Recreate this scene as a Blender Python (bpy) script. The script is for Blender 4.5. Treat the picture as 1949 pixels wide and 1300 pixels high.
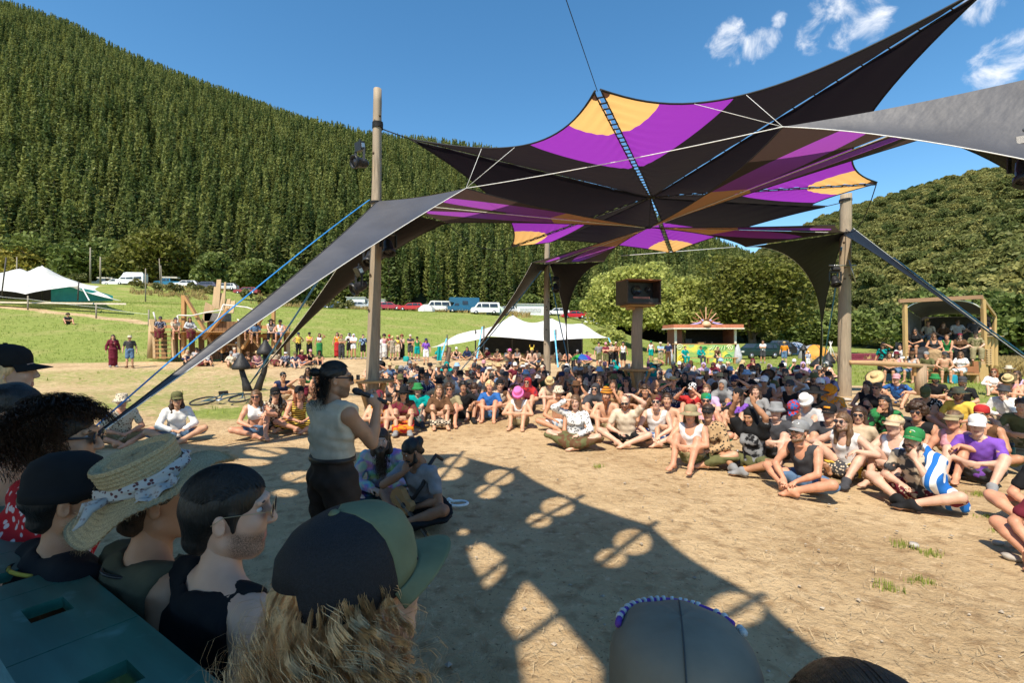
import bpy, math, random
import numpy as np
from mathutils import Vector, Matrix

for o in list(bpy.data.objects):
	bpy.data.objects.remove(o)
scene = bpy.context.scene
COL = scene.collection
R = math.radians

# ------------------------------------------------------------------ camera, sky, sun
CAM_Z, FPX, HX, HY = 1.9, 920.0, 974.5, 645.0      # camera height, focal length and principal point in photo pixels
cam_d = bpy.data.cameras.new('camera')
cam_d.sensor_width = 36.0
cam_d.lens = 36.0 * FPX / 1949.0
cam_d.shift_y = -5.0 / 1949.0
cam_d.clip_start = 0.03
cam_d.clip_end = 6000
cam = bpy.data.objects.new('camera', cam_d)
COL.objects.link(cam)
cam.location = (0, 0, CAM_Z)
cam.rotation_euler = (R(90), 0, 0)
scene.camera = cam

LX, LY = 0.29, 0.65                                  # horizontal run of the sunlight per metre of drop
SUN_EL = math.atan(1 / math.hypot(LX, LY))
SUN_AZ = math.atan2(-LX, -LY)
world = bpy.data.worlds.new('World')
scene.world = world
world.use_nodes = True
nt = world.node_tree
nt.nodes.clear()
def N(tree, typ, **kw):
	n = tree.nodes.new(typ)
	for k, v in kw.items():
		setattr(n, k, v)
	return n
wo = N(nt, 'ShaderNodeOutputWorld')
bg = N(nt, 'ShaderNodeBackground')
bg.inputs['Strength'].default_value = 0.12
sky = N(nt, 'ShaderNodeTexSky', sky_type='NISHITA', sun_disc=False)
sky.sun_elevation = SUN_EL
sky.sun_rotation = SUN_AZ
sky.air_density, sky.dust_density, sky.ozone_density = 1.0, 0.2, 2.2
sky.altitude = 300
hs = N(nt, 'ShaderNodeHueSaturation')
hs.inputs['Saturation'].default_value = 1.24
hs.inputs['Hue'].default_value = 0.492
hs.inputs['Value'].default_value = 1.2
nt.links.new(sky.outputs[0], hs.inputs['Color'])
# drifting cumulus: noise cut by a few soft patches of the sky
tc = N(nt, 'ShaderNodeTexCoord')
nz = N(nt, 'ShaderNodeTexNoise')
nz.inputs['Scale'].default_value = 21.0
nz.inputs['Detail'].default_value = 9.0
nz.inputs['Roughness'].default_value = 0.62
nz.inputs['Distortion'].default_value = 0.4
nt.links.new(tc.outputs['Generated'], nz.inputs['Vector'])
last = None
def cloud_patch(px, py, rad):
	global last
	d = Vector(((px - HX) / FPX, 1.0, -(py - HY) / FPX)).normalized()
	dp = N(nt, 'ShaderNodeVectorMath', operation='DOT_PRODUCT')
	nt.links.new(tc.outputs['Generated'], dp.inputs[0])
	dp.inputs[1].default_value = d
	mr = N(nt, 'ShaderNodeMapRange', interpolation_type='SMOOTHSTEP')
	mr.inputs['From Min'].default_value = math.cos(rad * 1.25)
	mr.inputs['From Max'].default_value = math.cos(rad * 0.05)
	nt.links.new(dp.outputs['Value'], mr.inputs['Value'])
	if last is None:
		last = mr.outputs[0]
	else:
		mx = N(nt, 'ShaderNodeMath', operation='MAXIMUM')
		nt.links.new(last, mx.inputs[0]); nt.links.new(mr.outputs[0], mx.inputs[1])
		last = mx.outputs[0]
for c in ((1390, 84, .050), (1448, 80, .040), (1480, 35, .02), (1560, 62, .045), (1610, 18, .075), (1660, 40, .04), (1890, 130, .045), (1935, 95, .042), (1870, 12, .035),
		  (2250, -150, .16), (2600, 100, .14), (1500, 395, .018), (-700, -500, .12), (1750, -400, .15), (3300, 50, .2)):
	cloud_patch(*c)
ad = N(nt, 'ShaderNodeMath', operation='MULTIPLY_ADD')
ad.inputs[1].default_value = 0.62
nt.links.new(last, ad.inputs[0]); nt.links.new(nz.outputs['Fac'], ad.inputs[2])
cr = N(nt, 'ShaderNodeMapRange', interpolation_type='SMOOTHSTEP')
cr.inputs['From Min'].default_value = 0.99
cr.inputs['From Max'].default_value = 1.34
nt.links.new(ad.outputs[0], cr.inputs['Value'])
mixc = N(nt, 'ShaderNodeMixRGB')
mixc.inputs['Color2'].default_value = (6.6, 6.8, 7.2, 1)
nt.links.new(cr.outputs[0], mixc.inputs['Fac'])
nt.links.new(hs.outputs[0], mixc.inputs['Color1'])
nt.links.new(mixc.outputs[0], bg.inputs['Color'])
nt.links.new(bg.outputs[0], wo.inputs['Surface'])

sd = bpy.data.lights.new('sun', 'SUN')
sd.energy = 5.0
sd.angle = R(0.53)
sd.color = (1.0, 0.91, 0.77)
sun = bpy.data.objects.new('sun', sd)
COL.objects.link(sun)
sun.rotation_euler = Vector((LX, LY, -1)).to_track_quat('-Z', 'Y').to_euler()
sun.location = (-20, -40, 60)
vs = scene.view_settings
vs.view_transform = 'Standard'
vs.look = 'None'
vs.exposure = 0.46
vs.gamma = 1.0
vs.use_curve_mapping = False
scene.cycles.max_bounces = 6
scene.cycles.transparent_max_bounces = 6

# ------------------------------------------------------------------ materials
MC = {}
def newmat(name):
	m = bpy.data.materials.new(name)
	m.use_nodes = True
	t = m.node_tree
	b = t.nodes['Principled BSDF']
	return m, t, b
def rgb(c):
	return (c[0], c[1], c[2], 1.0)
def noise_mix(t, c1, c2, scale, detail=4, coord='Object', lo=.35, hi=.65, vec=None, stretch=None):
	n = N(t, 'ShaderNodeTexNoise')
	n.inputs['Scale'].default_value = scale
	n.inputs['Detail'].default_value = detail
	if vec is None:
		tcn = N(t, 'ShaderNodeTexCoord')
		vec = tcn.outputs[coord]
	if stretch:
		mp = N(t, 'ShaderNodeMapping')
		mp.inputs['Scale'].default_value = stretch
		t.links.new(vec, mp.inputs['Vector']); vec = mp.outputs[0]
	t.links.new(vec, n.inputs['Vector'])
	r = N(t, 'ShaderNodeMapRange')
	r.inputs['From Min'].default_value = lo
	r.inputs['From Max'].default_value = hi
	t.links.new(n.outputs['Fac'], r.inputs['Value'])
	m = N(t, 'ShaderNodeMixRGB')
	for k, c in (('Color1', c1), ('Color2', c2)):
		if hasattr(c, 'is_linked'):
			t.links.new(c, m.inputs[k])
		else:
			m.inputs[k].default_value = rgb(c)
	t.links.new(r.outputs[0], m.inputs['Fac'])
	return m.outputs[0], n.outputs['Fac']
def bump(t, b, fac, strength=.3, dist=.02):
	bp = N(t, 'ShaderNodeBump')
	bp.inputs['Strength'].default_value = strength
	bp.inputs['Distance'].default_value = dist
	t.links.new(fac, bp.inputs['Height'])
	t.links.new(bp.outputs[0], b.inputs['Normal'])
def M(name, c, rough=.6, var=.25, scale=6, metal=0, bmp=.15, bscale=None, bd=.01, stretch=None, spec=.4):
	if name in MC:
		return MC[name]
	m, t, b = newmat(name)
	c1 = tuple(max(0, x * (1 - var)) for x in c); c2 = tuple(min(1, x * (1 + var)) for x in c)
	col, fac = noise_mix(t, c1, c2, scale, 5, stretch=stretch)
	t.links.new(col, b.inputs['Base Color'])
	b.inputs['Roughness'].default_value = rough
	b.inputs['Metallic'].default_value = metal
	b.inputs['Specular IOR Level'].default_value = spec
	if bmp:
		_, f2 = noise_mix(t, c1, c2, bscale or scale * 6, 4, stretch=stretch)
		bump(t, b, f2, bmp, bd)
	MC[name] = m
	return m
def wood(name, c, dark=.55, axis=2):
	if name in MC:
		return MC[name]
	m, t, b = newmat(name)
	st = [9, 9, 9]; st[axis] = .8
	col, f = noise_mix(t, tuple(x * dark for x in c), c, 3.0, 6, stretch=st, lo=.3, hi=.7)
	col2, f2 = noise_mix(t, col, tuple(x * .75 for x in c), 1.3, 3)
	t.links.new(col2, b.inputs['Base Color'])
	b.inputs['Roughness'].default_value = .75
	bump(t, b, f, .35, .012)
	MC[name] = m
	return m
def sailcloth(name, c, trans=0.0, rough=.62):
	if name in MC:
		return MC[name]
	m, t, b = newmat(name)
	col, f = noise_mix(t, tuple(x * .88 for x in c), tuple(min(1, x * 1.1) for x in c), 1.6, 4)
	t.links.new(col, b.inputs['Base Color'])
	b.inputs['Roughness'].default_value = rough
	_, f2 = noise_mix(t, c, c, 2.2, 3, stretch=(1, 3, 1))
	bump(t, b, f2, .25, .05)
	if trans:
		tr = N(t, 'ShaderNodeBsdfTranslucent')
		t.links.new(col, tr.inputs['Color'])
		mx = N(t, 'ShaderNodeMixShader')
		mx.inputs[0].default_value = trans
		out = t.nodes['Material Output']
		t.links.new(b.outputs[0], mx.inputs[1]); t.links.new(tr.outputs[0], mx.inputs[2])
		t.links.new(mx.outputs[0], out.inputs['Surface'])
	MC[name] = m
	return m
def leafmat(name, c1, c2, trans=.25):
	if name in MC:
		return MC[name]
	m, t, b = newmat(name)
	oi = N(t, 'ShaderNodeObjectInfo')
	geo = N(t, 'ShaderNodeNewGeometry')
	mx = N(t, 'ShaderNodeMixRGB')
	mx.inputs['Color1'].default_value = rgb(c1); mx.inputs['Color2'].default_value = rgb(c2)
	t.links.new(oi.outputs['Random'], mx.inputs['Fac'])
	m2 = N(t, 'ShaderNodeMixRGB', blend_type='MULTIPLY')
	m2.inputs['Fac'].default_value = 1
	rr = N(t, 'ShaderNodeMapRange')
	rr.inputs['To Min'].default_value = .55; rr.inputs['To Max'].default_value = 1.35
	t.links.new(geo.outputs['Random Per Island'], rr.inputs['Value'])
	t.links.new(mx.outputs[0], m2.inputs['Color1']); t.links.new(rr.outputs[0], m2.inputs['Color2'])
	t.links.new(m2.outputs[0], b.inputs['Base Color'])
	b.inputs['Roughness'].default_value = .6
	b.inputs['Specular IOR Level'].default_value = .25
	tr = N(t, 'ShaderNodeBsdfTranslucent')
	t.links.new(m2.outputs[0], tr.inputs['Color'])
	ms = N(t, 'ShaderNodeMixShader'); ms.inputs[0].default_value = trans
	t.links.new(b.outputs[0], ms.inputs[1]); t.links.new(tr.outputs[0], ms.inputs[2])
	t.links.new(ms.outputs[0], t.nodes['Material Output'].inputs['Surface'])
	MC[name] = m
	return m

# ------------------------------------------------------------------ mesh helpers
def link(o, parent=None):
	COL.objects.link(o)
	if parent is not None:
		o.parent = parent
	return o
def tag(o, label=None, cat=None, group=None, kind=None):
	if label: o['label'] = label
	if cat: o['category'] = cat
	if group: o['group'] = group
	if kind: o['kind'] = kind
	return o
def empty(name, loc=(0, 0, 0), rz=0, label=None, cat=None, group=None):
	o = bpy.data.objects.new(name, None)
	o.empty_display_size = .1
	COL.objects.link(o)
	o.location = loc; o.rotation_euler = (0, 0, rz)
	return tag(o, label, cat, group)
def mesh_np(name, V, F, smooth=True):
	"""mesh from numpy arrays; F (n,3) or (n,4)"""
	me = bpy.data.meshes.new(name)
	V = np.asarray(V, np.float32); F = np.asarray(F, np.int32)
	k = F.shape[1]
	me.vertices.add(len(V)); me.vertices.foreach_set('co', V.ravel())
	me.loops.add(F.size); me.loops.foreach_set('vertex_index', F.ravel())
	me.polygons.add(len(F))
	me.polygons.foreach_set('loop_start', np.arange(0, F.size, k, dtype=np.int32))
	me.polygons.foreach_set('loop_total', np.full(len(F), k, np.int32))
	me.polygons.foreach_set('use_smooth', np.full(len(F), smooth, bool))
	me.update(calc_edges=True)
	return me
class MB:
	def __init__(s):
		s.v = []; s.f = []
	def add(s, vs, fs):
		n = len(s.v)
		s.v += [tuple(v) for v in vs]
		s.f += [tuple(i + n for i in f) for f in fs]
		return s
	def box(s, c, size, rot=None):
		hx, hy, hz = (x / 2 for x in size)
		vs = [Vector((x * hx, y * hy, z * hz)) for x in (-1, 1) for y in (-1, 1) for z in (-1, 1)]
		if rot is not None:
			q = rot if isinstance(rot, Matrix) else Matrix.Rotation(rot, 3, 'Z')
			vs = [q @ v for v in vs]
		c = Vector(c)
		return s.add([v + c for v in vs], [(0, 1, 3, 2), (4, 6, 7, 5), (0, 4, 5, 1), (2, 3, 7, 6), (0, 2, 6, 4), (1, 5, 7, 3)])
	def beam(s, a, b, w, h=None, up=(0, 0, 1)):
		a = Vector(a); b = Vector(b); h = h or w
		d = (b - a); L = d.length; d.normalize()
		x = d.cross(Vector(up))
		if x.length < 1e-4: x = Vector((1, 0, 0))
		x.normalize(); z = x.cross(d).normalized()
		return s.box((a + b) / 2, (w, L, h), Matrix((x, d, z)).transposed())
	def tube(s, pts, rad, n=8, caps=True):
		pts = [Vector(p) for p in pts]
		if not hasattr(rad, '__len__'): rad = [rad] * len(pts)
		ref = None; rings = []
		for i, p in enumerate(pts):
			d = (pts[min(i + 1, len(pts) - 1)] - pts[max(i - 1, 0)])
			if d.length < 1e-6: d = Vector((0, 0, 1))
			d.normalize()
			if ref is None:
				ref = d.orthogonal().normalized()
			ref = (ref - d * ref.dot(d))
			if ref.length < 1e-5: ref = d.orthogonal()
			ref.normalize()
			o = d.cross(ref)
			rings.append([p + (ref * math.cos(2 * math.pi * k / n) + o * math.sin(2 * math.pi * k / n)) * rad[i] for k in range(n)])
		vs = [v for r in rings for v in r]
		fs = [(i * n + k, i * n + (k + 1) % n, (i + 1) * n + (k + 1) % n, (i + 1) * n + k) for i in range(len(pts) - 1) for k in range(n)]
		if caps:
			fs += [tuple(range(n))[::-1], tuple(range((len(pts) - 1) * n, len(pts) * n))]
		return s.add(vs, fs)
	def lathe(s, prof, n=20, c=(0, 0, 0), sx=1, sy=1, mat=None):
		c = Vector(c); vs = []
		for r, z in prof:
			for k in range(n):
				a = 2 * math.pi * k / n
				v = Vector((r * math.cos(a) * sx, r * math.sin(a) * sy, z))
				vs.append((mat @ v if mat is not None else v) + c)
		m = len(prof)
		fs = [(i * n + k, i * n + (k + 1) % n, (i + 1) * n + (k + 1) % n, (i + 1) * n + k) for i in range(m - 1) for k in range(n)]
		if prof[0][0] > 1e-4: fs.append(tuple(range(n))[::-1])
		if prof[-1][0] > 1e-4: fs.append(tuple(range((m - 1) * n, m * n)))
		return s.add(vs, fs)
	def sheet(s, nu, nv, fn):
		vs = [fn(i / nu, j / nv) for i in range(nu + 1) for j in range(nv + 1)]
		fs = [(i * (nv + 1) + j, (i + 1) * (nv + 1) + j, (i + 1) * (nv + 1) + j + 1, i * (nv + 1) + j + 1) for i in range(nu) for j in range(nv)]
		return s.add(vs, fs)
	def prism(s, poly, y0, y1, axis=1):
		"""extrude a polygon (list of 2-D points in x,z) along y"""
		n = len(poly)
		vs = [(p[0], y0, p[1]) for p in poly] + [(p[0], y1, p[1]) for p in poly]
		fs = [tuple(range(n)), tuple(range(2 * n - 1, n - 1, -1))] + [(i, i + n, (i + 1) % n + n, (i + 1) % n) for i in range(n)]
		return s.add(vs, fs)
	def mesh(s, name, smooth=False):
		me = bpy.data.meshes.new(name)
		me.from_pydata(s.v, [], s.f)
		if smooth:
			me.polygons.foreach_set('use_smooth', np.ones(len(me.polygons), bool))
		me.update()
		return me
	def obj(s, name, mat, parent=None, smooth=False):
		me = s.mesh(name, smooth)
		for m in (mat if isinstance(mat, (list, tuple)) else [mat]):
			me.materials.append(m)
		return link(bpy.data.objects.new(name, me), parent)
def onp(name, V, F, mat, parent=None, smooth=True):
	me = mesh_np(name, V, F, smooth)
	for m in (mat if isinstance(mat, (list, tuple)) else [mat]):
		me.materials.append(m)
	return link(bpy.data.objects.new(name, me), parent)
def thing1(o, label, cat, group=None):
	return tag(o, label, cat, group)
def copy_tree(o, parent=None):
	c = o.copy()
	COL.objects.link(c)
	c.parent = parent
	for ch in o.children:
		copy_tree(ch, c)
	return c
def PX(px, py, d):
	return Vector(((px - HX) / FPX * d, d, CAM_Z - (py - HY) / FPX * d))
# ------------------------------------------------------------------ terrain
def sstep(a, b, x):
	t = np.clip((x - a) / (b - a), 0, 1)
	return t * t * (3 - 2 * t)
def hgt(x, y):
	"""height of the ground, vectorised"""
	x = np.asarray(x, float); y = np.asarray(y, float)
	s = y - .6 * np.minimum(x, 12)
	z = np.interp(s, [0, 29, 38, 46, 62, 84, 100, 135, 200], [0, 0, .4, .75, 3.05, 6.1, 7.0, 8.2, 9.0])
	az = x / np.maximum(y, 1)
	z = z * (1 - sstep(.10, .34, az)) * sstep(14, 24, y)
	z = z + 4.6 * sstep(95, 150, s) * sstep(-.30, -.62, az)
	return z
def h1(x, y):
	return float(hgt(x, y))
def ground_at(px, py, d0=2.0, d1=260.0):
	"""where the line of sight through a photo pixel meets the ground"""
	dd = np.linspace(d0, d1, 6000)
	x = (px - HX) / FPX * dd; z = CAM_Z - (py - HY) / FPX * dd
	k = np.argmax(z <= hgt(x, dd))
	return Vector((x[k], dd[k], float(hgt(x[k], dd[k]))))
def vnoise(x, y, seed=0):
	r = np.random.RandomState(seed); out = 0
	for i in range(10):
		a = r.uniform(0, 6.28); f = r.uniform(.6, 2.2); p = r.uniform(0, 6.28)
		out = out + np.sin((x * math.cos(a) + y * math.sin(a)) * f + p)
	return out / 5.0
def graded(segs):
	out = []
	for a, b, st in segs:
		out += list(np.arange(a, b, st))
	out.append(segs[-1][1])
	return np.array(out)
gx = graded([(-900, -200, 50), (-200, -60, 6), (-60, -14, .8), (-14, 14, .2), (14, 40, .8), (40, 200, 6), (200, 900, 50)])
gy = graded([(-120, -4, 4), (-4, 1.5, .5), (1.5, 12, .17), (12, 34, .42), (34, 80, .8), (80, 200, 4), (200, 1500, 50)])
X, Y = np.meshgrid(gx, gy, indexing='ij')
Z = hgt(X, Y)
near = sstep(45, 25, np.hypot(X, Y))
Z = Z + near * (.022 * vnoise(X * 1.1, Y * 1.1, 1) + .010 * vnoise(X * 4, Y * 4, 2) + .006 * vnoise(X * 11, Y * 11, 3)) - .02 * near
path_pts = [ground_at(px, py) for px, py in ((-60, 577), (0, 583), (100, 594), (200, 605), (290, 616))]
def seg_dist(x, y, a, b):
	ax, ay = a[0], a[1]; dx, dy = b[0] - ax, b[1] - ay
	t = np.clip(((x - ax) * dx + (y - ay) * dy) / (dx * dx + dy * dy), 0, 1)
	return np.hypot(x - ax - t * dx, y - ay - t * dy)
def grass_amount(x, y):
	"""0 = trodden dirt, 1 = full grass"""
	x = np.asarray(x, float); y = np.asarray(y, float)
	n = vnoise(x * .35, y * .35, 5) * .5 + vnoise(x * 1.1, y * 1.1, 6) * .25
	s = y - .6 * np.minimum(x, 12)
	g = sstep(-.5, .5, (s - 41 + 2.2 * n) / 2.0)
	band = np.exp(-((s - 39.5) / 2.2) ** 2) * (x < -8)
	g = np.maximum(g, (.42 + .2 * n) * sstep(-1, 1, (-x - .42 * y - 1.0 + 1.8 * n)) * (x < 0) * sstep(10, 13, y))
	g = g * (1 - .85 * band)
	g = np.maximum(g, .75 * np.exp(-(((x + 6.8) / 3.0) ** 2 + ((y - 12.6) / 1.5) ** 2)) * (1 + .5 * n))
	g = np.maximum(g, sstep(-1, 1, (y - 19.5 + 1.4 * n)) * sstep(8.0, 11.5, x + n))
	g = np.maximum(g, .9 * sstep(-.6, .8, (x - .45 * y - 6.6 + 1.1 * n)))
	g = np.maximum(g, .32 * sstep(-.5, 1, (x - .6 * y - 1.9 + .9 * n)))
	for a, b in zip(path_pts[:-1], path_pts[1:]):
		g = g * (1 - sstep(1.0, .5, seg_dist(x, y, a, b) + .2 * n))
	return np.clip(g, 0, 1)
nxg, nyg = X.shape
idx = np.arange(nxg * nyg).reshape(nxg, nyg)
F = np.stack([idx[:-1, :-1], idx[1:, :-1], idx[1:, 1:], idx[:-1, 1:]], -1).reshape(-1, 4)
V = np.stack([X, Y, Z], -1).reshape(-1, 3)
gm, t, b = newmat('trodden_ground')
att = N(t, 'ShaderNodeAttribute', attribute_name='grass')
tcg = N(t, 'ShaderNodeTexCoord')
gv = tcg.outputs['Object']
d1, f1 = noise_mix(t, (.45, .308, .160), (.64, .465, .262), .8, 6, vec=gv, lo=.3, hi=.7)
d2, f2 = noise_mix(t, d1, (.33, .21, .105), 5.5, 9, vec=gv, lo=.50, hi=.72)
d3, f3 = noise_mix(t, d2, (.66, .49, .29), 14, 6, vec=gv, lo=.58, hi=.72)
d3, f3b = noise_mix(t, d3, (.20, .125, .06), 38, 3, vec=gv, lo=.63, hi=.73)
g1, _ = noise_mix(t, (.19, .24, .045), (.31, .34, .085), 3.0, 5, vec=gv, lo=.3, hi=.7)
g2, _ = noise_mix(t, g1, (.42, .35, .14), .33, 5, vec=gv, lo=.5, hi=.8)
g3, gf3 = noise_mix(t, g2, (.08, .12, .025), 22, 4, vec=gv, lo=.5, hi=.75)
nn = N(t, 'ShaderNodeTexNoise'); nn.inputs['Scale'].default_value = 4.5; nn.inputs['Detail'].default_value = 8
t.links.new(gv, nn.inputs['Vector'])
ma = N(t, 'ShaderNodeMath', operation='MULTIPLY_ADD'); ma.inputs[1].default_value = 1.5
t.links.new(att.outputs['Fac'], ma.inputs[0]); t.links.new(nn.outputs['Fac'], ma.inputs[2])
mr = N(t, 'ShaderNodeMapRange', interpolation_type='SMOOTHSTEP')
mr.inputs['From Min'].default_value = .95; mr.inputs['From Max'].default_value = 1.45
t.links.new(ma.outputs[0], mr.inputs['Value'])
mg = N(t, 'ShaderNodeMixRGB')
t.links.new(mr.outputs[0], mg.inputs['Fac']); t.links.new(d3, mg.inputs['Color1']); t.links.new(g3, mg.inputs['Color2'])
t.links.new(mg.outputs[0], b.inputs['Base Color'])
b.inputs['Roughness'].default_value = .95
b.inputs['Specular IOR Level'].default_value = .15
nb = N(t, 'ShaderNodeTexNoise'); nb.inputs['Scale'].default_value = 9; nb.inputs['Detail'].default_value = 10; nb.inputs['Roughness'].default_value = .68
t.links.new(gv, nb.inputs['Vector'])
bump(t, b, nb.outputs['Fac'], 1.0, .07)
gnd = onp('ground', V, F, gm)
tag(gnd, 'trodden dirt ground running into green grass bank', None, None, 'structure')
at_ = gnd.data.attributes.new('grass', 'FLOAT', 'POINT')
at_.data.foreach_set('value', grass_amount(V[:, 0], V[:, 1]).astype(np.float32))

# ------------------------------------------------------------------ hills
def hill(name, ridge, toe, nv, mat, bulge):
	rp = np.array([PX(*p) for p in ridge]); tp = np.array(toe, float)
	nu = 90
	def res(P):
		d = np.r_[0, np.cumsum(np.linalg.norm(np.diff(P, axis=0), axis=1))]; q = np.linspace(0, d[-1], nu)
		return np.stack([np.interp(q, d, P[:, i]) for i in range(3)], -1)
	A, B = res(tp), res(rp)
	v = np.linspace(0, 1, nv)[None, :, None]
	G = A[:, None] * (1 - v) + B[:, None] * v
	G[..., 2] += np.sin(v[..., 0] * math.pi) * bulge
	G[..., 2] += 3.0 * vnoise(G[..., 0] * .03, G[..., 1] * .03, 9) * np.sin(v[..., 0] * math.pi)
	# the far side of the hill falls away again behind the ridge
	back = G[:, -1:].copy(); back[..., 1] += 160; back[..., 2] -= 90
	G2 = np.concatenate([G, back], 1)
	i = np.arange(nu * (nv + 1)).reshape(nu, nv + 1)
	Fh = np.stack([i[:-1, :-1], i[1:, :-1], i[1:, 1:], i[:-1, 1:]], -1).reshape(-1, 4)
	o = onp(name, G2.reshape(-1, 3), Fh, mat)
	tag(o, None, None, None, 'structure')
	return G
hillm = M('hill_soil', (.035, .045, .018), .95, .4, .05, bmp=0)
RIDGE_L = [(-900, -480, 430), (-300, -130, 430), (0, 32, 430), (120, 72, 430), (230, 130, 430), (370, 188, 430), (530, 246, 430), (650, 286, 430),
		   (760, 296, 432), (900, 314, 436), (1050, 372, 450), (1200, 440, 480), (1400, 520, 520), (1560, 580, 560)]
TOE_L = [(-330, 60, 9), (-200, 100, 11), (-100, 112, 11), (-60, 118, 8), (-20, 128, 7.5), (60, 165, 6), (130, 215, 3), (200, 280, 0)]
GL = hill('hill', RIDGE_L, TOE_L, 60, hillm, 10)
RIDGE_R = [(1180, 600, 430), (1300, 560, 420), (1400, 515, 400), (1480, 470, 390), (1560, 428, 380), (1640, 402, 360), (1740, 372, 340), (1830, 350, 320), (1949, 330, 300),
		   (2300, 270, 280), (3000, 150, 250)]
TOE_R = [(120, 250, -1), (95, 170, -1), (78, 110, -1), (56, 70, -1), (52, 50, -1), (60, 35, -1), (90, 20, -1)]
GR = hill('hill', RIDGE_R, TOE_R, 60, hillm, 8)

# ------------------------------------------------------------------ trees
rng = np.random.RandomState(4)
bark = M('bark', (.13, .09, .06), .9, .4, 5, bmp=.5, bd=.03, stretch=(4, 4, .8))
def leaf_quads(C, size, rs, flat=0.0, updir=None):
	"""random leaf-clump faces at points C"""
	n = len(C)
	a = rs.normal(size=(n, 3)); a[:, 2] *= (1 - flat); a /= np.linalg.norm(a, axis=1)[:, None]
	b = rs.normal(size=(n, 3)); b -= a * (a * b).sum(1)[:, None]; b /= np.linalg.norm(b, axis=1)[:, None]
	sz = (size * rs.uniform(.6, 1.3, n))[:, None]
	a = a * sz; b = b * sz * .62
	V = np.stack([C - a, C - b * .9 + a * .1, C + a, C + b * .9 + a * .1], 1).reshape(-1, 3)
	F = np.arange(4 * n).reshape(n, 4)
	return V, F
def pine_crown(seed, H=14.0, W=2.7, base=.12):
	rs = np.random.RandomState(seed)
	Vs, Fs, n0 = [], [], 0
	nw = 17
	for w in range(nw):
		u = w / (nw - 1)
		z = H * (base + (1 - base) * u ** .92)
		r = W * (1 - u) ** .72 * rs.uniform(.8, 1.12) + .12
		nb_ = 7 if u < .7 else 5
		a0 = rs.uniform(0, 6.28)
		for k in range(nb_):
			a = a0 + k * 6.283 / nb_ + rs.uniform(-.3, .3)
			L = r * rs.uniform(.7, 1.2)
			lift = rs.uniform(.05, .45) * L
			d = np.array([math.cos(a), math.sin(a), 0]); sd_ = np.array([-math.sin(a), math.cos(a), 0])
			p0 = np.array([0, 0, z]); wd = L * .34 + .12
			m_ = p0 + d * L * .55 + np.array([0, 0, lift * .2 - .06 * L]); tip = p0 + d * L + np.array([0, 0, lift])
			up = np.array([0, 0, wd * .55])
			V_ = np.array([p0 + up * .3, m_ + sd_ * wd - up * .4, tip, m_ - sd_ * wd - up * .4, m_ + up, tip + up * .7 + sd_ * .2 * wd])
			F_ = np.array([[0, 1, 2, 4], [0, 4, 2, 3], [4, 1, 5, 2], [4, 2, 5, 3]])
			Vs.append(V_); Fs.append(F_ + n0); n0 += 6
	C = []
	for i in range(230):
		u = rs.uniform(0, 1) ** 1.2; a = rs.uniform(0, 6.28); r = (W * (1 - u) ** .72 + .1) * rs.uniform(.55, 1.02)
		C.append((math.cos(a) * r, math.sin(a) * r, H * (base + (1 - base) * u) + rs.uniform(-.2, .3)))
	V_, F_ = leaf_quads(np.array(C), .42, rs)
	Vs.append(V_); Fs.append(F_ + n0)
	return np.concatenate(Vs), np.concatenate(Fs)
pine_leaf = leafmat('pine_needles', (.10, .145, .038), (.30, .32, .088), .45)
pine_meshes = []
for k in range(4):
	V_, F_ = pine_crown(20 + k, 15.5, 1.3 + .2 * k, .10 + .03 * (k % 2))
	me = mesh_np('crown', V_, F_, False); me.materials.append(pine_leaf); pine_meshes.append(me)
tm = MB().tube([(0, 0, -1.5), (0, 0, 4), (.05, 0, 10), (0, 0, 13.6)], [.24, .19, .09, .02], 7).mesh('trunk', True)
tm.materials.append(bark)
def blob_crown(seed, rx, rz, lobes, nleaf, size, zc, squash=.3):
	rs = np.random.RandomState(seed); C = []
	cen = []
	for i in range(lobes):
		a = rs.uniform(0, 6.28); q = rs.uniform(.1, .75); zz = rs.uniform(-.55, .62)
		wdt = math.sqrt(max(.05, 1 - zz * zz))
		cen.append((math.cos(a) * q * rx * wdt, math.sin(a) * q * rx * wdt, zc + zz * rz, rx * rs.uniform(.28, .46)))
	per = nleaf // lobes
	for cx, cy, cz, r in cen:
		d = rs.normal(size=(per, 3)); d /= np.linalg.norm(d, axis=1)[:, None]
		d[:, 2] = np.where(d[:, 2] < -.5, -d[:, 2], d[:, 2])
		rr = r * rs.uniform(.72, 1.08, per)[:, None]
		p = d * rr; p[:, 2] *= .78
		C.append(p + np.array([cx, cy, cz]))
	return leaf_quads(np.concatenate(C), size, rs, squash)
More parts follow.
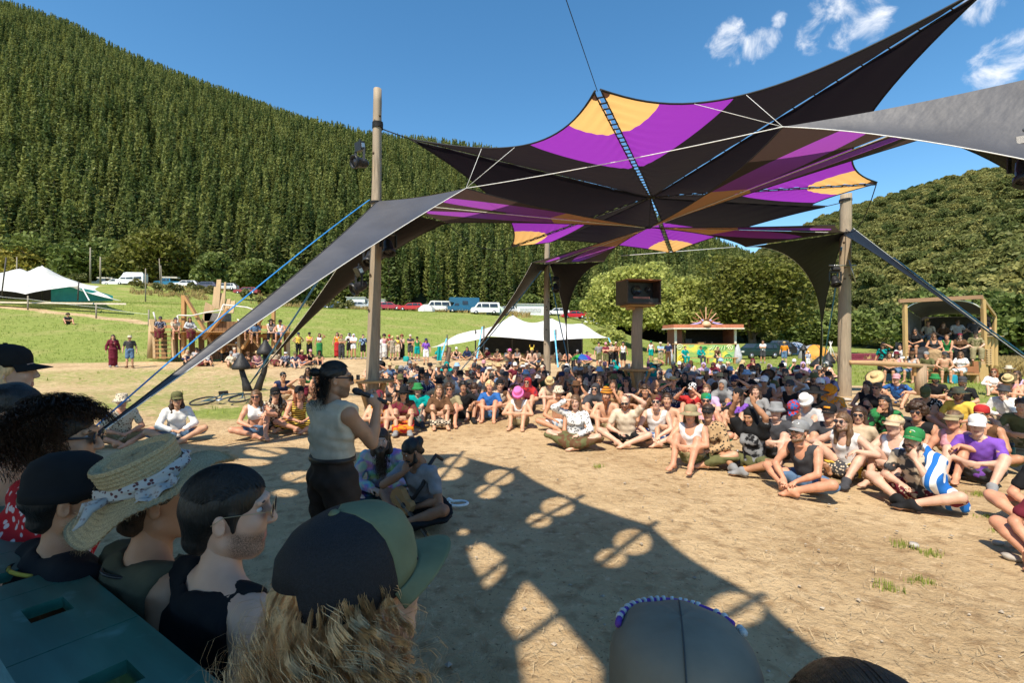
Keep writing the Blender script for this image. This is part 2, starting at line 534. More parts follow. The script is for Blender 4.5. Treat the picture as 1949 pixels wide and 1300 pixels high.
def gn_scatter(name, pts, rot, scl, sources, label, var):
	"""one object of countless far trees: points that carry the crown meshes"""
	me = bpy.data.meshes.new(name)
	me.vertices.add(len(pts)); me.vertices.foreach_set('co', np.asarray(pts, np.float32).ravel())
	a = me.attributes.new('rot', 'FLOAT', 'POINT'); a.data.foreach_set('value', np.asarray(rot, np.float32))
	a = me.attributes.new('scl', 'FLOAT_VECTOR', 'POINT'); a.data.foreach_set('vector', np.asarray(scl, np.float32).ravel())
	a = me.attributes.new('var', 'INT', 'POINT'); a.data.foreach_set('value', np.asarray(var, np.int32))
	o = link(bpy.data.objects.new(name, me))
	g = bpy.data.node_groups.new(name, 'GeometryNodeTree')
	g.interface.new_socket('Geometry', in_out='INPUT', socket_type='NodeSocketGeometry')
	g.interface.new_socket('Geometry', in_out='OUTPUT', socket_type='NodeSocketGeometry')
	gi = N(g, 'NodeGroupInput'); go = N(g, 'NodeGroupOutput')
	jn = N(g, 'GeometryNodeJoinGeometry')
	def attr(nm, ty):
		n = N(g, 'GeometryNodeInputNamedAttribute', data_type=ty); n.inputs['Name'].default_value = nm
		return n.outputs['Attribute']
	va, ro, sc_ = attr('var', 'INT'), attr('rot', 'FLOAT'), attr('scl', 'FLOAT_VECTOR')
	cx = N(g, 'ShaderNodeCombineXYZ'); g.links.new(ro, cx.inputs['Z'])
	for k, src in enumerate(sources):
		oi = N(g, 'GeometryNodeObjectInfo'); oi.inputs['Object'].default_value = src
		oi.inputs['As Instance'].default_value = True
		cp = N(g, 'FunctionNodeCompare', data_type='INT', operation='EQUAL');
		g.links.new(va, cp.inputs[2]); cp.inputs[3].default_value = k
		ip = N(g, 'GeometryNodeInstanceOnPoints')
		g.links.new(gi.outputs[0], ip.inputs['Points']); g.links.new(cp.outputs[0], ip.inputs['Selection'])
		g.links.new(oi.outputs['Geometry'], ip.inputs['Instance'])
		g.links.new(cx.outputs[0], ip.inputs['Rotation']); g.links.new(sc_, ip.inputs['Scale'])
		g.links.new(ip.outputs[0], jn.inputs[0])
	g.links.new(jn.outputs[0], go.inputs[0])
	md = o.modifiers.new('scatter', 'NODES'); md.node_group = g
	return tag(o, label, None, None, 'stuff')
def hill_points(G, n, rs, v0=0.0, v1=1.0):
	nu, nv, _ = G.shape
	u = rs.uniform(0, nu - 1.001, n); v = (rs.uniform(v0, v1, n) ** .85) * (nv - 1.001)
	i, j = u.astype(int), v.astype(int); fu, fv = (u - i)[:, None], (v - j)[:, None]
	return (G[i, j] * (1 - fu) * (1 - fv) + G[i + 1, j] * fu * (1 - fv) + G[i, j + 1] * (1 - fu) * fv + G[i + 1, j + 1] * fu * fv)
def in_view(P, m=120):
	px = HX + FPX * P[:, 0] / P[:, 1]
	return (px > -m) & (px < 1949 + m) & (P[:, 1] > 1)
pl = hill_points(GL, 56000, rng)
pl = pl[in_view(pl)]
# thin: one tree per ~4.6 m cell
cell = np.floor(pl[:, :2] / np.array([2.9, 2.9])).astype(int)
_, first = np.unique(cell, axis=0, return_index=True)
pl = pl[first]
depth = pl[:, 1]
order = np.argsort(depth + 12 * rng.uniform(-1, 1, len(pl)))
pl = pl[order]
ORD = ['first', 'second', 'third', 'fourth', 'fifth', 'sixth', 'seventh', 'eighth', 'ninth', 'tenth', 'eleventh', 'twelfth', 'thirteenth', 'fourteenth', 'fifteenth', 'sixteenth',
	   'seventeenth', 'eighteenth', 'nineteenth', 'twentieth']
def ordinal(n):
	if n <= 20: return ORD[n - 1]
	t_ = {2: 'twenty', 3: 'thirty', 4: 'forty', 5: 'fifty', 6: 'sixty', 7: 'seventy', 8: 'eighty', 9: 'ninety'}
	if n % 10 == 0 and n < 100: return {2: 'twentieth', 3: 'thirtieth', 4: 'fortieth', 5: 'fiftieth', 6: 'sixtieth', 7: 'seventieth', 8: 'eightieth', 9: 'ninetieth'}[n // 10]
	if n < 100: return t_[n // 10] + '-' + ORD[n % 10 - 1]
	return 'one hundred and ' + (ordinal(n - 100) if n > 100 else 'zeroth')
first_pines = []
for k in range(230):
	p = pl[k]
	first_pines.append((HX + FPX * p[0] / p[1], k, p))
nrow = 5
first_pines.sort(key=lambda q: q[2][1])
rows = [sorted(first_pines[i * 46:(i + 1) * 46], key=lambda q: q[0]) for i in range(nrow)]
src_pines = [None] * 4
for ri, row in enumerate(rows):
	for ci, (px, k, p) in enumerate(row):
		e = empty('pine_tree', tuple(p), rng.uniform(0, 6.28),
				  'dark green pine at the hill foot, %s from left in %s forest row' % (ordinal(ci + 1), ordinal(ri + 1)), 'tree', 'pine trees along the foot of the forest')
		s = rng.uniform(.8, 1.3); e.scale = (s * rng.uniform(.95, 1.25), s * rng.uniform(.95, 1.25), s)
		link(bpy.data.objects.new('trunk', tm), e)
		c = link(bpy.data.objects.new('crown', pine_meshes[k % 4]), e)
		if src_pines[k % 4] is None: src_pines[k % 4] = c
rest = pl[230:]
gn_scatter('pine_forest', rest, rng.uniform(0, 6.28, len(rest)), np.stack([rng.uniform(.85, 1.25, len(rest)), rng.uniform(.85, 1.25, len(rest)), rng.uniform(.6, 1.3, len(rest))], -1),
		   src_pines, 'dense dark green pine forest covering the whole left hillside', rng.randint(0, 4, len(rest)))
# native bush on the right-hand hill
bush_leaf = leafmat('bush_leaves', (.11, .145, .04), (.36, .34, .11), .4)
bushes = []
for k in range(4):
	V_, F_ = blob_crown(60 + k, 3.0, 2.6, 12, 1500, .36, 3.1, .25)
	me = mesh_np('crown', V_, F_, False); me.materials.append(bush_leaf); bushes.append(me)
bt = MB().tube([(0, 0, -1), (.05, 0, 1.2), (-.1, .1, 2.6), (.2, 0, 4)], [.26, .2, .14, .05], 7).mesh('trunk', True)
bt.materials.append(bark)
pr = hill_points(GR, 34000, rng)
pr = pr[in_view(pr)]
cell = np.floor(pr[:, :2] / 3.1).astype(int)
_, first = np.unique(cell, axis=0, return_index=True)
pr = pr[first]
pr = pr[np.argsort(pr[:, 1])]
src_b = [None] * 4
nb_ind = 60
ri = sorted(range(nb_ind), key=lambda k: pr[k][0] / pr[k][1])
for ci, k in enumerate(ri):
	p = pr[k]
	e = empty('bush_tree', tuple(p), rng.uniform(0, 6.28), 'rounded native bush tree at right hill foot, %s from the left' % ordinal(ci + 1), 'tree', 'bush trees along the foot of the right hill')
	s = rng.uniform(.85, 1.3); e.scale = (s, s, s * rng.uniform(.8, 1.1))
	link(bpy.data.objects.new('trunk', bt), e)
	c = link(bpy.data.objects.new('crown', bushes[k % 4]), e)
	if src_b[k % 4] is None: src_b[k % 4] = c
rest = pr[nb_ind:]
sb = rng.uniform(.35, 1.0, len(rest)) ** 1.3 * 1.35
gn_scatter('native_bush', rest, rng.uniform(0, 6.28, len(rest)), np.stack([sb, sb, sb * rng.uniform(.75, 1.2, len(rest))], -1), src_b,
		   'mixed green native bush covering the whole right hillside', rng.randint(0, 4, len(rest)))
# single broadleaf trees in the valley and along the car bank
def tree(name, label, loc, rx, rz, zc, mat, lobes=26, nleaf=7000, size=.3, seed=1, th=None, group=None, squash=.3):
	e = empty(name, tuple(loc), 0, label, 'tree', group)
	V_, F_ = blob_crown(seed, rx, rz, lobes, nleaf, size, zc, squash)
	onp('crown', V_, F_, mat, e, False)
	th = th or zc
	rs = np.random.RandomState(seed)
	mb = MB().tube([(0, 0, -.4), (.05, .05, th * .35), (-.08, .05, th * .7), (.05, 0, th * 1.15)], [rx * .085, rx * .07, rx * .05, rx * .02], 9)
	for i in range(7):
		a = rs.uniform(0, 6.28); z0 = th * rs.uniform(.3, .8)
		mb.tube([(0, 0, z0), (math.cos(a) * rx * .3, math.sin(a) * rx * .3, z0 + rz * .3), (math.cos(a) * rx * .62, math.sin(a) * rx * .62, z0 + rz * .55)], [rx * .035, rx * .022, rx * .008], 6)
	mb.obj('trunk', bark, e, True)
	return e
willow = leafmat('willow_leaves', (.46, .48, .13), (.50, .52, .15), .5)
totara = leafmat('totara_leaves', (.14, .145, .024), (.17, .17, .03), .22)
broad = leafmat('broad_leaves', (.10, .14, .03), (.18, .22, .055), .3)
golden = leafmat('golden_leaves', (.32, .28, .05), (.36, .31, .06), .3)
def gp(px, d):
	x = (px - HX) / FPX * d
	return Vector((x, d, h1(x, d)))
tree('totara_tree', 'big dark yellowish totara standing right of the food stall', gp(1432, 55), 6.4, 6.0, 6.4, totara, 60, 20000, .24, 3, 4.0, squash=.55)
tree('willow_tree', 'pale green willow right behind the speaker tower', gp(1215, 62), 5.6, 5.4, 6.2, willow, 40, 15000, .26, 4)
tree('willow_tree', 'pale green willow left of speaker tower, behind white tent', gp(1165, 66), 4.4, 3.6, 4.6, willow, 30, 9000, .26, 5)
tree('willow_tree', 'pale willow between speaker tower and dark totara tree', gp(1300, 64), 4.8, 5.2, 6.0, willow, 36, 12000, .26, 6)
tree('willow_tree', 'low pale willow bush touching right edge of white centre tent', gp(1160, 52), 2.0, 1.5, 1.6, willow, 16, 4000, .22, 7)
tree('broadleaf_tree', 'green broadleaf tree right of totara, behind parked dark car', gp(1535, 72), 4.2, 3.0, 3.2, broad, 40, 11000, .3, 8)
tree('broadleaf_tree', 'green broadleaf tree just behind the right wooden post', gp(1610, 62), 4.0, 2.8, 3.0, broad, 34, 9000, .3, 9)
tree('broadleaf_tree', 'dark broadleaf tree behind the roofed wooden booth', gp(1780, 46), 4.4, 3.4, 3.4, broad, 34, 9000, .26, 10)
tree('broadleaf_tree', 'dark broadleaf tree at the right picture edge behind booth', gp(1935, 42), 4.2, 3.2, 3.0, broad, 34, 9000, .26, 11)
bl = [(20, 108, 5.0, golden, 'yellowish tree above the left end of white tent'), (80, 112, 6.5, broad, 'rounded broadleaf tree above left white tent peak'),
	  (170, 110, 6.0, broad, 'broadleaf tree behind the pair of grey utility poles'), (245, 114, 6.2, broad, 'broadleaf tree directly above the white parked camper van'),
	  (300, 112, 7.6, totara, 'olive broadleaf tree with spreading crown above the camper van'), (352, 118, 4.5, broad, 'small broadleaf tree right of the olive spreading tree'),
	  (410, 108, 4.2, broad, 'low broadleaf tree above the wooden throne'), (470, 110, 4.0, broad, 'low broadleaf tree right of the wooden throne'),
	  (540, 112, 4.4, broad, 'low broadleaf tree behind the blue strap'), (590, 116, 3.6, broad, 'low broadleaf tree left of the white sheds'),
	  (1010, 140, 4.0, broad, 'small broadleaf tree left of the back canopy post'), (1110, 135, 4.2, broad, 'small broadleaf tree behind red car right of back post')]
for i, (px, d, r, mt, lb) in enumerate(bl):
	g0 = gp(px, d)
	r *= 1.35 if px < 700 else 1.1; tree('broadleaf_tree', lb, g0, r, r * .72, r * .66, mt, 30, 6000, .5, 30 + i)
# scrub and rough grass on top of the bank
scrub = leafmat('scrub_leaves', (.12, .14, .04), (.2, .18, .06), .2)
sc_me = []
for k in range(3):
	V_, F_ = blob_crown(90 + k, 1.3, .75, 7, 420, .2, .6, .2)
	me = mesh_np('scrub_bush', V_, F_, False); me.materials.append(scrub); sc_me.append(me)
spx = sorted([112, 150, 262, 300, 330, 372, 402, 470, 505, 556, 590, 640, 668, 905, 945, 975, 1003])
for i, px in enumerate(spx):
	d = 84 + (i * 7) % 9 if px < 700 else 104 + (i * 5) % 8
	o = link(bpy.data.objects.new('scrub_bush', sc_me[i % 3]))
	g0 = gp(px, d); o.location = g0; o.rotation_euler = (0, 0, i * 1.3); s = 1.0 + .5 * ((i * 37) % 10) / 10
	o.scale = (s, s, s)
	tag(o, 'low olive scrub bush on the car bank, %s from left' % ordinal(i + 1), 'bush', 'scrub bushes on the car bank')

def tufts(name, P, h, w, mat, label, seed, blades=5, lean=.35):
	rs = np.random.RandomState(seed)
	P = np.repeat(np.asarray(P), blades, 0); n = len(P)
	P = P + np.c_[rs.normal(0, w * 4, n), rs.normal(0, w * 4, n), np.zeros(n)]
	a = rs.uniform(0, 6.28, n); hh = h * rs.uniform(.5, 1.3, n); ln = lean * hh * rs.uniform(.2, 1.2, n)
	d = np.c_[np.cos(a), np.sin(a), 0 * a]; s_ = np.c_[-np.sin(a), np.cos(a), 0 * a]
	up = np.array([0, 0, 1.0])
	b0 = P - up * .03 - s_ * w; b1 = P - up * .03 + s_ * w
	m_ = P + d * ln[:, None] * .35 + up * hh[:, None] * .6; tp = P + d * ln[:, None] + up * hh[:, None]
	V_ = np.stack([b0, b1, m_ + s_ * w * .6, tp], 1).reshape(-1, 3)
	F_ = np.arange(4 * n).reshape(n, 4)
	o = onp(name, V_, F_, mat, None, False)
	return tag(o, label, None, None, 'stuff')
grassm = leafmat('grass_blades', (.30, .36, .07), (.30, .36, .07), .4)
drym = leafmat('dry_grass_blades', (.42, .31, .12), (.42, .31, .12), .3)
Q = np.c_[rng.uniform(-60, 40, 48000), rng.uniform(10, 95, 48000)]
ga = grass_amount(Q[:, 0], Q[:, 1])
keep = (ga > .45 + .4 * rng.uniform(0, 1, len(Q))) & (np.abs(Q[:, 0] / Q[:, 1]) < 1.15)
Q = Q[keep]
tufts('grass', np.c_[Q, hgt(Q[:, 0], Q[:, 1])], .12, .014, grassm, 'short green grass on the bank and lawn', 3, 3)
# dry grass: bank top, and around the booth
dry = []
for px0, px1, d0, d1, n in ((250, 1010, 80, 104, 2600), (1640, 1720, 36, 44, 500), (1880, 1960, 24, 34, 900), (1480, 1560, 60, 70, 300)):
	p_ = rng.uniform(px0, px1, n); d_ = rng.uniform(d0, d1, n)
	nn_ = vnoise(p_ * .02, d_ * .3, 4)
	k_ = nn_ > -.1 if px0 < 1100 else nn_ > -9
	x_ = (p_ - HX) / FPX * d_
	dry.append(np.c_[x_, d_, hgt(x_, d_)][k_])
tufts('dry_grass', np.concatenate(dry), .62, .035, drym, 'tall dry straw-coloured grass on bank and by booth', 5, 9, .5)
# pebbles, straw litter
peb = M('pebble_stone', (.36, .30, .23), .9, .3, 9)
npb = 900
Q = np.c_[rng.uniform(-4, 8, npb), 1.6 + 9.5 * rng.uniform(0, 1, npb) ** 1.3]
octa = np.array([(1, 0, 0), (-1, 0, 0), (0, 1, 0), (0, -1, 0), (0, 0, 1), (0, 0, -1)], float)
of = np.array([(0, 2, 4), (2, 1, 4), (1, 3, 4), (3, 0, 4), (2, 0, 5), (1, 2, 5), (3, 1, 5), (0, 3, 5)])
sz = .006 + .018 * rng.uniform(0, 1, npb) ** 3
jit = octa[None] * (1 + rng.uniform(-.35, .35, (npb, 6, 1))) * sz[:, None, None] * np.array([1, 1, .6])
V_ = (jit + np.c_[Q, np.full(npb, .0)][:, None]).reshape(-1, 3)
tag(onp('pebbles', V_, (of[None] + 6 * np.arange(npb)[:, None, None]).reshape(-1, 3), peb, None, False), 'small pebbles strewn over the dirt', None, None, 'stuff')
straw = M('straw_litter', (.44, .33, .19), .9, .4, 3, bmp=0)
ns = 11000
Q = np.c_[rng.uniform(-4, 3.5, ns), 1.4 + 7 * rng.uniform(0, 1, ns) ** 1.5]
a = rng.uniform(0, 6.28, ns); L = rng.uniform(.01, .045, ns)
d = np.c_[np.cos(a) * L, np.sin(a) * L, rng.uniform(-.004, .014, ns)]; w_ = np.c_[-np.sin(a), np.cos(a), 0 * a] * .0016
P = np.c_[Q, np.full(ns, .012)]
V_ = np.stack([P - d - w_, P - d + w_, P + d + w_, P + d - w_], 1).reshape(-1, 3)
tag(onp('straw_litter', V_, np.arange(4 * ns).reshape(ns, 4), straw, None, False), 'dry straw litter scattered over trodden dirt', None, None, 'stuff')
tuft_px = [(1720, 1035), (1770, 1050), (1690, 1120), (1900, 1010), (1140, 887), (1880, 985), (1800, 960), (1755, 1105), (1940, 960), (1860, 940)]
tp_ = np.concatenate([np.array(ground_at(*q))[None] + np.c_[rng.normal(0, .05, 26), rng.normal(0, .04, 26), np.zeros(26)] for q in tuft_px])
tufts('weed_tufts', tp_, .020, .003, grassm, 'small green weed tufts in the dirt at right', 8, 3)
# ------------------------------------------------------------------ canopy posts and sails
postw = wood('weathered_log', (.44, .34, .23), .42)
rope_w = M('white_rope', (.75, .74, .70), .8, .1, 20)
rope_k = M('black_rope', (.02, .02, .022), .7, .2, 20)
strapm = M('blue_strap', (.02, .17, .42), .5, .2, 8)
black_cloth = sailcloth('black_sailcloth', (.012, .012, .015), .0, .55)
brown_cloth = sailcloth('brown_sailcloth', (.055, .040, .034), .35)
P1, P2, P3, P4 = Vector((-3.30, 11.3, 0)), Vector((11.15, 16.2, 0)), Vector((1.5, 21.0, 0)), Vector((7.3, 6.5, 0))
HL, HU = Vector((3.9, 13.75, 5.07)), Vector((3.95, 13.75, 5.93))
def log_post(label, p, h, r0, r1, lean=(0, 0), seed=0):
	rs = np.random.RandomState(seed)
	mb = MB(); n = 14; k = 26; vs = []
	ph = rs.uniform(0, 6.28, 4)
	for i in range(k + 1):
		u = i / k; r = r0 + (r1 - r0) * u
		if u < .03: r *= 1.05
		for j in range(n):
			a = 6.283 * j / n
			q = r * (1 + .05 * math.sin(3 * a + ph[0] + u * 3) + .035 * math.sin(5 * a + ph[1] - u * 5) + .02 * rs.normal())
			vs.append((lean[0] * u + .03 * math.sin(u * 4 + ph[2]) + q * math.cos(a), lean[1] * u + q * math.sin(a), -.3 + (h + .3) * u))
	fs = [(i * n + j, i * n + (j + 1) % n, (i + 1) * n + (j + 1) % n, (i + 1) * n + j) for i in range(k) for j in range(n)]
	fs += [tuple(range(k * n, k * n + n))]
	mb.add(vs, fs)
	e = empty('log_post', tuple(p), 0, label, 'post', 'log posts holding up the canopy')
	mb.obj('trunk', postw, e, True)
	ang = lambda z: Vector((lean[0] * z / h, lean[1] * z / h, z))
	for i in range(9):
		z = rs.uniform(.3, h - .2); a = rs.uniform(-2.6, -.5); r = r0 + (r1 - r0) * z / h
		MB().lathe([(.0, -.01), (.028, -.006), (.034, .006), (.018, .016), (0, .018)], 8, ang(z) + Vector((math.cos(a), math.sin(a), 0)) * r * .98,
				   mat=Matrix.Rotation(a, 3, 'Z') @ Matrix.Rotation(R(90), 3, 'Y')).obj('knot', bark, e, True)
	return e, ang
def wrap(e, ang, z, r, n=5, mat=None):
	mb = MB()
	pts = []
	for i in range(n * 12 + 1):
		a = 6.283 * i / 12
		pts.append(ang(z + .028 * i / 12) + Vector((math.cos(a), math.sin(a), 0)) * r)
	mb.tube(pts, .014, 6)
	return mb.obj('rope_wrap', mat or rope_k, e, True)
po1, an1 = log_post('tall weathered log post at left front corner of canopy', P1, 7.75, .165, .092, (.18, 0), 1)
wrap(po1, an1, 6.82, .115); wrap(po1, an1, 5.05, .13, 2)
po2, an2 = log_post('thick log post at the canopy corner beside wooden booth', P2, 6.75, .205, .165, (.03, 0), 2)
wrap(po2, an2, 5.35, .185, 4); wrap(po2, an2, 6.5, .18, 3)
po3, an3 = log_post('slim grey log post at the far canopy corner, inside crowd', P3, 6.35, .155, .11, (.06, 0), 3)
wrap(po3, an3, 5.1, .13, 4)
po4, an4 = log_post('log post just outside the right picture edge', P4, 7.6, .22, .14, (0, 0), 4)
wrap(po4, an4, 5.4, .2, 4); wrap(po4, an4, 7.05, .19, 4)

def sag(a, b, n, drop):
	a = Vector(a); b = Vector(b)
	return [a.lerp(b, i / n) - Vector((0, 0, drop * 4 * (i / n) * (1 - i / n))) for i in range(n + 1)]
def bez(a, b, toward, k, n):
	"""curve from a to b pulled towards a point by fraction k of the half-chord"""
	a = Vector(a); b = Vector(b); m = (a + b) / 2
	c = m + (Vector(toward) - m) * k * 2
	return [a * (1 - t) ** 2 + c * 2 * t * (1 - t) + b * t * t for t in (i / n for i in range(n + 1))]

# ---- upper star
mtop, t, b = newmat('printed_sailcloth')
at1 = N(t, 'ShaderNodeAttribute', attribute_name='tipdist')
ramp = N(t, 'ShaderNodeValToRGB')
ramp.color_ramp.interpolation = 'CONSTANT'
el = ramp.color_ramp.elements
el[0].position = 0; el[0].color = (.10, .045, .025, 1)
el[1].position = .035; el[1].color = (.92, .50, .16, 1)
e2 = el.new(.205); e2.color = (.30, .035, .40, 1)
e3 = el.new(.45); e3.color = (.014, .011, .013, 1)
mu = N(t, 'ShaderNodeMath', operation='MULTIPLY'); mu.inputs[1].default_value = .1
t.links.new(at1.outputs['Fac'], mu.inputs[0]); t.links.new(mu.outputs[0], ramp.inputs[0])
t.links.new(ramp.outputs[0], b.inputs['Base Color'])
b.inputs['Roughness'].default_value = .6
_, fb = noise_mix(t, (0, 0, 0), (1, 1, 1), 1.4, 3, stretch=(1, 2.5, 1)); bump(t, b, fb, .3, .06)
tr = N(t, 'ShaderNodeBsdfTranslucent'); t.links.new(ramp.outputs[0], tr.inputs['Color'])
mx = N(t, 'ShaderNodeMixShader'); mx.inputs[0].default_value = .62
t.links.new(b.outputs[0], mx.inputs[1]); t.links.new(tr.outputs[0], mx.inputs[2])
t.links.new(mx.outputs[0], t.nodes['Material Output'].inputs['Surface'])
Q1 = PX(782, 265, 11.7); Q4 = Vector((6.95, 7.05, 7.05)); Q2 = Vector((10.3, 15.85, 6.25)); Q3 = Vector((1.75, 20.0, 6.0))
TN = PX(1137, 173, 7.9); TR = PX(1668, 350, 11.6); TB = PX(1278, 482, 17.8); TL = PX(975, 470, 15.6)
upper = empty('upper_canopy', tuple(HU), 0, 'large black star-shaped shade sail printed purple and orange at its tips', 'shade sail')
rays = [('Q', Q1), ('T', TN), ('Q', Q4), ('T', TR), ('Q', Q2), ('T', TB), ('Q', Q3), ('T', TL)]
hems = MB(); lace = MB()
for i in range(8):
	(ka, A), (kb, B) = rays[i], rays[(i + 1) % 8]
	if ka == 'Q':
		(ka, A), (kb, B) = (kb, B), (ka, A)          # A is always the printed tip
	edge = bez(A, B, HU, .17, 24)
	gap = .035
	side = (B - A);
	nu_, nv_ = 64, 24
	vs, td = [], []
	for u in range(nu_ + 1):
		uu = u / nu_
		for v in range(nv_ + 1):
			vv = v / nv_
			e = edge[v]
			p = HU.lerp(e, .012 + .988 * uu)
			# pull away from both seams so that a laced gap stays open
			w = gap * min(1, uu * 6)
			if vv < .5: p = p + side.normalized() * w * (1 - vv * 2) * (1.35 if ka == 'T' else 1)
			else: p = p - side.normalized() * w * (vv * 2 - 1)
			# saddle shape of stretched cloth
			p = p - Vector((0, 0, 1)) * (.28 * math.sin(math.pi * vv) * uu * (1 - .35 * uu))
			p = p + Vector((0, 0, .022 * math.sin(uu * 95 + vv * 9) * math.exp(-vv * 9) + .012 * math.sin(uu * 50 + 3 * i) * math.exp(-(1 - vv) * 10)))
			vs.append(p - HU)
			td.append(10 * .4 * (((1 - uu) / .53) ** 1.25 + (vv * (.35 + .65 * uu) / .41) ** 1.25) ** .8)
	fs = [(u * (nv_ + 1) + v, (u + 1) * (nv_ + 1) + v, (u + 1) * (nv_ + 1) + v + 1, u * (nv_ + 1) + v + 1) for u in range(nu_) for v in range(nv_)]
	o = MB().add(vs, fs).obj('sail_panel', mtop, upper, True)
	a_ = o.data.attributes.new('tipdist', 'FLOAT', 'POINT'); a_.data.foreach_set('value', np.array(td, np.float32))
	rim = [vs[nu_ * (nv_ + 1) + v] for v in range(nv_ + 1)]
	MB().tube(rim, .018, 6).obj('hem', rope_k, o, True)
for kind, T_ in rays:
	d = (T_ - HU); L = d.length; n = int(L / (.22 if kind == 'T' else .42))
	dn = d.normalized(); sd_ = dn.cross(Vector((0, 0, 1))).normalized()
	mb = MB(); wdt = .075 if kind == 'T' else .055
	for k in range(1, n):
		p = dn * (L * k / n)
		mb.tube([p - sd_ * wdt, p + sd_ * wdt], .016 if kind == 'T' else .011, 5)
	for s_ in (-1, 1):
		mb.tube([dn * (L * .02) + sd_ * s_ * .02, dn * L * .3 + sd_ * s_ * wdt * .8, dn * L + sd_ * s_ * wdt * .8], .013, 5)
	mb.obj('seam_lacing', rope_k, upper, True)
MB().lathe([(0, -.03), (.12, -.03), (.13, 0), (.12, .03), (0, .03)], 16).obj('hub_ring', rope_k, upper, True)

# ---- lower star: four arms and four pairs of tails
marm, t, b = newmat('striped_arm_cloth')
at1 = N(t, 'ShaderNodeAttribute', attribute_name='along'); at2 = N(t, 'ShaderNodeAttribute', attribute_name='across')
mA = N(t, 'ShaderNodeMath', operation='LESS_THAN'); t.links.new(at1.outputs['Fac'], mA.inputs[0]); mA.inputs[1].default_value = .46
m1 = N(t, 'ShaderNodeMixRGB'); m1.inputs['Color1'].default_value = (.33, .06, .42, 1); m1.inputs['Color2'].default_value = (.80, .40, .16, 1)
t.links.new(mA.outputs[0], m1.inputs['Fac'])
# stripe lies at the outer part of each half arm near the hub and runs to a point before the post
fn = N(t, 'ShaderNodeMath', operation='MULTIPLY_ADD'); t.links.new(at1.outputs['Fac'], fn.inputs[0]); fn.inputs[1].default_value = .62; fn.inputs[2].default_value = -.30
gt = N(t, 'ShaderNodeMath', operation='GREATER_THAN'); t.links.new(at2.outputs['Fac'], gt.inputs[0]); t.links.new(fn.outputs[0], gt.inputs[1])
fn2 = N(t, 'ShaderNodeMath', operation='MULTIPLY_ADD'); t.links.new(at1.outputs['Fac'], fn2.inputs[0]); fn2.inputs[1].default_value = -.85; fn2.inputs[2].default_value = 1.32
lt = N(t, 'ShaderNodeMath', operation='LESS_THAN'); t.links.new(at2.outputs['Fac'], lt.inputs[0]); t.links.new(fn2.outputs[0], lt.inputs[1])
an_ = N(t, 'ShaderNodeMath', operation='MULTIPLY'); t.links.new(gt.outputs[0], an_.inputs[0]); t.links.new(lt.outputs[0], an_.inputs[1])
m2 = N(t, 'ShaderNodeMixRGB'); m2.inputs['Color1'].default_value = (.05, .030, .026, 1)
t.links.new(an_.outputs[0], m2.inputs['Fac']); t.links.new(m1.outputs[0], m2.inputs['Color2'])
t.links.new(m2.outputs[0], b.inputs['Base Color']); b.inputs['Roughness'].default_value = .6
tr = N(t, 'ShaderNodeBsdfTranslucent'); t.links.new(m2.outputs[0], tr.inputs['Color'])
mx = N(t, 'ShaderNodeMixShader'); mx.inputs[0].default_value = .55
t.links.new(b.outputs[0], mx.inputs[1]); t.links.new(tr.outputs[0], mx.inputs[2])
t.links.new(mx.outputs[0], t.nodes['Material Output'].inputs['Surface'])
grey_cloth = sailcloth('charcoal_sailcloth', (.060, .060, .068), .0, .42)
for m_ in (black_cloth,): m_.node_tree.nodes['Principled BSDF'].inputs['Specular IOR Level'].default_value = .12
def tail(name, root_a, root_b, tip, parent, ka, kb, n=26, m=8, drop=.25, mat=None):
	"""a sail tail: wide at its two root corners, running to a point at its anchor"""
	ea = bez(root_a, tip, root_b, ka, n); eb = bez(root_b, tip, root_a, kb, n)
	vs = []
	for i in range(n + 1):
		for j in range(m + 1):
			p = ea[i].lerp(eb[i], j / m)
			p = p - Vector((0, 0, 1)) * drop * math.sin(math.pi * j / m) * (1 - i / n) * min(1, i / 4 + .25)
			vs.append(p)
	org = parent.location
	vs = [v - org for v in vs]
	fs = [(i * (m + 1) + j, (i + 1) * (m + 1) + j, (i + 1) * (m + 1) + j + 1, i * (m + 1) + j + 1) for i in range(n) for j in range(m)]
	o = MB().add(vs, fs).obj(name, mat or black_cloth, parent, True)
	MB().tube([v - org for v in ea], .008, 5).obj('hem', rope_w, o, True)
	MB().tube([v - org for v in eb], .012, 5).obj('hem', rope_k, o, True)
	return o
lower = empty('lower_canopy', tuple(HL), 0, 'four-armed lower shade sail with orange and purple stripes and long dark tails', 'shade sail')
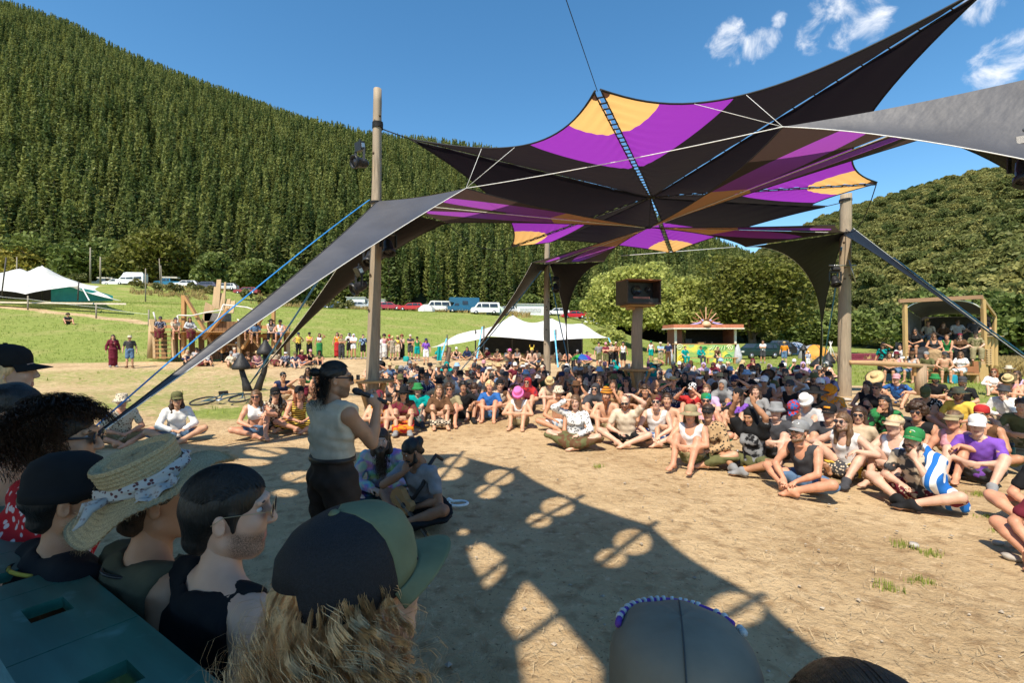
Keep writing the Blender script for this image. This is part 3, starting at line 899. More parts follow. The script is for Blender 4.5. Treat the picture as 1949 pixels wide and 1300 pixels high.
def arm(post_pt, A, B):
	"""the striped arm from the lower hub to the corner at a post, edges through A and B"""
	n, m = 30, 8
	for sgn, E in ((1, A), (-1, B)):
		vs, al, ac = [], [], []
		q = bez(HL, E, (HL + post_pt) / 2, .22, n)
		c0 = [HL.lerp(post_pt, .9 * i / n) for i in range(n + 1)]
		for i in range(n + 1):
			off = (q[i] - c0[i])
			for j in range(m + 1):
				g = .02 + .98 * j / m
				p = c0[i] + off * g
				vs.append(p - HL); al.append(i / n); ac.append(j / m)
		fs = [(i * (m + 1) + j, (i + 1) * (m + 1) + j, (i + 1) * (m + 1) + j + 1, i * (m + 1) + j + 1) for i in range(n) for j in range(m)]
		o = MB().add(vs, fs).obj('sail_arm', marm, lower, True)
		for nm, vals in (('along', al), ('across', ac)):
			a_ = o.data.attributes.new(nm, 'FLOAT', 'POINT'); a_.data.foreach_set('value', np.array(vals, np.float32))
		MB().tube([v - HL for v in q], .012, 5).obj('hem', rope_k, o, True)
		# the dark corner web between the arm, its outer corner and the post
		vs = []
		for i in range(9):
			for j in range(9):
				a = c0[-1].lerp(post_pt, i / 8); bq = bez(E, post_pt, c0[-1], .2, 8)[i]
				vs.append(a.lerp(bq, j / 8) - HL)
		fs = [(i * 9 + j, (i + 1) * 9 + j, (i + 1) * 9 + j + 1, i * 9 + j + 1) for i in range(8) for j in range(8)]
		MB().add(vs, fs).obj('corner_web', brown_cloth, lower, True)
	# white seam cord along the arm's spine
	MB().tube([HL.lerp(post_pt, x) - HL - Vector((0, 0, .015)) for x in (.02, .3, .6, .9, 1)], .009, 5).obj('seam_cord', rope_w, lower, True)
N1 = Vector((-3.12, 11.22, 5.10)); A1 = PX(887, 358, 10.5); B1 = PX(850, 424, 12.9)
N3 = Vector((1.62, 20.9, 5.15)); A3 = PX(1012, 500, 18.6); B3 = PX(1150, 498, 18.9)
N2 = Vector((11.1, 16.1, 5.45)); A2 = PX(1420, 470, 14.6); B2 = PX(1590, 428, 13.6)
N4 = Vector((7.25, 6.6, 5.5)); A4 = PX(1490, 241, 7.7); B4 = PX(1760, 262, 9.0)
for nn_, aa, bb in ((N1, A1, B1), (N3, A3, B3), (N2, B2, A2), (N4, A4, B4)):
	arm(nn_, aa, bb)
G1a = Vector((-6.4, 6.6, .05)); G1b = Vector((-10.1, 18.4, .05))
tail('sail_tail', A1, N1, G1a, lower, .12, .10, drop=.2, mat=grey_cloth)
tail('sail_tail', N1, B1, G1b, lower, .10, .30, drop=.2)
G3a = Vector((-2.9, 26.0, .05)); G3b = Vector((3.0, 25.5, .05))
tail('sail_tail', A3, N3, G3a, lower, .2, .12, drop=.1)
tail('sail_tail', N3, B3, G3b, lower, .12, .42, drop=.1)
G2a = Vector((15.6, 24.5, .05)); G2b = Vector((18.6, 16.0, .05))
tail('sail_tail', A2, N2, G2a, lower, .46, .10, drop=.1)
tail('sail_tail', N2 + Vector((.12, -.2, .1)), B2 + Vector((.9, .9, -.1)), G2b, lower, .06, .25, drop=.1)
G4a = Vector((11.0, 2.2, .05)); G4b = Vector((14.5, 9.0, .05))
tail('sail_tail', A4, N4, G4a, lower, .30, .10, drop=.15, mat=grey_cloth)
tail('sail_tail', N4, B4, G4b, lower, .1, .35, drop=.15)
MB().lathe([(0, -.025), (.07, -.025), (.075, 0), (.07, .025), (0, .025)], 12).obj('hub_ring', rope_k, lower, True)
MB().tube([(0, 0, 0), HU - HL], .01, 5).obj('hub_cord', rope_k, lower, True)
# anchors, straps and ropes
def strap(label, pts, w=.03, mat=strapm):
	mb = MB(); org = Vector(pts[-1])
	for a, c in zip(pts[:-1], pts[1:]):
		mb.beam(Vector(a) - org, Vector(c) - org, w, .006)
	o = mb.obj('ratchet_strap', mat); o.location = org
	return tag(o, label, 'strap', 'blue straps holding the sail tails')
strap('blue strap along the grey sail tail beside left post', sag(PX(703, 380, 11.1), G1a + Vector((.1, 0, .1)), 16, -.12), .07)
strap('blue strap along the black tail behind left post', sag(PX(640, 480, 12.6), G1b + Vector((.1, 0, .1)), 14, .05), .06)
strap('blue strap down the left tail of the far post', sag(PX(1030, 515, 20.2), G3a + Vector((.1, 0, .1)), 10, .1), .06)
strap('blue strap down the right tail of the far post', sag(PX(1046, 520, 20.8), G3b + Vector((.1, 0, .1)), 10, .1), .05)
strap('thin blue strap down beside the thick right post', sag(PX(1602, 470, 16.0), G2a + Vector((.1, 0, .1)), 10, .1), .05)
strap('blue strap running down past the wooden booth roof', sag(PX(1700, 490, 15.8), G2b + Vector((.1, 0, .1)), 12, .05), .07)
def rope(label, pts, r=.011, mat=rope_w):
	org = Vector(pts[-1])
	o = MB().tube([Vector(p) - org for p in pts], r, 5).obj('tension_rope', mat, None, True); o.location = org
	return tag(o, label, 'rope', 'ropes tensioning the canopy')
rope('long white rope crossing below the black canopy', sag(A1, A4, 20, .05), .008)
eL = bez(TN, Q1, HU, .17, 24); eR = bez(TN, Q4, HU, .17, 24)
for e_ in (eL, eR):
	for i_ in range(25): e_[i_] = e_[i_] - Vector((0, 0, .185 * math.sin(math.pi * i_ / 24)))
rope('white rope from left sail corner to black canopy edge', [A1, eL[17]], .005)
rope('white rope pair strand left of purple canopy panel', [A1, eL[13]], .005)
rope('white rope from right sail corner up to black edge', [A4, eR[12]], .005)
rope('white rope from right sail corner to purple tip', [A4, eR[8]], .005)
rope('white rope strung along the far orange tip', [PX(1180, 487, 18), PX(1400, 470, 18.4)], .012)
rope('thin dark cable rising from orange canopy tip', [TN, PX(1078, 0, 6.2), PX(1020, -170, 5.6)], .006, rope_k)
rope('black rope from the left post to canopy corner', [an1(6.85) + P1, Q1], .014, rope_k)
rope('black rope from the right post to canopy corner', [an2(6.5) + P2, Q2], .014, rope_k)
rope('black rope from the far post to canopy corner', [an3(6.2) + P3, Q3], .014, rope_k)
rope('black rope from post outside the frame to canopy', [an4(7.1) + P4, Q4], .014, rope_k)
rope('black cord from right orange tip down to thick post', sag(TR, an2(5.6) + P2, 8, .5), .012, rope_k)
rope('black cord from left orange tip to left sail corner', sag(TL, B1, 8, .35), .010, rope_k)

# ---- stage lights on the posts
blackp = M('black_plastic', (.018, .018, .02), .4, .2, 12)
glass_d = M('dark_lens', (.03, .03, .035), .08, .1, 4, bmp=0)
steel = M('galvanised_steel', (.45, .46, .47), .35, .15, 10, metal=.8)
def par_light(label, p, aim):
	"""a moving-head spotlight with its yoke"""
	p = Vector(p); e = empty('stage_light', tuple(p), 0, label, 'stage light', 'stage lights on the canopy posts')
	d = Vector(aim).normalized(); q = d.to_track_quat('Z', 'Y').to_matrix()
	MB().lathe([(0, -.20), (.07, -.2), (.10, -.15), (.115, -.02), (.12, .08), (.15, .1), (.155, .17), (.135, .18), (.125, .13), (0, .13)], 18, mat=q).obj('housing', blackp, e, True)
	MB().lathe([(0, .150), (.12, .135), (.12, .132), (0, .132)], 16, mat=q).obj('lens', glass_d, e, True)
	side = q @ Vector((1, 0, 0))
	MB().beam(side * .17, side * .17 + Vector((0, 0, .30)), .05, .02).beam(-side * .17, -side * .17 + Vector((0, 0, .30)), .05, .02).beam(side * .18 + Vector((0, 0, .30)), -side * .18 + Vector((0, 0, .30)), .05, .03).obj('yoke', blackp, e)
	MB().box((0, 0, .37), (.24, .2, .12), q).tube([(0, 0, .42), (0, 0, .55)], .02, 6).obj('base', blackp, e)
	for k in (-1, 1):
		MB().box(side * .13 * k + Vector((0, 0, .37)), (.03, .1, .08), q).obj('knob', steel, e)
	return e
par_light('round black spotlight high on left post facing away', P1 + Vector((-.22, -.12, 5.98)), (-.5, -.6, -.1))
par_light('black moving-head light right of left post under sail', P1 + Vector((.48, -.3, 3.98)), (.2, -.4, -.9))
par_light('black moving-head light left of left post under sail', P1 + Vector((-.12, .35, 3.85)), (-.1, -.5, -.8))
par_light('black spotlight lower on left post near the dark tail', P1 + Vector((-.25, -.1, 3.1)), (-.6, -.5, -.4))
par_light('black moving-head light on the far slim post', P3 + Vector((.38, -.25, 4.1)), (.1, -.5, -.8))
par_light('black moving-head light on the thick right post', P2 + Vector((-.52, -.3, 3.8)), (-.1, -.5, -.8))
par_light('big black lamp hanging at the right picture edge', Vector((6.82, 6.4, 4.12)), (-.2, -.3, -.9))
def bracket(label, a, c):
	org = Vector(c); o = MB().tube([Vector(a) - org, (0, 0, 0)], .022, 7).obj('steel_bracket', steel, None, True); o.location = org
	tag(o, label, 'bracket', 'steel brackets carrying lights')
bracket('short steel bracket holding the moving light on left post', P1 + Vector((.1, -.05, 4.5)), P1 + Vector((.62, -.3, 4.52)))
bracket('short steel bracket holding the light on thick post', P2 + Vector((.2, -.25, 4.32)), P2 + Vector((-.72, -.3, 4.32)))
bracket('diagonal steel bracket brace on the thick right post', P2 + Vector((-.05, -.26, 4.5)), P2 + Vector((.18, -.28, 3.75)))
bracket('steel bracket holding the lamp at right picture edge', P4 + Vector((-.1, -.05, 4.65)), Vector((6.78, 6.4, 4.68)))

# ---- shelf tables round the posts, speaker tower
fresh = wood('fresh_timber', (.56, .30, .11), .62, 0)
freshv = wood('fresh_timber_upright', (.56, .30, .11), .62, 2)
pale = wood('pale_timber', (.58, .40, .21), .6, 2)
def post_table(label, c, z, r, rot, hole):
	e = empty('post_table', (c[0], c[1], 0), rot, label, 'table', 'shelf tables fixed round posts')
	for k in range(4):
		a = k * math.pi / 2
		n = 6; vs = []
		# each board is one quarter of the octagonal top, around the post
		pts = [(hole, hole), (hole, -hole), (r * .62, -r * .8), (r, -r * .38), (r, r * .38), (r * .62, r * .8)]
		vs = [Matrix.Rotation(a, 3, 'Z') @ Vector((x, y, z + dz)) for dz in (-.025, .025) for x, y in [(hole, -hole * .98), (r * .70, -r * .70 + .004), (r, -r * .38), (r, r * .38), (r * .70, r * .70 - .004), (hole, hole * .98)]]
		fs = [tuple(range(6))[::-1], tuple(range(6, 12))] + [(i, (i + 1) % 6, (i + 1) % 6 + 6, i + 6) for i in range(6)]
		MB().add(vs, fs).obj('top_board', fresh, e)
		d = Vector((math.cos(a + .78), math.sin(a + .78), 0))
		MB().beam(d * hole * .8 + Vector((0, 0, z - .62)), d * r * .78 + Vector((0, 0, z - .05)), .09, .045).obj('brace', freshv, e)
	return e
post_table('timber shelf table round the left canopy post beside speaking man', P1 + Vector((.02, 0, 0)), .92, .50, .35, .19)
SP = Vector(((1213 - HX) / FPX * 14.0, 14.0, 0))
post_table('timber shelf table round the speaker tower in the crowd', SP, 1.02, .50, .1, .17)
tw = empty('speaker_tower', tuple(SP), 0, 'debarked log tower carrying a big wooden loudspeaker box', 'speaker tower')
logm = wood('debarked_log', (.46, .32, .20), .55)
MB().tube([(0, 0, -.2), (.01, 0, 1), (-.02, 0, 2), (.02, 0, 2.82)], [.17, .165, .155, .145], 14).obj('log', logm, tw, True)
brownp = M('brown_paint_ply', (.055, .032, .024), .5, .25, 8)
orng = wood('orange_ply', (.42, .17, .07), .7, 0)
q = Matrix.Rotation(R(12), 3, 'Z')
MB().box((0, 0, 2.85), (.78, .62, .05), q).obj('shelf', fresh, tw)
MB().box(q @ Vector((-.1, -.02, 2.78)), (.5, .12, .09), q).obj('corbel', fresh, tw)
def bx(name, c, s, mat, par):
	return MB().box(q @ Vector((c[0], c[1], 0)) + Vector((0, 0, c[2])), s, q).obj(name, mat, par)
cab = bx('cabinet', (0, .33, 3.24), (1.02, .04, .66), brownp, tw)
bx('side_panel', (-.50, -.05, 3.24), (.03, .76, .66), brownp, tw); bx('side_panel', (.50, -.05, 3.24), (.03, .76, .66), brownp, tw)
bx('top_panel', (0, -.06, 3.565), (1.03, .82, .03), orng, tw); bx('bottom_panel', (0, -.05, 2.905), (1.03, .78, .05), brownp, tw)
bx('speaker_baffle', (0, .0, 3.30), (.94, .05, .46), blackp, tw)
bx('shelf_lip', (0, -.36, 2.99), (.94, .04, .12), blackp, tw)
bx('horn_plate', (-.06, -.37, 3.06), (.5, .02, .06), M('dusty_red_wood', (.30, .13, .11), .6), tw)
cn = MB().lathe([(0, 0), (.05, -.005), (.1, .02), (.135, .03), (.14, .045), (.15, .045), (.15, 0)], 22, mat=q @ Matrix.Rotation(R(90), 3, 'X'), c=q @ Vector((-.05, -.03, 0)) + Vector((0, 0, 3.3))).obj('driver_cone', glass_d, tw, True)
for dx in (-.36, .3):
	MB().lathe([(0, 0), (.05, .02), (.07, .05), (.08, .05), (.08, 0)], 14, mat=q @ Matrix.Rotation(R(90), 3, 'X'), c=q @ Vector((dx, -.03, 0)) + Vector((0, 0, 3.33))).obj('tweeter', glass_d, tw, True)

# ---- the stage roof overhead (out of frame; its scalloped, laced edge throws the foreground shade)
ZR = 7.0
def up_sun(gx_, gy_):
	return (gx_ - LX * ZR, gy_ - LY * ZR)
def G0(px, py):
	d = FPX * CAM_Z / (py - HY)
	return ((px - HX) / FPX * d, d)
cusps = [G0(300, 838), G0(560, 850), G0(720, 858), G0(866, 862), G0(985, 893), G0(1240, 998), G0(1446, 1136), (2.02, 2.5), (1.9, .2), (1.6, -4)]
edge = []
for a, c in zip(cusps[:-1], cusps[1:]):
	n = 10
	L = math.hypot(c[0] - a[0], c[1] - a[1])
	for i in range(n):
		u = i / n; sgg = .055 * L * 4 * u * (1 - u)
		nx_, ny_ = (c[1] - a[1]) / L, -(c[0] - a[0]) / L
		edge.append((a[0] + (c[0] - a[0]) * u + nx_ * sgg, a[1] + (c[1] - a[1]) * u + ny_ * sgg))
edge.append(cusps[-1])
poly = edge + [(1.6, -9), (-14, -9), (-14, 4), (-11, 7.0)]
poly = np.array([up_sun(*p) for p in poly])
def in_poly(px, py, P):
	r_ = np.zeros(px.shape, bool); j = len(P) - 1
	for i in range(len(P)):
		xi, yi = P[i]; xj, yj = P[j]
		c = ((yi > py) != (yj > py)) & (px < (xj - xi) * (py - yi) / (yj - yi + 1e-12) + xi)
		r_ ^= c; j = i
	return r_
hole_list = []
def add_hole(pts):
	"""an opening in the roof sail, shrunk until it clears the edge and its neighbours"""
	c_ = pts.mean(0)
	for k_ in range(10):
		q_ = c_ + (pts - c_) * (1 - .07 * k_)
		if in_poly(q_[:, 0], q_[:, 1], poly).all() and not any(in_poly(q_[:, 0], q_[:, 1], h2).any() or in_poly(h2[:, 0], h2[:, 1], q_).any() for h2 in hole_list):
			hole_list.append(q_); return
def hole_ell(px, py, rx_p, ry_p):
	add_hole(np.array([up_sun(*G0(px + rx_p * math.cos(a), py + ry_p * math.sin(a))) for a in np.linspace(0, 6.283, 28, endpoint=False)]))
def hole_poly(pp):
	add_hole(np.array([up_sun(*G0(*p)) for p in pp]))
for h_ in ((868, 878, 22, 11), (852, 902, 26, 13), (950, 908, 26, 15), (928, 935, 22, 13), (1060, 962, 30, 17), (1025, 988, 22, 13), (1204, 1030, 34, 24), (1163, 1062, 34, 22), (1400, 1160, 52, 32),
		   (570, 905, 34, 10), (505, 860, 40, 9), (470, 880, 45, 7), (395, 870, 40, 8), (880, 1010, 9, 5), (540, 935, 22, 7)):
	hole_ell(*h_)
hole_poly([(890, 1040), (915, 1030), (962, 1062), (955, 1090), (925, 1118), (900, 1070)])
hole_poly([(1000, 1105), (1045, 1150), (1080, 1195), (1142, 1270), (1140, 1420), (1020, 1420), (985, 1215), (960, 1180), (975, 1150)])
roof = empty('stage_roof', (-6, -6, 0), 0, 'dark laced sail roof over the stage behind the camera', 'roof')
off = np.array([-6, -6, 0.0])
from mathutils.geometry import tessellate_polygon
loops = [[Vector((p[0], p[1], 0)) for p in poly]] + [[Vector((p[0], p[1], 0)) for p in h_] for h_ in hole_list]
tris = tessellate_polygon(loops)
flat = [Vector((v.x + 6, v.y + 6, ZR)) for l_ in loops for v in l_]
MB().add(flat, [tuple(t_) for t_ in tris]).obj('sail_panel', black_cloth, roof)
mb = MB()
for px0, py0, px1, py1 in ((985, 888, 895, 950), (880, 858, 838, 912), (1110, 940, 1000, 1000), (1250, 990, 1125, 1088), (1455, 1128, 1340, 1200), (965, 1060, 900, 1110), (1085, 1150, 985, 1225), (600, 895, 530, 920), (470, 850, 560, 872)):
	a = up_sun(*G0(px0, py0)); c = up_sun(*G0(px1, py1))
	mb.tube([Vector((a[0] + 6, a[1] + 6, ZR + .01)), Vector((c[0] + 6, c[1] + 6, ZR + .01))], .035, 5)
mb.obj('seam_lacing', rope_k, roof, True)
for x_, y_ in ((-9, -1.5), (-9, -10), (3.4, -6.5), (-2, -12)):
	MB().tube([(x_ + 6, y_ + 6, -.2), (x_ + 6, y_ + 6, ZR + .4)], .12, 10).obj('roof_pole', postw, roof, True)

# ------------------------------------------------------------------ tents
white_cloth = sailcloth('white_tent_cloth', (.80, .79, .75), .25, .6)
beige_cloth = sailcloth('beige_tent_cloth', (.62, .54, .42), .35, .7)
teal_cloth = sailcloth('teal_tent_wall', (.0, .17, .15), .15, .6)
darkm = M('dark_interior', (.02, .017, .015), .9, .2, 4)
polem = M('dark_tent_pole', (.05, .045, .04), .6, .2, 8)
def smooth_tent(name, rim, peaks, label, mat, parent_extra=None, n=44, sharp=1.6):
	"""stretch tent: cloth pulled up over poles inside a rim polygon with concave edges"""
	rim = [Vector(p) for p in rim]
	c0 = sum(rim, Vector()) / len(rim)
	org = Vector((c0.x, c0.y, h1(c0.x, c0.y)))
	e = empty(name, tuple(org), 0, label, 'tent', 'white stretch tents')
	ring = []
	for i in range(len(rim)):
		ring += bez(rim[i], rim[(i + 1) % len(rim)], c0, .16, 10)[:-1]
	m = len(ring); vs = []; nr = 14
	for k in range(nr + 1):
		f = k / nr
		for q_ in ring:
			p = q_.lerp(c0, f)
			# height: inverse-distance blend of rim heights and peaks
			w = 0; z = 0
			for pk in peaks:
				d = math.hypot(p.x - pk[0], p.y - pk[1]); ww = 1 / (d + .25) ** sharp; w += ww; z += ww * pk[2]
			for r_ in ring[::3]:
				d = math.hypot(p.x - r_.x, p.y - r_.y); ww = .22 / (d + .12) ** sharp; w += ww; z += ww * r_.z
			zz = z / w
			a = min(1, f * 4)
			vs.append(Vector((p.x, p.y, q_.z * (1 - a) + zz * a)) - org)
	fs = [(k * m + i, k * m + (i + 1) % m, (k + 1) * m + (i + 1) % m, (k + 1) * m + i) for k in range(nr) for i in range(m)]
	o = MB().add(vs, fs).obj('cloth', mat, e, True)
	for pk in peaks:
		g = h1(pk[0], pk[1])
		MB().tube([Vector((pk[0], pk[1], g)) - org, Vector((pk[0], pk[1], pk[2] - .05)) - org], .05, 7).obj('pole', polem, e, True)
	return e, org
# centre tent
d0 = 38.0
def tp(px, py, d):
	return PX(px, py, d)
rimC = [tp(818, 662, 36), tp(930, 640, 33.5), tp(1045, 650, 33.5), tp(1158, 643, 36), tp(1120, 630, 43), tp(1000, 632, 44), tp(880, 640, 43)]
eC, oC = smooth_tent('stretch_tent', rimC, [tuple(tp(975, 596, 37)), tuple(tp(1048, 603, 37.5)), tuple(tp(1108, 612, 37)), tuple(tp(905, 626, 36))], 'big white stretch tent behind the crowd in centre', white_cloth)
for px, py, d in ((851, 642, 34.5), (921, 625, 33.8), (1058, 632, 33.6)):
	g = gp(px, d); MB().tube([g - oC, tp(px, py - 5, d) - oC], .045, 7).obj('pole', polem, eC, True)
for px, pt, px2 in ((918, 622, 905), (1055, 628, 1062), (1158, 643, 1182), (850, 644, 836)):
	d = 33.0; a = tp(px, pt, 33.8); g = gp(px2, 31.6)
	o_ = strap('pale blue guy strap of centre tent, near x order %s' % {918: 'second', 1055: 'third', 1158: 'fourth', 850: 'first'}[px], [a, g], .09, M('pale_blue_strap', (.12, .42, .62), .5))
	o_['label'] = 'pale blue guy strap of the centre tent, %s from left' % {918: 'second', 1055: 'third', 1158: 'fourth', 850: 'first'}[px]
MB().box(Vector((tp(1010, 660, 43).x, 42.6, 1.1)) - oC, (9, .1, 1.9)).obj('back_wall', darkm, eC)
# left tent
rimL = [tp(-150, 548, 50), tp(-20, 552, 47), tp(48, 560, 46), tp(150, 544, 48), tp(232, 573, 49), tp(190, 545, 57), tp(60, 540, 60), tp(-100, 535, 60)]
eL, oL = smooth_tent('stretch_tent', rimL, [tuple(tp(80, 503, 52)), tuple(tp(-40, 508, 53)), tuple(tp(38, 508, 57)), tuple(tp(150, 538, 51))], 'white stretch tent with a teal side wall up at left', white_cloth)
MB().sheet(8, 4, lambda u, v: tp(97 + 118 * u, 575 - 2 * u - (30 + 2 * u - 22 * u * u) * v, 48.6 + 1.5 * u) - oL).obj('side_wall', teal_cloth, eL)
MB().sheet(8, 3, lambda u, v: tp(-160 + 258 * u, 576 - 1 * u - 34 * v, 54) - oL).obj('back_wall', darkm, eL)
MB().sheet(6, 1, lambda u, v: tp(-60 + 300 * u, 573 + 4 * u + 3 * v, 47 + 1.5 * u - .8 * v) - oL).obj('floor_edge', M('pale_deck_boards', (.5, .42, .3), .8), eL)
for px, py, d, px2, py2 in ((12, 490, 46.5, 3, 562), (150, 536, 48, 148, 572)):
	MB().tube([tp(px, py, d) - oL, tp(px2, py2, d) - oL], .06, 7).obj('pole', polem, eL, True)
MB().beam(tp(153, 541, 47.8) - oL, tp(170, 572, 46.8) - oL, .1, .03).obj('guy_strap', rope_w, eL)
# ------------------------------------------------------------------ poles and fence posts
pole_m = wood('grey_pole_wood', (.34, .29, .22), .6)
for i, (px, pt, pb, d, lb) in enumerate(((172, 471, 530, 96, 'tall grey utility pole behind the white tent'), (191, 489, 535, 92, 'shorter grey utility pole right of the tall one'),
									  (32, 489, 540, 70, 'grey pole sticking up behind the white tent peak'), (277, 511, 572, 70, 'thin pole on the bank below the camper van'),
									  (303, 492, 546, 90, 'thin leaning pole in front of the blue truck'), (306, 505, 546, 92, 'thin straight pole beside leaning pole by blue truck'))):
	b_ = tp(px + (3 if 'leaning' in lb else 0), pb, d); t_ = tp(px, pt, d)
	g = h1(b_.x, b_.y); b_.z = min(b_.z, g) - .2
	o = MB().tube([(0, 0, 0), t_ - b_], [.16 if d > 90 and i < 2 else .09, .11 if d > 90 and i < 2 else .06], 8).obj('utility_pole', pole_m, None, True); o.location = b_
	tag(o, lb, 'pole')
fp = []
for i, (px, py, hgt_) in enumerate(((53, 588, 1.35), (183, 604, 1.3), (283, 619, 1.45), (-20, 580, 1.3))):
	g = ground_at(px, py + 2); fp.append(g)
	o = MB().tube([(0, 0, -.2), (.01, 0, hgt_)], [.07, .06], 8).obj('fence_post', pole_m, None, True); o.location = g
	tag(o, 'wooden fence post beside dirt path, %s from left' % ordinal([2, 3, 4, 1][i]), 'fence post', 'fence posts along the dirt path')
for a, c, lb in ((fp[3], fp[0], 'thin fence wire left of the first visible post'), (fp[0], fp[1], 'thin fence wire between left and middle path posts'), (fp[1], fp[2], 'thin fence wire between middle and right path posts')):
	o = MB().tube([v - a for v in sag(a + Vector((0, 0, 1.05)), c + Vector((0, 0, 1.05)), 6, .06)], .014, 4).obj('fence_wire', rope_w); o.location = a
	tag(o, lb, 'wire')
# ------------------------------------------------------------------ white sheds on the bank
shed_w = M('white_shed_paint', (.78, .78, .76), .6, .06, 4)
shed_r = M('shed_roof', (.55, .56, .57), .5, .1, 6)
def shed(label, px, py, d, w, h, dep, rz=.1):
	g = tp(px, py, d); g.z = h1(g.x, g.y)
	e = empty('shed', tuple(g), rz, label, 'shed', 'white sheds on the bank')
	hh = h
	MB().add([(-w/2, 0, -.5), (w/2, 0, -.5), (w/2, 0, hh), (-w/2, 0, hh), (-w/2, dep, -.5), (w/2, dep, -.5), (w/2, dep, hh * .85), (-w/2, dep, hh * .85)],
			 [(0, 1, 2, 3), (5, 4, 7, 6), (4, 0, 3, 7), (1, 5, 6, 2)]).obj('wall', shed_w, e)
	MB().add([(-w/2 - .2, -.25, hh + .03), (w/2 + .2, -.25, hh + .03), (w/2 + .2, dep + .2, hh * .84), (-w/2 - .2, dep + .2, hh * .84), (-w/2 - .2, -.25, hh + .12), (w/2 + .2, -.25, hh + .12), (w/2 + .2, dep + .2, hh * .84 + .1), (-w/2 - .2, dep + .2, hh * .84 + .1)],
			 [(0, 3, 2, 1), (4, 5, 6, 7), (0, 1, 5, 4), (1, 2, 6, 5), (2, 3, 7, 6), (3, 0, 4, 7)]).obj('roof', shed_r, e)
	MB().box((0, -.02, h * .45), (w * .8, .05, h * .42)).obj('shutter', M('shed_shutter', (.6, .6, .58), .5), e)
	for k in range(6):
		MB().box((0, -.055, h * (.28 + .07 * k)), (w * .8, .03, .03)).obj('shutter_rib', shed_r, e)
shed('white shed left of the left canopy post', 677, 572, 99, 3.6, 2.7, 3)
shed('white shed partly behind the left canopy post', 716, 575, 100, 3.4, 2.4, 3)
shed('low pale shed behind the centre tent peak', 1010, 607, 90, 5.0, 2.0, 3)
# ------------------------------------------------------------------ vehicles
glassw = M('car_window', (.03, .04, .05), .06, .2, 3, bmp=0, spec=.6)
tyre = M('tyre_rubber', (.02, .02, .02), .8, .2, 10)
rimm = M('wheel_rim', (.5, .5, .52), .3, .1, 6, metal=.7)
lampm = M('headlamp_glass', (.7, .7, .68), .15, .1, 4, bmp=0)
tailm = M('tail_lamp', (.35, .02, .02), .2, .1, 4, bmp=0)
CARP = {
 'wagon': (4.6, 1.72, [(0, .35), (0, .78), (.25, .92), (1.15, 1.0), (1.75, 1.45), (4.0, 1.48), (4.5, 1.0), (4.6, .75), (4.55, .35)], [(1.3, 1.03, 1.85, 1.38, 2.55), (2.62, 1.03, 2.62, 1.40, 3.45), (3.52, 1.03, 3.52, 1.38, 3.95)]),
 'van': (4.7, 1.78, [(0, .35), (0, .95), (.15, 1.1), (.6, 1.2), (1.15, 1.92), (1.5, 1.98), (4.6, 1.98), (4.7, 1.7), (4.7, .35)], [(.85, 1.2, 1.25, 1.75, 1.7), (1.8, 1.2, 1.8, 1.75, 3.0), (3.1, 1.2, 3.1, 1.75, 4.4)]),
 'camper': (5.2, 1.9, [(0, .35), (0, 1.0), (.2, 1.15), (.7, 1.3), (1.2, 2.0), (1.5, 2.55), (2.0, 2.7), (5.0, 2.7), (5.2, 2.4), (5.2, .35)], [(.9, 1.3, 1.3, 1.85, 1.9), (2.0, 1.3, 2.0, 1.85, 3.3), (3.4, 1.3, 3.4, 1.85, 4.9)]),
 'truck': (5.6, 2.0, [(0, .4), (0, 1.15), (.9, 1.2), (1.2, 1.75), (.4, 1.95), (.4, 2.7), (5.6, 2.7), (5.6, .4)], [(1.15, 1.25, 1.35, 1.68, 2.0), (2.6, 1.5, 2.6, 2.1, 3.6)]),
 'caravan': (4.8, 2.0, [(.2, .5), (0, 1.2), (.2, 2.3), (.8, 2.5), (4.0, 2.5), (4.6, 2.3), (4.8, 1.2), (4.6, .5)], [(.7, 1.4, .7, 2.0, 1.6), (2.9, 1.4, 2.9, 2.0, 4.0)]),
 'ute': (4.9, 1.75, [(0, .4), (0, .95), (.3, 1.08), (1.2, 1.12), (1.7, 1.68), (2.9, 1.7), (3.0, 1.1), (4.9, 1.08), (4.9, .4)], [(1.4, 1.14, 1.82, 1.6, 2.2), (2.28, 1.14, 2.28, 1.6, 2.8)]),
}
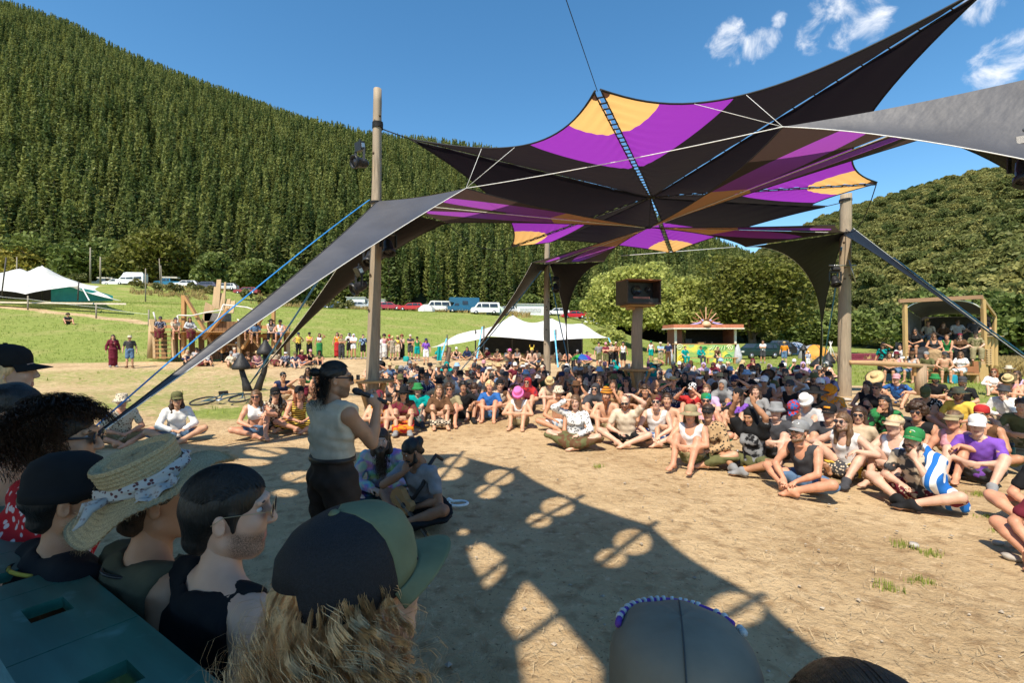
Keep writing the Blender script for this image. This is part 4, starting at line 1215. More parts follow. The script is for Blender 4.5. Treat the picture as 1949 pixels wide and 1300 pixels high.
def car(label, kind, colr, px, py, d, rz, cat='car', group='vehicles parked on the bank', roofc=None, flat=False):
	L, W, prof, wins = CARP[kind]
	g = tp(px, py, d); g.z = h1(g.x, g.y)
	e = empty('parked_' + ('car' if kind == 'wagon' else 'van' if kind in ('van', 'camper') else kind), tuple(g), rz, label, cat, group)
	cm = M('paint_%02d%02d%02d' % tuple(int(x * 99) for x in colr), colr, .3, .05, 3, bmp=0, spec=.5)
	n = len(prof); vs = []
	ins = .13
	for s_ in (-1, 1):
		for x, z in prof:
			y = W / 2 - (ins if z > 1.3 else .02)
			vs.append((x - L / 2, s_ * y, z))
	fs = [tuple(range(n)), tuple(range(2 * n - 1, n - 1, -1))] + [(i, i + n, (i + 1) % n + n, (i + 1) % n) for i in range(n)]
	MB().add(vs, fs).obj('body', cm, e)
	for x0, z0, x1, z1, x2 in wins:
		for s_ in (-1, 1):
			y = s_ * (W / 2 - .012); y2 = s_ * (W / 2 - ins + .012)
			q_ = [(x0 - L/2, y, z0), (x2 - L/2, y, z0), (x2 - L/2 - .05, y2, z1), (x1 - L/2, y2, z1)]
			q2 = [(a, b_ + s_ * .02, c) for a, b_, c in q_]
			MB().add(q_ + q2, [(0, 1, 2, 3), (7, 6, 5, 4), (0, 4, 5, 1), (1, 5, 6, 2), (2, 6, 7, 3), (3, 7, 4, 0)]).obj('window', glassw, e)
	# windscreens follow the two steepest front / rear profile edges
	def screen(i):
		a, c = prof[i], prof[(i + 1) % n]
		dx, dz = c[0] - a[0], c[1] - a[1]; nl = math.hypot(dx, dz); ox, oz = -dz / nl * .015, dx / nl * .015
		p = [(a[0] + dx * f - L/2 + ox, s_ * (W / 2 - ins - .1), a[1] + dz * f + oz) for f, s_ in ((.1, -1), (.1, 1), (.9, 1), (.9, -1))]
		p2 = [(x - 2.2 * ox, y, z - 2.2 * oz) for x, y, z in p]
		MB().add(p + p2, [(0, 1, 2, 3), (7, 6, 5, 4), (0, 4, 5, 1), (1, 5, 6, 2), (2, 6, 7, 3), (3, 7, 4, 0)]).obj('windscreen', glassw, e)
	screen({'wagon': 3, 'van': 3, 'camper': 3, 'truck': 2, 'caravan': 1, 'ute': 3}[kind])
	screen({'wagon': 5, 'van': 6, 'camper': 7, 'truck': 6, 'caravan': 5, 'ute': 5}[kind])
	for s_ in (-1, 1):
		MB().box((-L / 2 - .005, s_ * W * .36, .72), (.05, .3, .16)).obj('headlight', lampm, e)
		MB().box((L / 2 + .0, s_ * W * .4, .85), (.05, .16, .26)).obj('tail_light', tailm, e)
		for x in (.85, L - .9):
			w = MB().lathe([(0, -.1), (.2, -.1), (.31, -.1), (.33, -.06), (.33, .06), (.31, .1), (0, .1)], 16, (x - L / 2, s_ * (W / 2 - .1), .33), mat=Matrix.Rotation(R(90), 3, 'X')).obj('wheel', tyre, e, True)
			MB().lathe([(0, -.02), (.19, -.02), (.19, .02), (0, .02)], 12, (x - L / 2, s_ * (W / 2 + .005), .33), mat=Matrix.Rotation(R(90), 3, 'X')).obj('rim', rimm, w, True)
	if roofc:
		MB().box((.3, 0, prof[5][1] + .2), (L * .6, W * .8, .3)).obj('roof_load', M('roof_load_%s' % kind, roofc, .6), e)
	return e
white = (.80, .80, .79); silver = (.42, .45, .47); red = (.45, .03, .03); dblue = (.03, .09, .17); dark = (.03, .035, .04); blue = (.02, .16, .28)
car('white high-roofed camper van parked above the left tent', 'camper', white, 251, 547, 100, R(8), 'van')
car('dark pickup truck with pale load parked left of camper', 'ute', (.05, .07, .07), 200, 540, 104, R(10), 'pickup', roofc=(.5, .46, .38))
car('small white car partly hidden by the camper van', 'wagon', white, 222, 543, 102, R(10))
car('blue truck with a pale box parked right of camper', 'ute', blue, 322, 549, 100, R(12), 'truck', roofc=(.5, .5, .46))
car('white estate car right of the blue truck', 'wagon', white, 355, 552, 98, R(10))
car('dark car mostly hidden by scrub behind the throne', 'wagon', (.08, .08, .12), 392, 552, 98, R(5))
car('silver estate car left of the left canopy post', 'wagon', silver, 685, 588, 88, R(182))
car('grey car just right of the left canopy post', 'wagon', (.30, .36, .42), 722, 589, 88, R(176))
car('maroon estate car with pale roof box on the bank', 'wagon', (.34, .03, .05), 741, 589, 87, R(184))
car('bright red estate car beside the small white dome tent', 'wagon', red, 783, 590, 87, R(6))
car('white passenger van right of the small dome tent', 'van', (.78, .76, .70), 832, 594, 86, R(16), 'van')
car('dark blue van backed against the white passenger van', 'van', dark, 853, 594, 88, R(80), 'van')
car('blue house truck with a pale roof', 'truck', (.02, .11, .2), 881, 598, 86, R(14), 'truck')
car('red and white caravan behind the blue house truck', 'caravan', (.62, .09, .05), 885, 581, 100, R(10), 'caravan', roofc=(.8, .78, .74))
car('white hatchback on the upper track above the passenger van', 'wagon', white, 827, 574, 112, R(8))
car('silver car right of the white sheds', 'wagon', (.5, .52, .52), 757, 573, 112, R(176))
car('dark blue pickup with raised tent behind red cars', 'ute', (.03, .06, .14), 788, 573, 110, R(8), 'pickup', roofc=(.5, .4, .3))
car('white van low on the bank left of centre tent', 'van', white, 923, 603, 80, R(8), 'van')
for px_, py_, d_, cc_, rz_, lb_ in ((905, 600, 88, (.42, .44, .46), 170, 'silver car right of the blue house truck'), (962, 601, 92, (.5, .5, .5), 8, 'grey car behind the left slope of centre tent'), (1060, 610, 92, (.75, .75, .74), 5, 'white car just right of the far canopy post'),
							  (1073, 606, 100, (.05, .06, .08), 172, 'dark car above the red car right of post'), (1115, 612, 96, (.35, .38, .42), 10, 'grey car between red car and far white car'), (640, 580, 92, (.06, .10, .16), 176, 'dark blue car behind the black sail tail'),
							  (430, 556, 99, (.6, .6, .6), 8, 'pale car behind the throne boards'), (470, 558, 98, (.3, .05, .05), 8, 'dark red car right of the throne boards')):
	car(lb_, 'wagon', cc_, px_, py_, d_, R(rz_))
car('bright red car right of the far canopy post', 'wagon', (.5, .02, .03), 1092, 612, 88, R(8))
car('white car far right of the red car, behind tent', 'wagon', white, 1137, 618, 88, R(-14))
car('black estate car parked under the totara tree', 'wagon', (.015, .015, .017), 1470, 660, 52, R(8), 'car', 'cars parked under the trees')
car('dark green car low behind standing man right of stall', 'wagon', (.01, .03, .025), 1440, 676, 46, R(20), 'car', 'cars parked under the trees')
car('dark grey pickup far under the trees', 'ute', (.06, .065, .07), 1487, 648, 62, R(5), 'pickup', 'cars parked under the trees')
# dome tents
def dome(label, px, py, d, r, h, mats):
	g = tp(px, py, d); g.z = h1(g.x, g.y)
	e = empty('dome_tent', tuple(g), .4, label, 'tent', 'small dome tents')
	for k in range(6):
		a0 = k * math.pi / 3; vs = []
		for i in range(9):
			u = i / 8 * math.pi / 2
			for j in range(5):
				a = a0 + j / 4 * math.pi / 3
				flat = 1 - .08 * math.sin(j / 4 * math.pi)
				vs.append((math.cos(a) * r * math.cos(u) * flat, math.sin(a) * r * math.cos(u) * flat, h * math.sin(u)))
		fs = [(i * 5 + j, i * 5 + j + 1, (i + 1) * 5 + j + 1, (i + 1) * 5 + j) for i in range(8) for j in range(4)]
		MB().add(vs, fs).obj('panel', mats[k % len(mats)], e, True)
	for k in range(3):
		a = k * math.pi / 3
		MB().tube([(math.cos(a) * r * math.cos(u) * 1.01, math.sin(a) * r * math.cos(u) * 1.01, h * 1.01 * math.sin(u)) for u in np.linspace(0, math.pi, 17)], .02, 5).obj('tent_pole', polem, e, True)
tent_o = sailcloth('orange_tent', (.75, .33, .04), .2); tent_g = sailcloth('pale_grey_tent', (.5, .5, .5), .2)
dome('orange and grey dome tent left of thick right post', 1550, 664, 46, 1.35, 1.35, [tent_o, tent_o, tent_g])
dome('small white dome tent beside the red car', 812, 595, 84, 1.5, 1.3, [white_cloth])
dome('pale blue dome tent far right of the totara', 1512, 655, 60, 1.6, 1.5, [sailcloth('pale_blue_tent', (.35, .42, .55), .2)])
dome('dark pointed tent on the track above passenger van', 848, 572, 108, 1.8, 2.2, [sailcloth('dark_tent', (.05, .055, .06), .1)])
dome('pale green shelter at the top left of centre tent', 946, 602, 82, 1.9, 1.5, [sailcloth('pale_green_tent', (.5, .6, .5), .2)])

# ------------------------------------------------------------------ wooden play platform with throne
D = 29.0
pm = empty('wooden_platform', tuple(gp(425, D)), 0, 'rough timber viewing platform with crossed beams, ladder and throne', 'platform')
PO = pm.location.copy()
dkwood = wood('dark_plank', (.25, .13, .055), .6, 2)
def pt(px, py, d=D):
	return tp(px, py, d) - PO
def beam(nm, a, c, w, h=None, mat=freshv):
	return MB().beam(a, c, w * 1.35, (h or w) * 1.35).obj(nm, mat, pm)
for k in range(22):
	px = 293 + 12.4 * k
	MB().beam(pt(px, 632, D + 1.4 - .0), pt(px, 632, D - .6), .37, .05).obj('floor_plank', fresh, pm)
for k in range(14):
	px = 398 + 7.3 * k
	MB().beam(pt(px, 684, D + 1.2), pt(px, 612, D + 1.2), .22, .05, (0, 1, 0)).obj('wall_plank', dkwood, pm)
MB().beam(pt(350, 636), pt(395, 637), .06, .22).obj('front_beam', fresh, pm); MB().beam(pt(480, 639), pt(520, 640), .06, .22).obj('front_beam', fresh, pm)
MB().beam(pt(400, 634, D + .4), pt(480, 634, D + .4), .06, .2).obj('front_beam', fresh, pm)
beam('post', pt(350, 562), pt(350, 678), .15); beam('post', pt(521, 570), pt(520, 668), .13)
beam('cross_beam', pt(352, 564), pt(413, 668), .17, .1); beam('cross_beam', pt(434, 588, D - .15), pt(388, 646, D - .15), .17, .1)
beam('cross_beam', pt(519, 572), pt(462, 664), .17, .1); beam('cross_beam', pt(452, 612, D - .15), pt(497, 662, D - .15), .17, .1)
for px in (289, 294, 329, 455, 548):
	beam('post', pt(px, 608 if px < 330 else 625, D + .1), pt(px + 1, 682, D + .1), .12, .12, pale)
for k in range(6):
	py = 640 + 8.1 * k
	MB().beam(pt(295, py, D - .3), pt(327, py, D - .3), .22, .05).obj('ladder_step', fresh, pm)
beam('ladder_rail', pt(293, 612, D - .3), pt(296, 681, D - .35), .09, .12, pale); beam('ladder_rail', pt(328, 636, D - .3), pt(331, 680, D - .35), .09, .12, pale)
palew = M('peeled_branch', (.62, .58, .52), .7, .1, 8)
for pts in ([(340, 600), (365, 601), (392, 595), (425, 590)], [(425, 580), (415, 606), (395, 631)], [(452, 608), (470, 623), (484, 640)], [(338, 600), (339, 634)], [(481, 592), (481, 634)], [(292, 594), (297, 612)], [(360, 618), (378, 628), (392, 634)], [(425, 580), (470, 585), (500, 596)]):
	MB().tube([pt(*p, D - .25) for p in pts], .045, 7).obj('branch_rail', palew, pm, True)
# throne: tall uneven back boards, arms and seat
for px_ in (296, 312, 333, 347, 365, 383, 470, 488, 505, 530, 545):
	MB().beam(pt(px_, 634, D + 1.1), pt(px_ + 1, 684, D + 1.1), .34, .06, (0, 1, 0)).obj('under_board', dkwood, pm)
for pxa, pya, pxb, pyb in ((296, 622, 345, 621), (480, 622, 552, 624), (300, 612, 350, 610)):
	MB().beam(pt(pxa, pya, D + 1.3), pt(pxb, pyb, D + 1.3), .08, .2).obj('back_rail', freshv, pm)
for px, top, bot, w in ((411, 546, 586, .22), (417, 532, 588, .28), (423, 558, 590, .2), (429, 537, 592, .12), (433, 569, 592, .16), (437, 569, 594, .16), (444, 573, 596, .30)):
	MB().beam(pt(px - 4, bot, D + 1.6), pt(px, top, D + 1.9), w, .06, (0, 1, 0)).obj('throne_board', pale, pm)
MB().add([pt(391, 574, D + .9), pt(409, 584, D + .9), pt(398, 612, D + .9), pt(383, 616, D + .9), pt(391, 574, D + 1.0), pt(409, 584, D + 1.0), pt(398, 612, D + 1.0), pt(383, 616, D + 1.0)],
		 [(0, 1, 2, 3), (7, 6, 5, 4), (0, 4, 5, 1), (1, 5, 6, 2), (2, 6, 7, 3), (3, 7, 4, 0)]).obj('throne_side', pale, pm)
MB().box(pt(415, 604, D + 1.4), (1.1, 1.0, .5)).obj('throne_seat', M('grey_throne_seat', (.16, .15, .14), .7), pm)
MB().box(pt(443, 656, D + .3), (1.05, .4, .1)).obj('bench_top', fresh, pm); MB().box(pt(425, 664, D + .3), (.1, .35, .5)).obj('bench_leg', fresh, pm); MB().box(pt(456, 664, D + .3), (.1, .35, .5)).obj('bench_leg', fresh, pm)
# a stump block below the platform's left end
MB().tube([pt(287, 682, D + .1), pt(290, 608, D + .2)], [.2, .17], 9).obj('log_end', pale, pm, True)

# ------------------------------------------------------------------ food stall with sunburst roof
D = 38.0
fs_ = empty('food_stall', tuple(gp(1342, D)), 0, 'open food stall with painted green and yellow counter and sunburst roof', 'stall')
FO = fs_.location.copy()
px2x = lambda px: (px - HX) / FPX * D - FO.x
zf = lambda py: CAM_Z - (py - HY) / FPX * D - FO.z
x0, x1 = px2x(1285), px2x(1401)
cream = M('cream_paint', (.68, .62, .5), .6, .1, 6)
redbr = wood('red_brown_boards', (.22, .08, .05), .6)
terr = M('terracotta_roofing', (.50, .17, .09), .7, .15, 5)
pm_, t, b = newmat('painted_mural')
tcn = N(t, 'ShaderNodeTexCoord')
c1, _ = noise_mix(t, (.02, .30, .07), (.85, .62, .02), 1.1, 2, vec=tcn.outputs['Object'], lo=.44, hi=.56)
wv = N(t, 'ShaderNodeTexWave', wave_type='RINGS'); wv.inputs['Scale'].default_value = 3.2; wv.inputs['Distortion'].default_value = 2.0
t.links.new(tcn.outputs['Object'], wv.inputs['Vector'])
c2, _ = noise_mix(t, c1, (.05, .42, .22), .9, 2, vec=tcn.outputs['Object'], lo=.52, hi=.6)
mm = N(t, 'ShaderNodeMixRGB'); mm.inputs['Color2'].default_value = (.75, .72, .22, 1)
gr = N(t, 'ShaderNodeMath', operation='GREATER_THAN'); gr.inputs[1].default_value = .72
t.links.new(wv.outputs['Fac'], gr.inputs[0]); t.links.new(gr.outputs[0], mm.inputs['Fac']); t.links.new(c2, mm.inputs['Color1'])
t.links.new(mm.outputs[0], b.inputs['Base Color']); b.inputs['Roughness'].default_value = .5
MB().box(((x0 + x1) / 2, 0, zf(673)), (x1 - x0, .06, zf(656) - zf(691))).obj('mural_panel', pm_, fs_)
spiral_g = M('mural_green', (.01, .28, .08), .5, .1); spiral_w = M('mural_cream', (.78, .75, .5), .5, .1); spiral_y = M('mural_yellow', (.8, .55, .02), .5, .1)
def spiral(cx, cz, r, mat, flip=1, turns=1.8):
	pts = [(cx + flip * r * (1 - k / 44) * math.cos(k * turns * 6.283 / 40), -.045, cz + r * (1 - k / 44) * math.sin(k * turns * 6.283 / 40)) for k in range(40)]
	MB().tube(pts, .035, 5).obj('painted_spiral', mat, fs_, True)
spiral(px2x(1293), zf(661), .26, spiral_w); spiral(px2x(1389), zf(662), .26, spiral_w, -1); spiral(px2x(1297), zf(682), .30, spiral_y); spiral(px2x(1386), zf(682), .34, spiral_g, -1); spiral(px2x(1340), zf(664), .2, spiral_g)
for k in range(12):
	a = .2 + k * .11
	MB().tube([(px2x(1389) - .3 - .1 * k, -.04, zf(660) + .1 * math.sin(k)), (px2x(1389) - .35 - .12 * k, -.04, zf(666))], .022, 4).obj('painted_frond', spiral_w if k % 2 else spiral_g, fs_)
MB().box(((x0 + x1) / 2, .25, zf(655)), (x1 - x0 + .1, .6, .06)).obj('counter', fresh, fs_)
for xx in (x0 + .05, x1 - .05):
	MB().box((xx, .05, (zf(627) + zf(691)) / 2), (.16, .16, zf(627) - zf(691))).obj('corner_post', cream, fs_)
MB().box((x0 + .35, 1.2, zf(645)), (.6, 1.8, 2.0)).obj('side_wall', redbr, fs_)
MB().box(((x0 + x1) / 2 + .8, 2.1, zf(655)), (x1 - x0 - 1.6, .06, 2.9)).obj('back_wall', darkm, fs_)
MB().box((x1 - .12, 1.1, zf(655)), (.06, 2.0, 2.9)).obj('side_wall', redbr, fs_)
MB().box(((x0 + x1) / 2, .8, zf(625.5)), (px2x(1408) - px2x(1275), 2.9, .10)).obj('fascia', cream, fs_)
MB().box(((x0 + x1) / 2, .8, zf(621)), (px2x(1407) - px2x(1276), 2.8, .26)).obj('roof', terr, fs_)
cx_, cz_ = px2x(1340), zf(620)
lav = M('lavender_paint', (.42, .34, .62), .5, .1)
sunm = M('sun_disc_paint', (.75, .42, .25), .5, .1)
MB().lathe([(.38, -.1), (.36, .1), (.25, .25), (0, .33)], 18, (cx_, -.4, cz_ + .05)).obj('sun_disc', sunm, fs_, True)
for s_ in (-1, 1):
	for k in range(3):
		MB().beam((cx_ + s_ * (.25 + .1 * k), -.5 - .02 * k, cz_ + .45 - .1 * k), (cx_ + s_ * (1.0 + .32 * k), -.48 - .02 * k, cz_ - .06), .07, .12).obj('arched_board', lav if k != 1 else terr, fs_)
for k in range(9):
	a = math.pi * (.06 + .88 * k / 8)
	L = 1.35 - .35 * abs(math.cos(a))
	MB().beam((cx_ + .38 * math.cos(a), -.36, cz_ + .1 + .38 * math.sin(a)), (cx_ + L * 1.12 * math.cos(a), -.36, cz_ + .1 + L * math.sin(a)), .06, .05).obj('sun_ray', orng if k % 2 else sunm, fs_)
MB().box((px2x(1312), .3, zf(650)), (.5, .35, .4)).obj('coffee_machine', blackp, fs_); MB().box((px2x(1335), .2, zf(653)), (.45, .3, .16)).obj('carton', fresh, fs_)
stone = M('grey_standing_stone', (.42, .42, .44), .9, .2, 5)
for px, lb in ((1274, 'pointed grey standing stone at the left of food stall'), (1404, 'pointed grey standing stone at the right of food stall')):
	o = MB().tube([(0, 0, -.1), (.03, 0, .6), (.0, .03, 1.2), (.04, 0, 1.5)], [.34, .3, .18, .04], 8).obj('standing_stone', stone, None, True)
	o.location = gp(px, 37.0); tag(o, lb, 'stone')
bench = empty('bench', tuple(gp(1350, 36.9)), 0, 'simple timber bench in front of the painted stall counter', 'bench')
MB().box((0, 0, .45), (4.3, .35, .06)).obj('seat', fresh, bench)
for xx in (-1.9, -.1, 1.9):
	MB().box((xx, 0, .21), (.08, .3, .42)).obj('leg', freshv, bench)

# ------------------------------------------------------------------ booth with tarp roof at right
D = 22.0
bo = empty('viewing_booth', tuple(gp(1800, D)), 0, 'two-storey wooden booth with dark arched tarp roof and deck', 'booth')
BO = bo.location.copy()
def bp(px, py, d=D):
	return tp(px, py, d) - BO
yellow = wood('yellow_timber', (.62, .40, .16), .65, 2); yellowx = wood('yellow_timber_beam', (.62, .40, .16), .65, 0)
for px, top, bot in ((1722, 578, 700), (1871, 570, 728)):
	MB().beam(bp(px, top), bp(px + (5 if px > 1800 else 2), bot), .15, .13).obj('post', yellow, bo)
for px, top, bot in ((1764, 606, 690), (1893, 602, 705)):
	MB().beam(bp(px, top, D + 3.2), bp(px, bot, D + 3.2), .12, .12).obj('post', yellow, bo)
MB().beam(bp(1711, 573, D - .1), bp(1870, 565, D - .1), .08, .17).obj('roof_beam', wood('split_log_beam', (.42, .24, .13), .5, 0), bo)
MB().beam(bp(1868, 566), bp(1894, 601, D + 3.2), .09, .14).obj('roof_beam', yellow, bo)
tarp = sailcloth('dark_tarp', (.055, .055, .058), .05, .5)
def tarpf(u, v):
	a = u * math.pi
	p0 = bp(1726, 586); p1 = bp(1866, 586)
	q0 = bp(1754, 606, D + 3.2); q1 = bp(1888, 606, D + 3.2)
	l = p0.lerp(p1, u); m_ = q0.lerp(q1, u)
	r_ = l.lerp(m_, v)
	return r_ + Vector((0, 0, .34 * (1 - (2 * u - 1) ** 4) * (1 - .35 * v)))
MB().sheet(20, 8, tarpf).obj('tarp_roof', tarp, bo, True)
MB().tube([tarpf(u / 20, 0) for u in range(21)], .025, 6).obj('hoop', rope_w, bo, True)
MB().sheet(8, 4, lambda u, v: bp(1752 + 134 * u, 603 + 66 * v, D + 3.3)).obj('back_wall', darkm, bo)
MB().sheet(4, 4, lambda u, v: bp(1728 + 26 * u, 590 + 16 * u + (76 - 16 * u) * v, D + .2 + 3 * u)).obj('side_curtain', tarp, bo)
for k in range(9):
	MB().beam(bp(1735, 688.6, D + .15 + .34 * k), bp(1874, 689, D + .15 + .34 * k), .32, .06).obj('deck_board', fresh, bo)
MB().beam(bp(1735, 690.5, D - .05), bp(1874, 691, D - .05), .05, .14).obj('deck_beam', pale, bo)
for k in range(10):
	px = 1738 + 13.4 * k
	MB().beam(bp(px, 691, D + .6), bp(px, 730, D + .6), .30, .04, (0, 1, 0)).obj('front_board', yellow, bo)
MB().beam(bp(1856, 688, D - .3), bp(1860, 733, D - .3), .22, .07, (0, 1, 0)).obj('front_plank', orng, bo); MB().beam(bp(1867, 694, D - .1), bp(1870, 732, D - .1), .40, .05, (0, 1, 0)).obj('front_plank', yellow, bo)
for k in range(3):
	MB().beam(bp(1882 + 7 * k, 641, D + .8 + .4 * k), bp(1882 + 7 * k, 696, D + .8 + .4 * k), .15, .05, (0, 1, 0)).obj('rail_board', yellow, bo)
MB().beam(bp(1873, 640, D + .5), bp(1902, 640, D + 1.8), .35, .05).obj('rail_shelf', pale, bo)
for k in range(7):
	MB().beam(bp(1876, 666 + 4.4 * k, D - .1), bp(1886, 666 + 4.4 * k, D - .1), .12, .05).obj('ladder_step', pale, bo)
MB().beam(bp(1875, 660, D - .05), bp(1876, 705, D - .05), .06, .08).obj('ladder_rail', yellow, bo); MB().beam(bp(1887, 660, D - .05), bp(1888, 705, D - .05), .06, .08).obj('ladder_rail', yellow, bo)
for k, (x_a, x_b) in enumerate(((1742, 1870),)):
	MB().beam(bp(x_a, 711, D - .9), bp(x_b - 12, 712, D - .9), .36, .06).obj('bench_seat', fresh, bo)
	MB().beam(bp(x_a + 30, 703, D - .62), bp(x_b - 12, 703, D - .62), .04, .25).obj('bench_back', orng, bo)
	for px in (1745, 1800, 1855):
		MB().beam(bp(px, 712, D - .9), bp(px, 731, D - .9), .1, .3).obj('bench_leg', pale, bo)
couch_g = M('charcoal_couch_fabric', (.06, .06, .065), .8, .2, 9)
co = empty('couch', tuple(bp(1790, 689, D + .55) + BO), 0, 'long charcoal couch on the booth deck', 'couch')
MB().box((0, .35, .2), (2.75, .8, .36)).obj('base', couch_g, co); MB().box((0, .8, .62), (2.75, .25, .6)).obj('backrest', couch_g, co)
for k in range(3):
	mb = MB().box((-.86 + .86 * k, .3, .46), (.82, .74, .18)); o = mb.obj('cushion', couch_g, co); bv = o.modifiers.new('b', 'BEVEL'); bv.width = .05; bv.segments = 3
for s_ in (-1, 1):
	o = MB().box((s_ * 1.45, .35, .36), (.22, .8, .7)).obj('armrest', couch_g, co); bv = o.modifiers.new('b', 'BEVEL'); bv.width = .05; bv.segments = 3
# ------------------------------------------------------------------ rail table beside the thick post
rt = empty('rail_table', tuple(gp(1752, 16.6)), 0, 'long half-log leaner rail on a stump beside thick post', 'table')
RO = rt.location.copy()
MB().tube([tp(1618, 690, 16.0) - RO, tp(1660, 691, 16.2) - RO, tp(1720, 694, 16.4) - RO, tp(1775, 698, 16.6) - RO], [.07, .09, .08, .07], 9).obj('rail', wood('half_log_rail', (.58, .36, .18), .6, 0), rt, True)
MB().tube([(0, 0, -.1), (.02, 0, 1.0)], [.17, .155], 12).obj('stump', logm, rt, True)
MB().box((-.22, 0, .83), (.08, .1, .4)).obj('bracket', fresh, rt)
# maroon couch, wood pile, tripod, light stand on the lawn
mar = M('maroon_couch_fabric', (.16, .022, .035), .7, .2, 9)
mc = empty('couch', tuple(gp(1640, 36)), R(-8), 'old maroon couch on the lawn behind thick post', 'couch')
for nm, c, s in (('seat', (0, 0, .25), (2.9, .8, .3)), ('backrest', (0, .38, .52), (2.9, .22, .55)), ('armrest', (1.4, 0, .4), (.24, .85, .5)), ('armrest', (-1.4, 0, .4), (.24, .85, .5))):
	o = MB().box(c, s).obj(nm, mar, mc); bv = o.modifiers.new('b', 'BEVEL'); bv.width = .08; bv.segments = 3
rs = np.random.RandomState(8)
wp = empty('firewood_pile', tuple(gp(1583, 40)), 0, 'heap of split firewood beside the orange dome tent', 'wood pile')
for k in range(46):
	x = rs.normal(0, .8); zc = max(.08, .75 - abs(x) * .45) * rs.uniform(.1, 1); a = rs.uniform(0, 3.14)
	MB().beam((x - .35 * math.cos(a), rs.uniform(-.4, .4) - .2 * math.sin(a), zc), (x + .35 * math.cos(a), rs.uniform(-.4, .4) + .2 * math.sin(a), zc + rs.uniform(-.1, .15)), .1, .1).obj('split_log', fresh if k % 2 else pale, wp)
tr_ = empty('stick_tripod', tuple(gp(1581, 37)), 0, 'pale stick tripod standing in front of firewood', 'tripod')
for a in (0, 2.1, 4.2):
	MB().tube([(math.cos(a) * .55, math.sin(a) * .55, 0), (-math.cos(a) * .12, -math.sin(a) * .12, 1.7)], [.035, .025], 6).obj('leg', palew, tr_, True)
# ------------------------------------------------------------------ mushroom sculptures
mush = M('burnt_black_wood', (.022, .02, .019), .55, .4, 6, bmp=.4, bd=.02, stretch=(1, 1, .3))
def mushroom(label, base, top, cap_r, cap_h, r0=.12, bend=(.0, 0)):
	base = Vector(base); top = Vector(top) - base
	e = empty('mushroom_sculpture', tuple(base), 0, label, 'sculpture', 'black wooden mushroom sculptures')
	mid = top * .5 + Vector((bend[0], bend[1], 0))
	MB().tube([(0, 0, -.1), mid * .5, mid, mid.lerp(top, .5) + Vector((bend[0] * .3, 0, 0)), top], [r0 * 1.25, r0, r0 * .82, r0 * .75, r0 * .7], 10).obj('stem', mush, e, True)
	MB().lathe([(.03, -.05), (cap_r * .9, -.06), (cap_r, 0), (cap_r * .93, cap_h * .18), (cap_r * .62, cap_h * .5), (cap_r * .34, cap_h * .78), (cap_r * .1, cap_h), (0, cap_h * 1.02)], 18, top).obj('cap', mush, e, True)
b0 = gp(480, 17.6)
mushroom('black mushroom sculpture with low cap, left of two', b0 + Vector((-.12, 0, 0)), tp(459, 700, 17.6), .32, .52, .13, (-.02, 0))
mushroom('taller leaning black mushroom sculpture beside blue strap', b0 + Vector((.1, .1, 0)), tp(505, 672, 17.7), .30, .48, .12, (.12, 0))
mushroom('wide-capped black mushroom sculpture left of thick post', gp(1563, 25), tp(1563, 697, 25), .55, .55, .09)
mushroom('small black mushroom sculpture close to thick post', gp(1577, 26), tp(1577, 690, 26), .33, .55, .08)
mushroom('thin tall black mushroom sculpture right of stall', gp(1530, 29), tp(1529, 666, 29), .22, .32, .11)
# ------------------------------------------------------------------ bicycle lying on the grass
bk = empty('bicycle', tuple(gp(425, 14.2)), R(8), 'mountain bicycle lying on its side in the grass', 'bicycle')
bframe = M('bike_paint', (.03, .08, .10), .35, .1)
bk.rotation_euler = (R(13), R(-4), R(6)); bk.location = gp(425, 14.2) + Vector((0, 0, .12))
for x in (-.55, .52):
	w = MB().tube([(x + .34 * math.cos(a), .34 * math.sin(a), 0) for a in np.linspace(0, 2 * math.pi, 29)], .025, 7, False).obj('wheel', tyre, bk, True)
	mb = MB()
	for k in range(14):
		a = 6.283 * k / 14; mb.tube([(x, 0, 0), (x + .33 * math.cos(a), .33 * math.sin(a), 0)], .004, 4)
	mb.obj('spokes', steel, w)
for nm, pts, r_ in (('frame_tube', [(-.55, 0, 0), (-.1, -.02, 0), (.38, .42, 0)], .022), ('frame_tube', [(-.55, 0, 0), (-.2, .45, 0), (.36, .46, 0)], .018), ('frame_tube', [(-.1, -.02, 0), (-.24, .58, 0)], .018), ('fork', [(.52, 0, 0), (.36, .5, 0)], .02)):
	MB().tube(pts, r_, 7).obj(nm, bframe, bk, True)
MB().tube([(.36, .56, -.33), (.32, .58, 0), (.36, .56, .33)], .014, 6).obj('handlebar', blackp, bk, True)
MB().box((-.26, .61, 0), (.26, .05, .13)).obj('saddle', blackp, bk)
MB().lathe([(0, -.02), (.09, -.02), (.09, .02), (0, .02)], 14, (-.1, -.02, 0)).obj('crank', steel, bk, True)

# ------------------------------------------------------------------ teal stage ledge in the foreground
tealp, t, b = newmat('teal_painted_board')
tcn = N(t, 'ShaderNodeTexCoord')
c1, f1 = noise_mix(t, (.018, .115, .085), (.042, .18, .135), 3.5, 6, vec=tcn.outputs['Object'], stretch=(1, 5, 5))
c2, f2 = noise_mix(t, c1, (.10, .26, .22), 14, 8, vec=tcn.outputs['Object'], lo=.6, hi=.75)
t.links.new(c2, b.inputs['Base Color']); b.inputs['Roughness'].default_value = .38
bump(t, b, f1, .2, .006)
LZ = 1.25
ldir = Vector((-1355, 920, 0)).normalized(); lnor = Vector((ldir.y, -ldir.x, 0))       # along the ledge, and towards the dirt
dA = .65 * FPX / (1290 - HY); A0 = Vector(((408 - HX) / FPX * dA, dA, 0))
ledge = empty('stage_ledge', tuple(A0), math.atan2(ldir.y, ldir.x), 'teal painted board ledge with square holes along the stage', 'ledge')
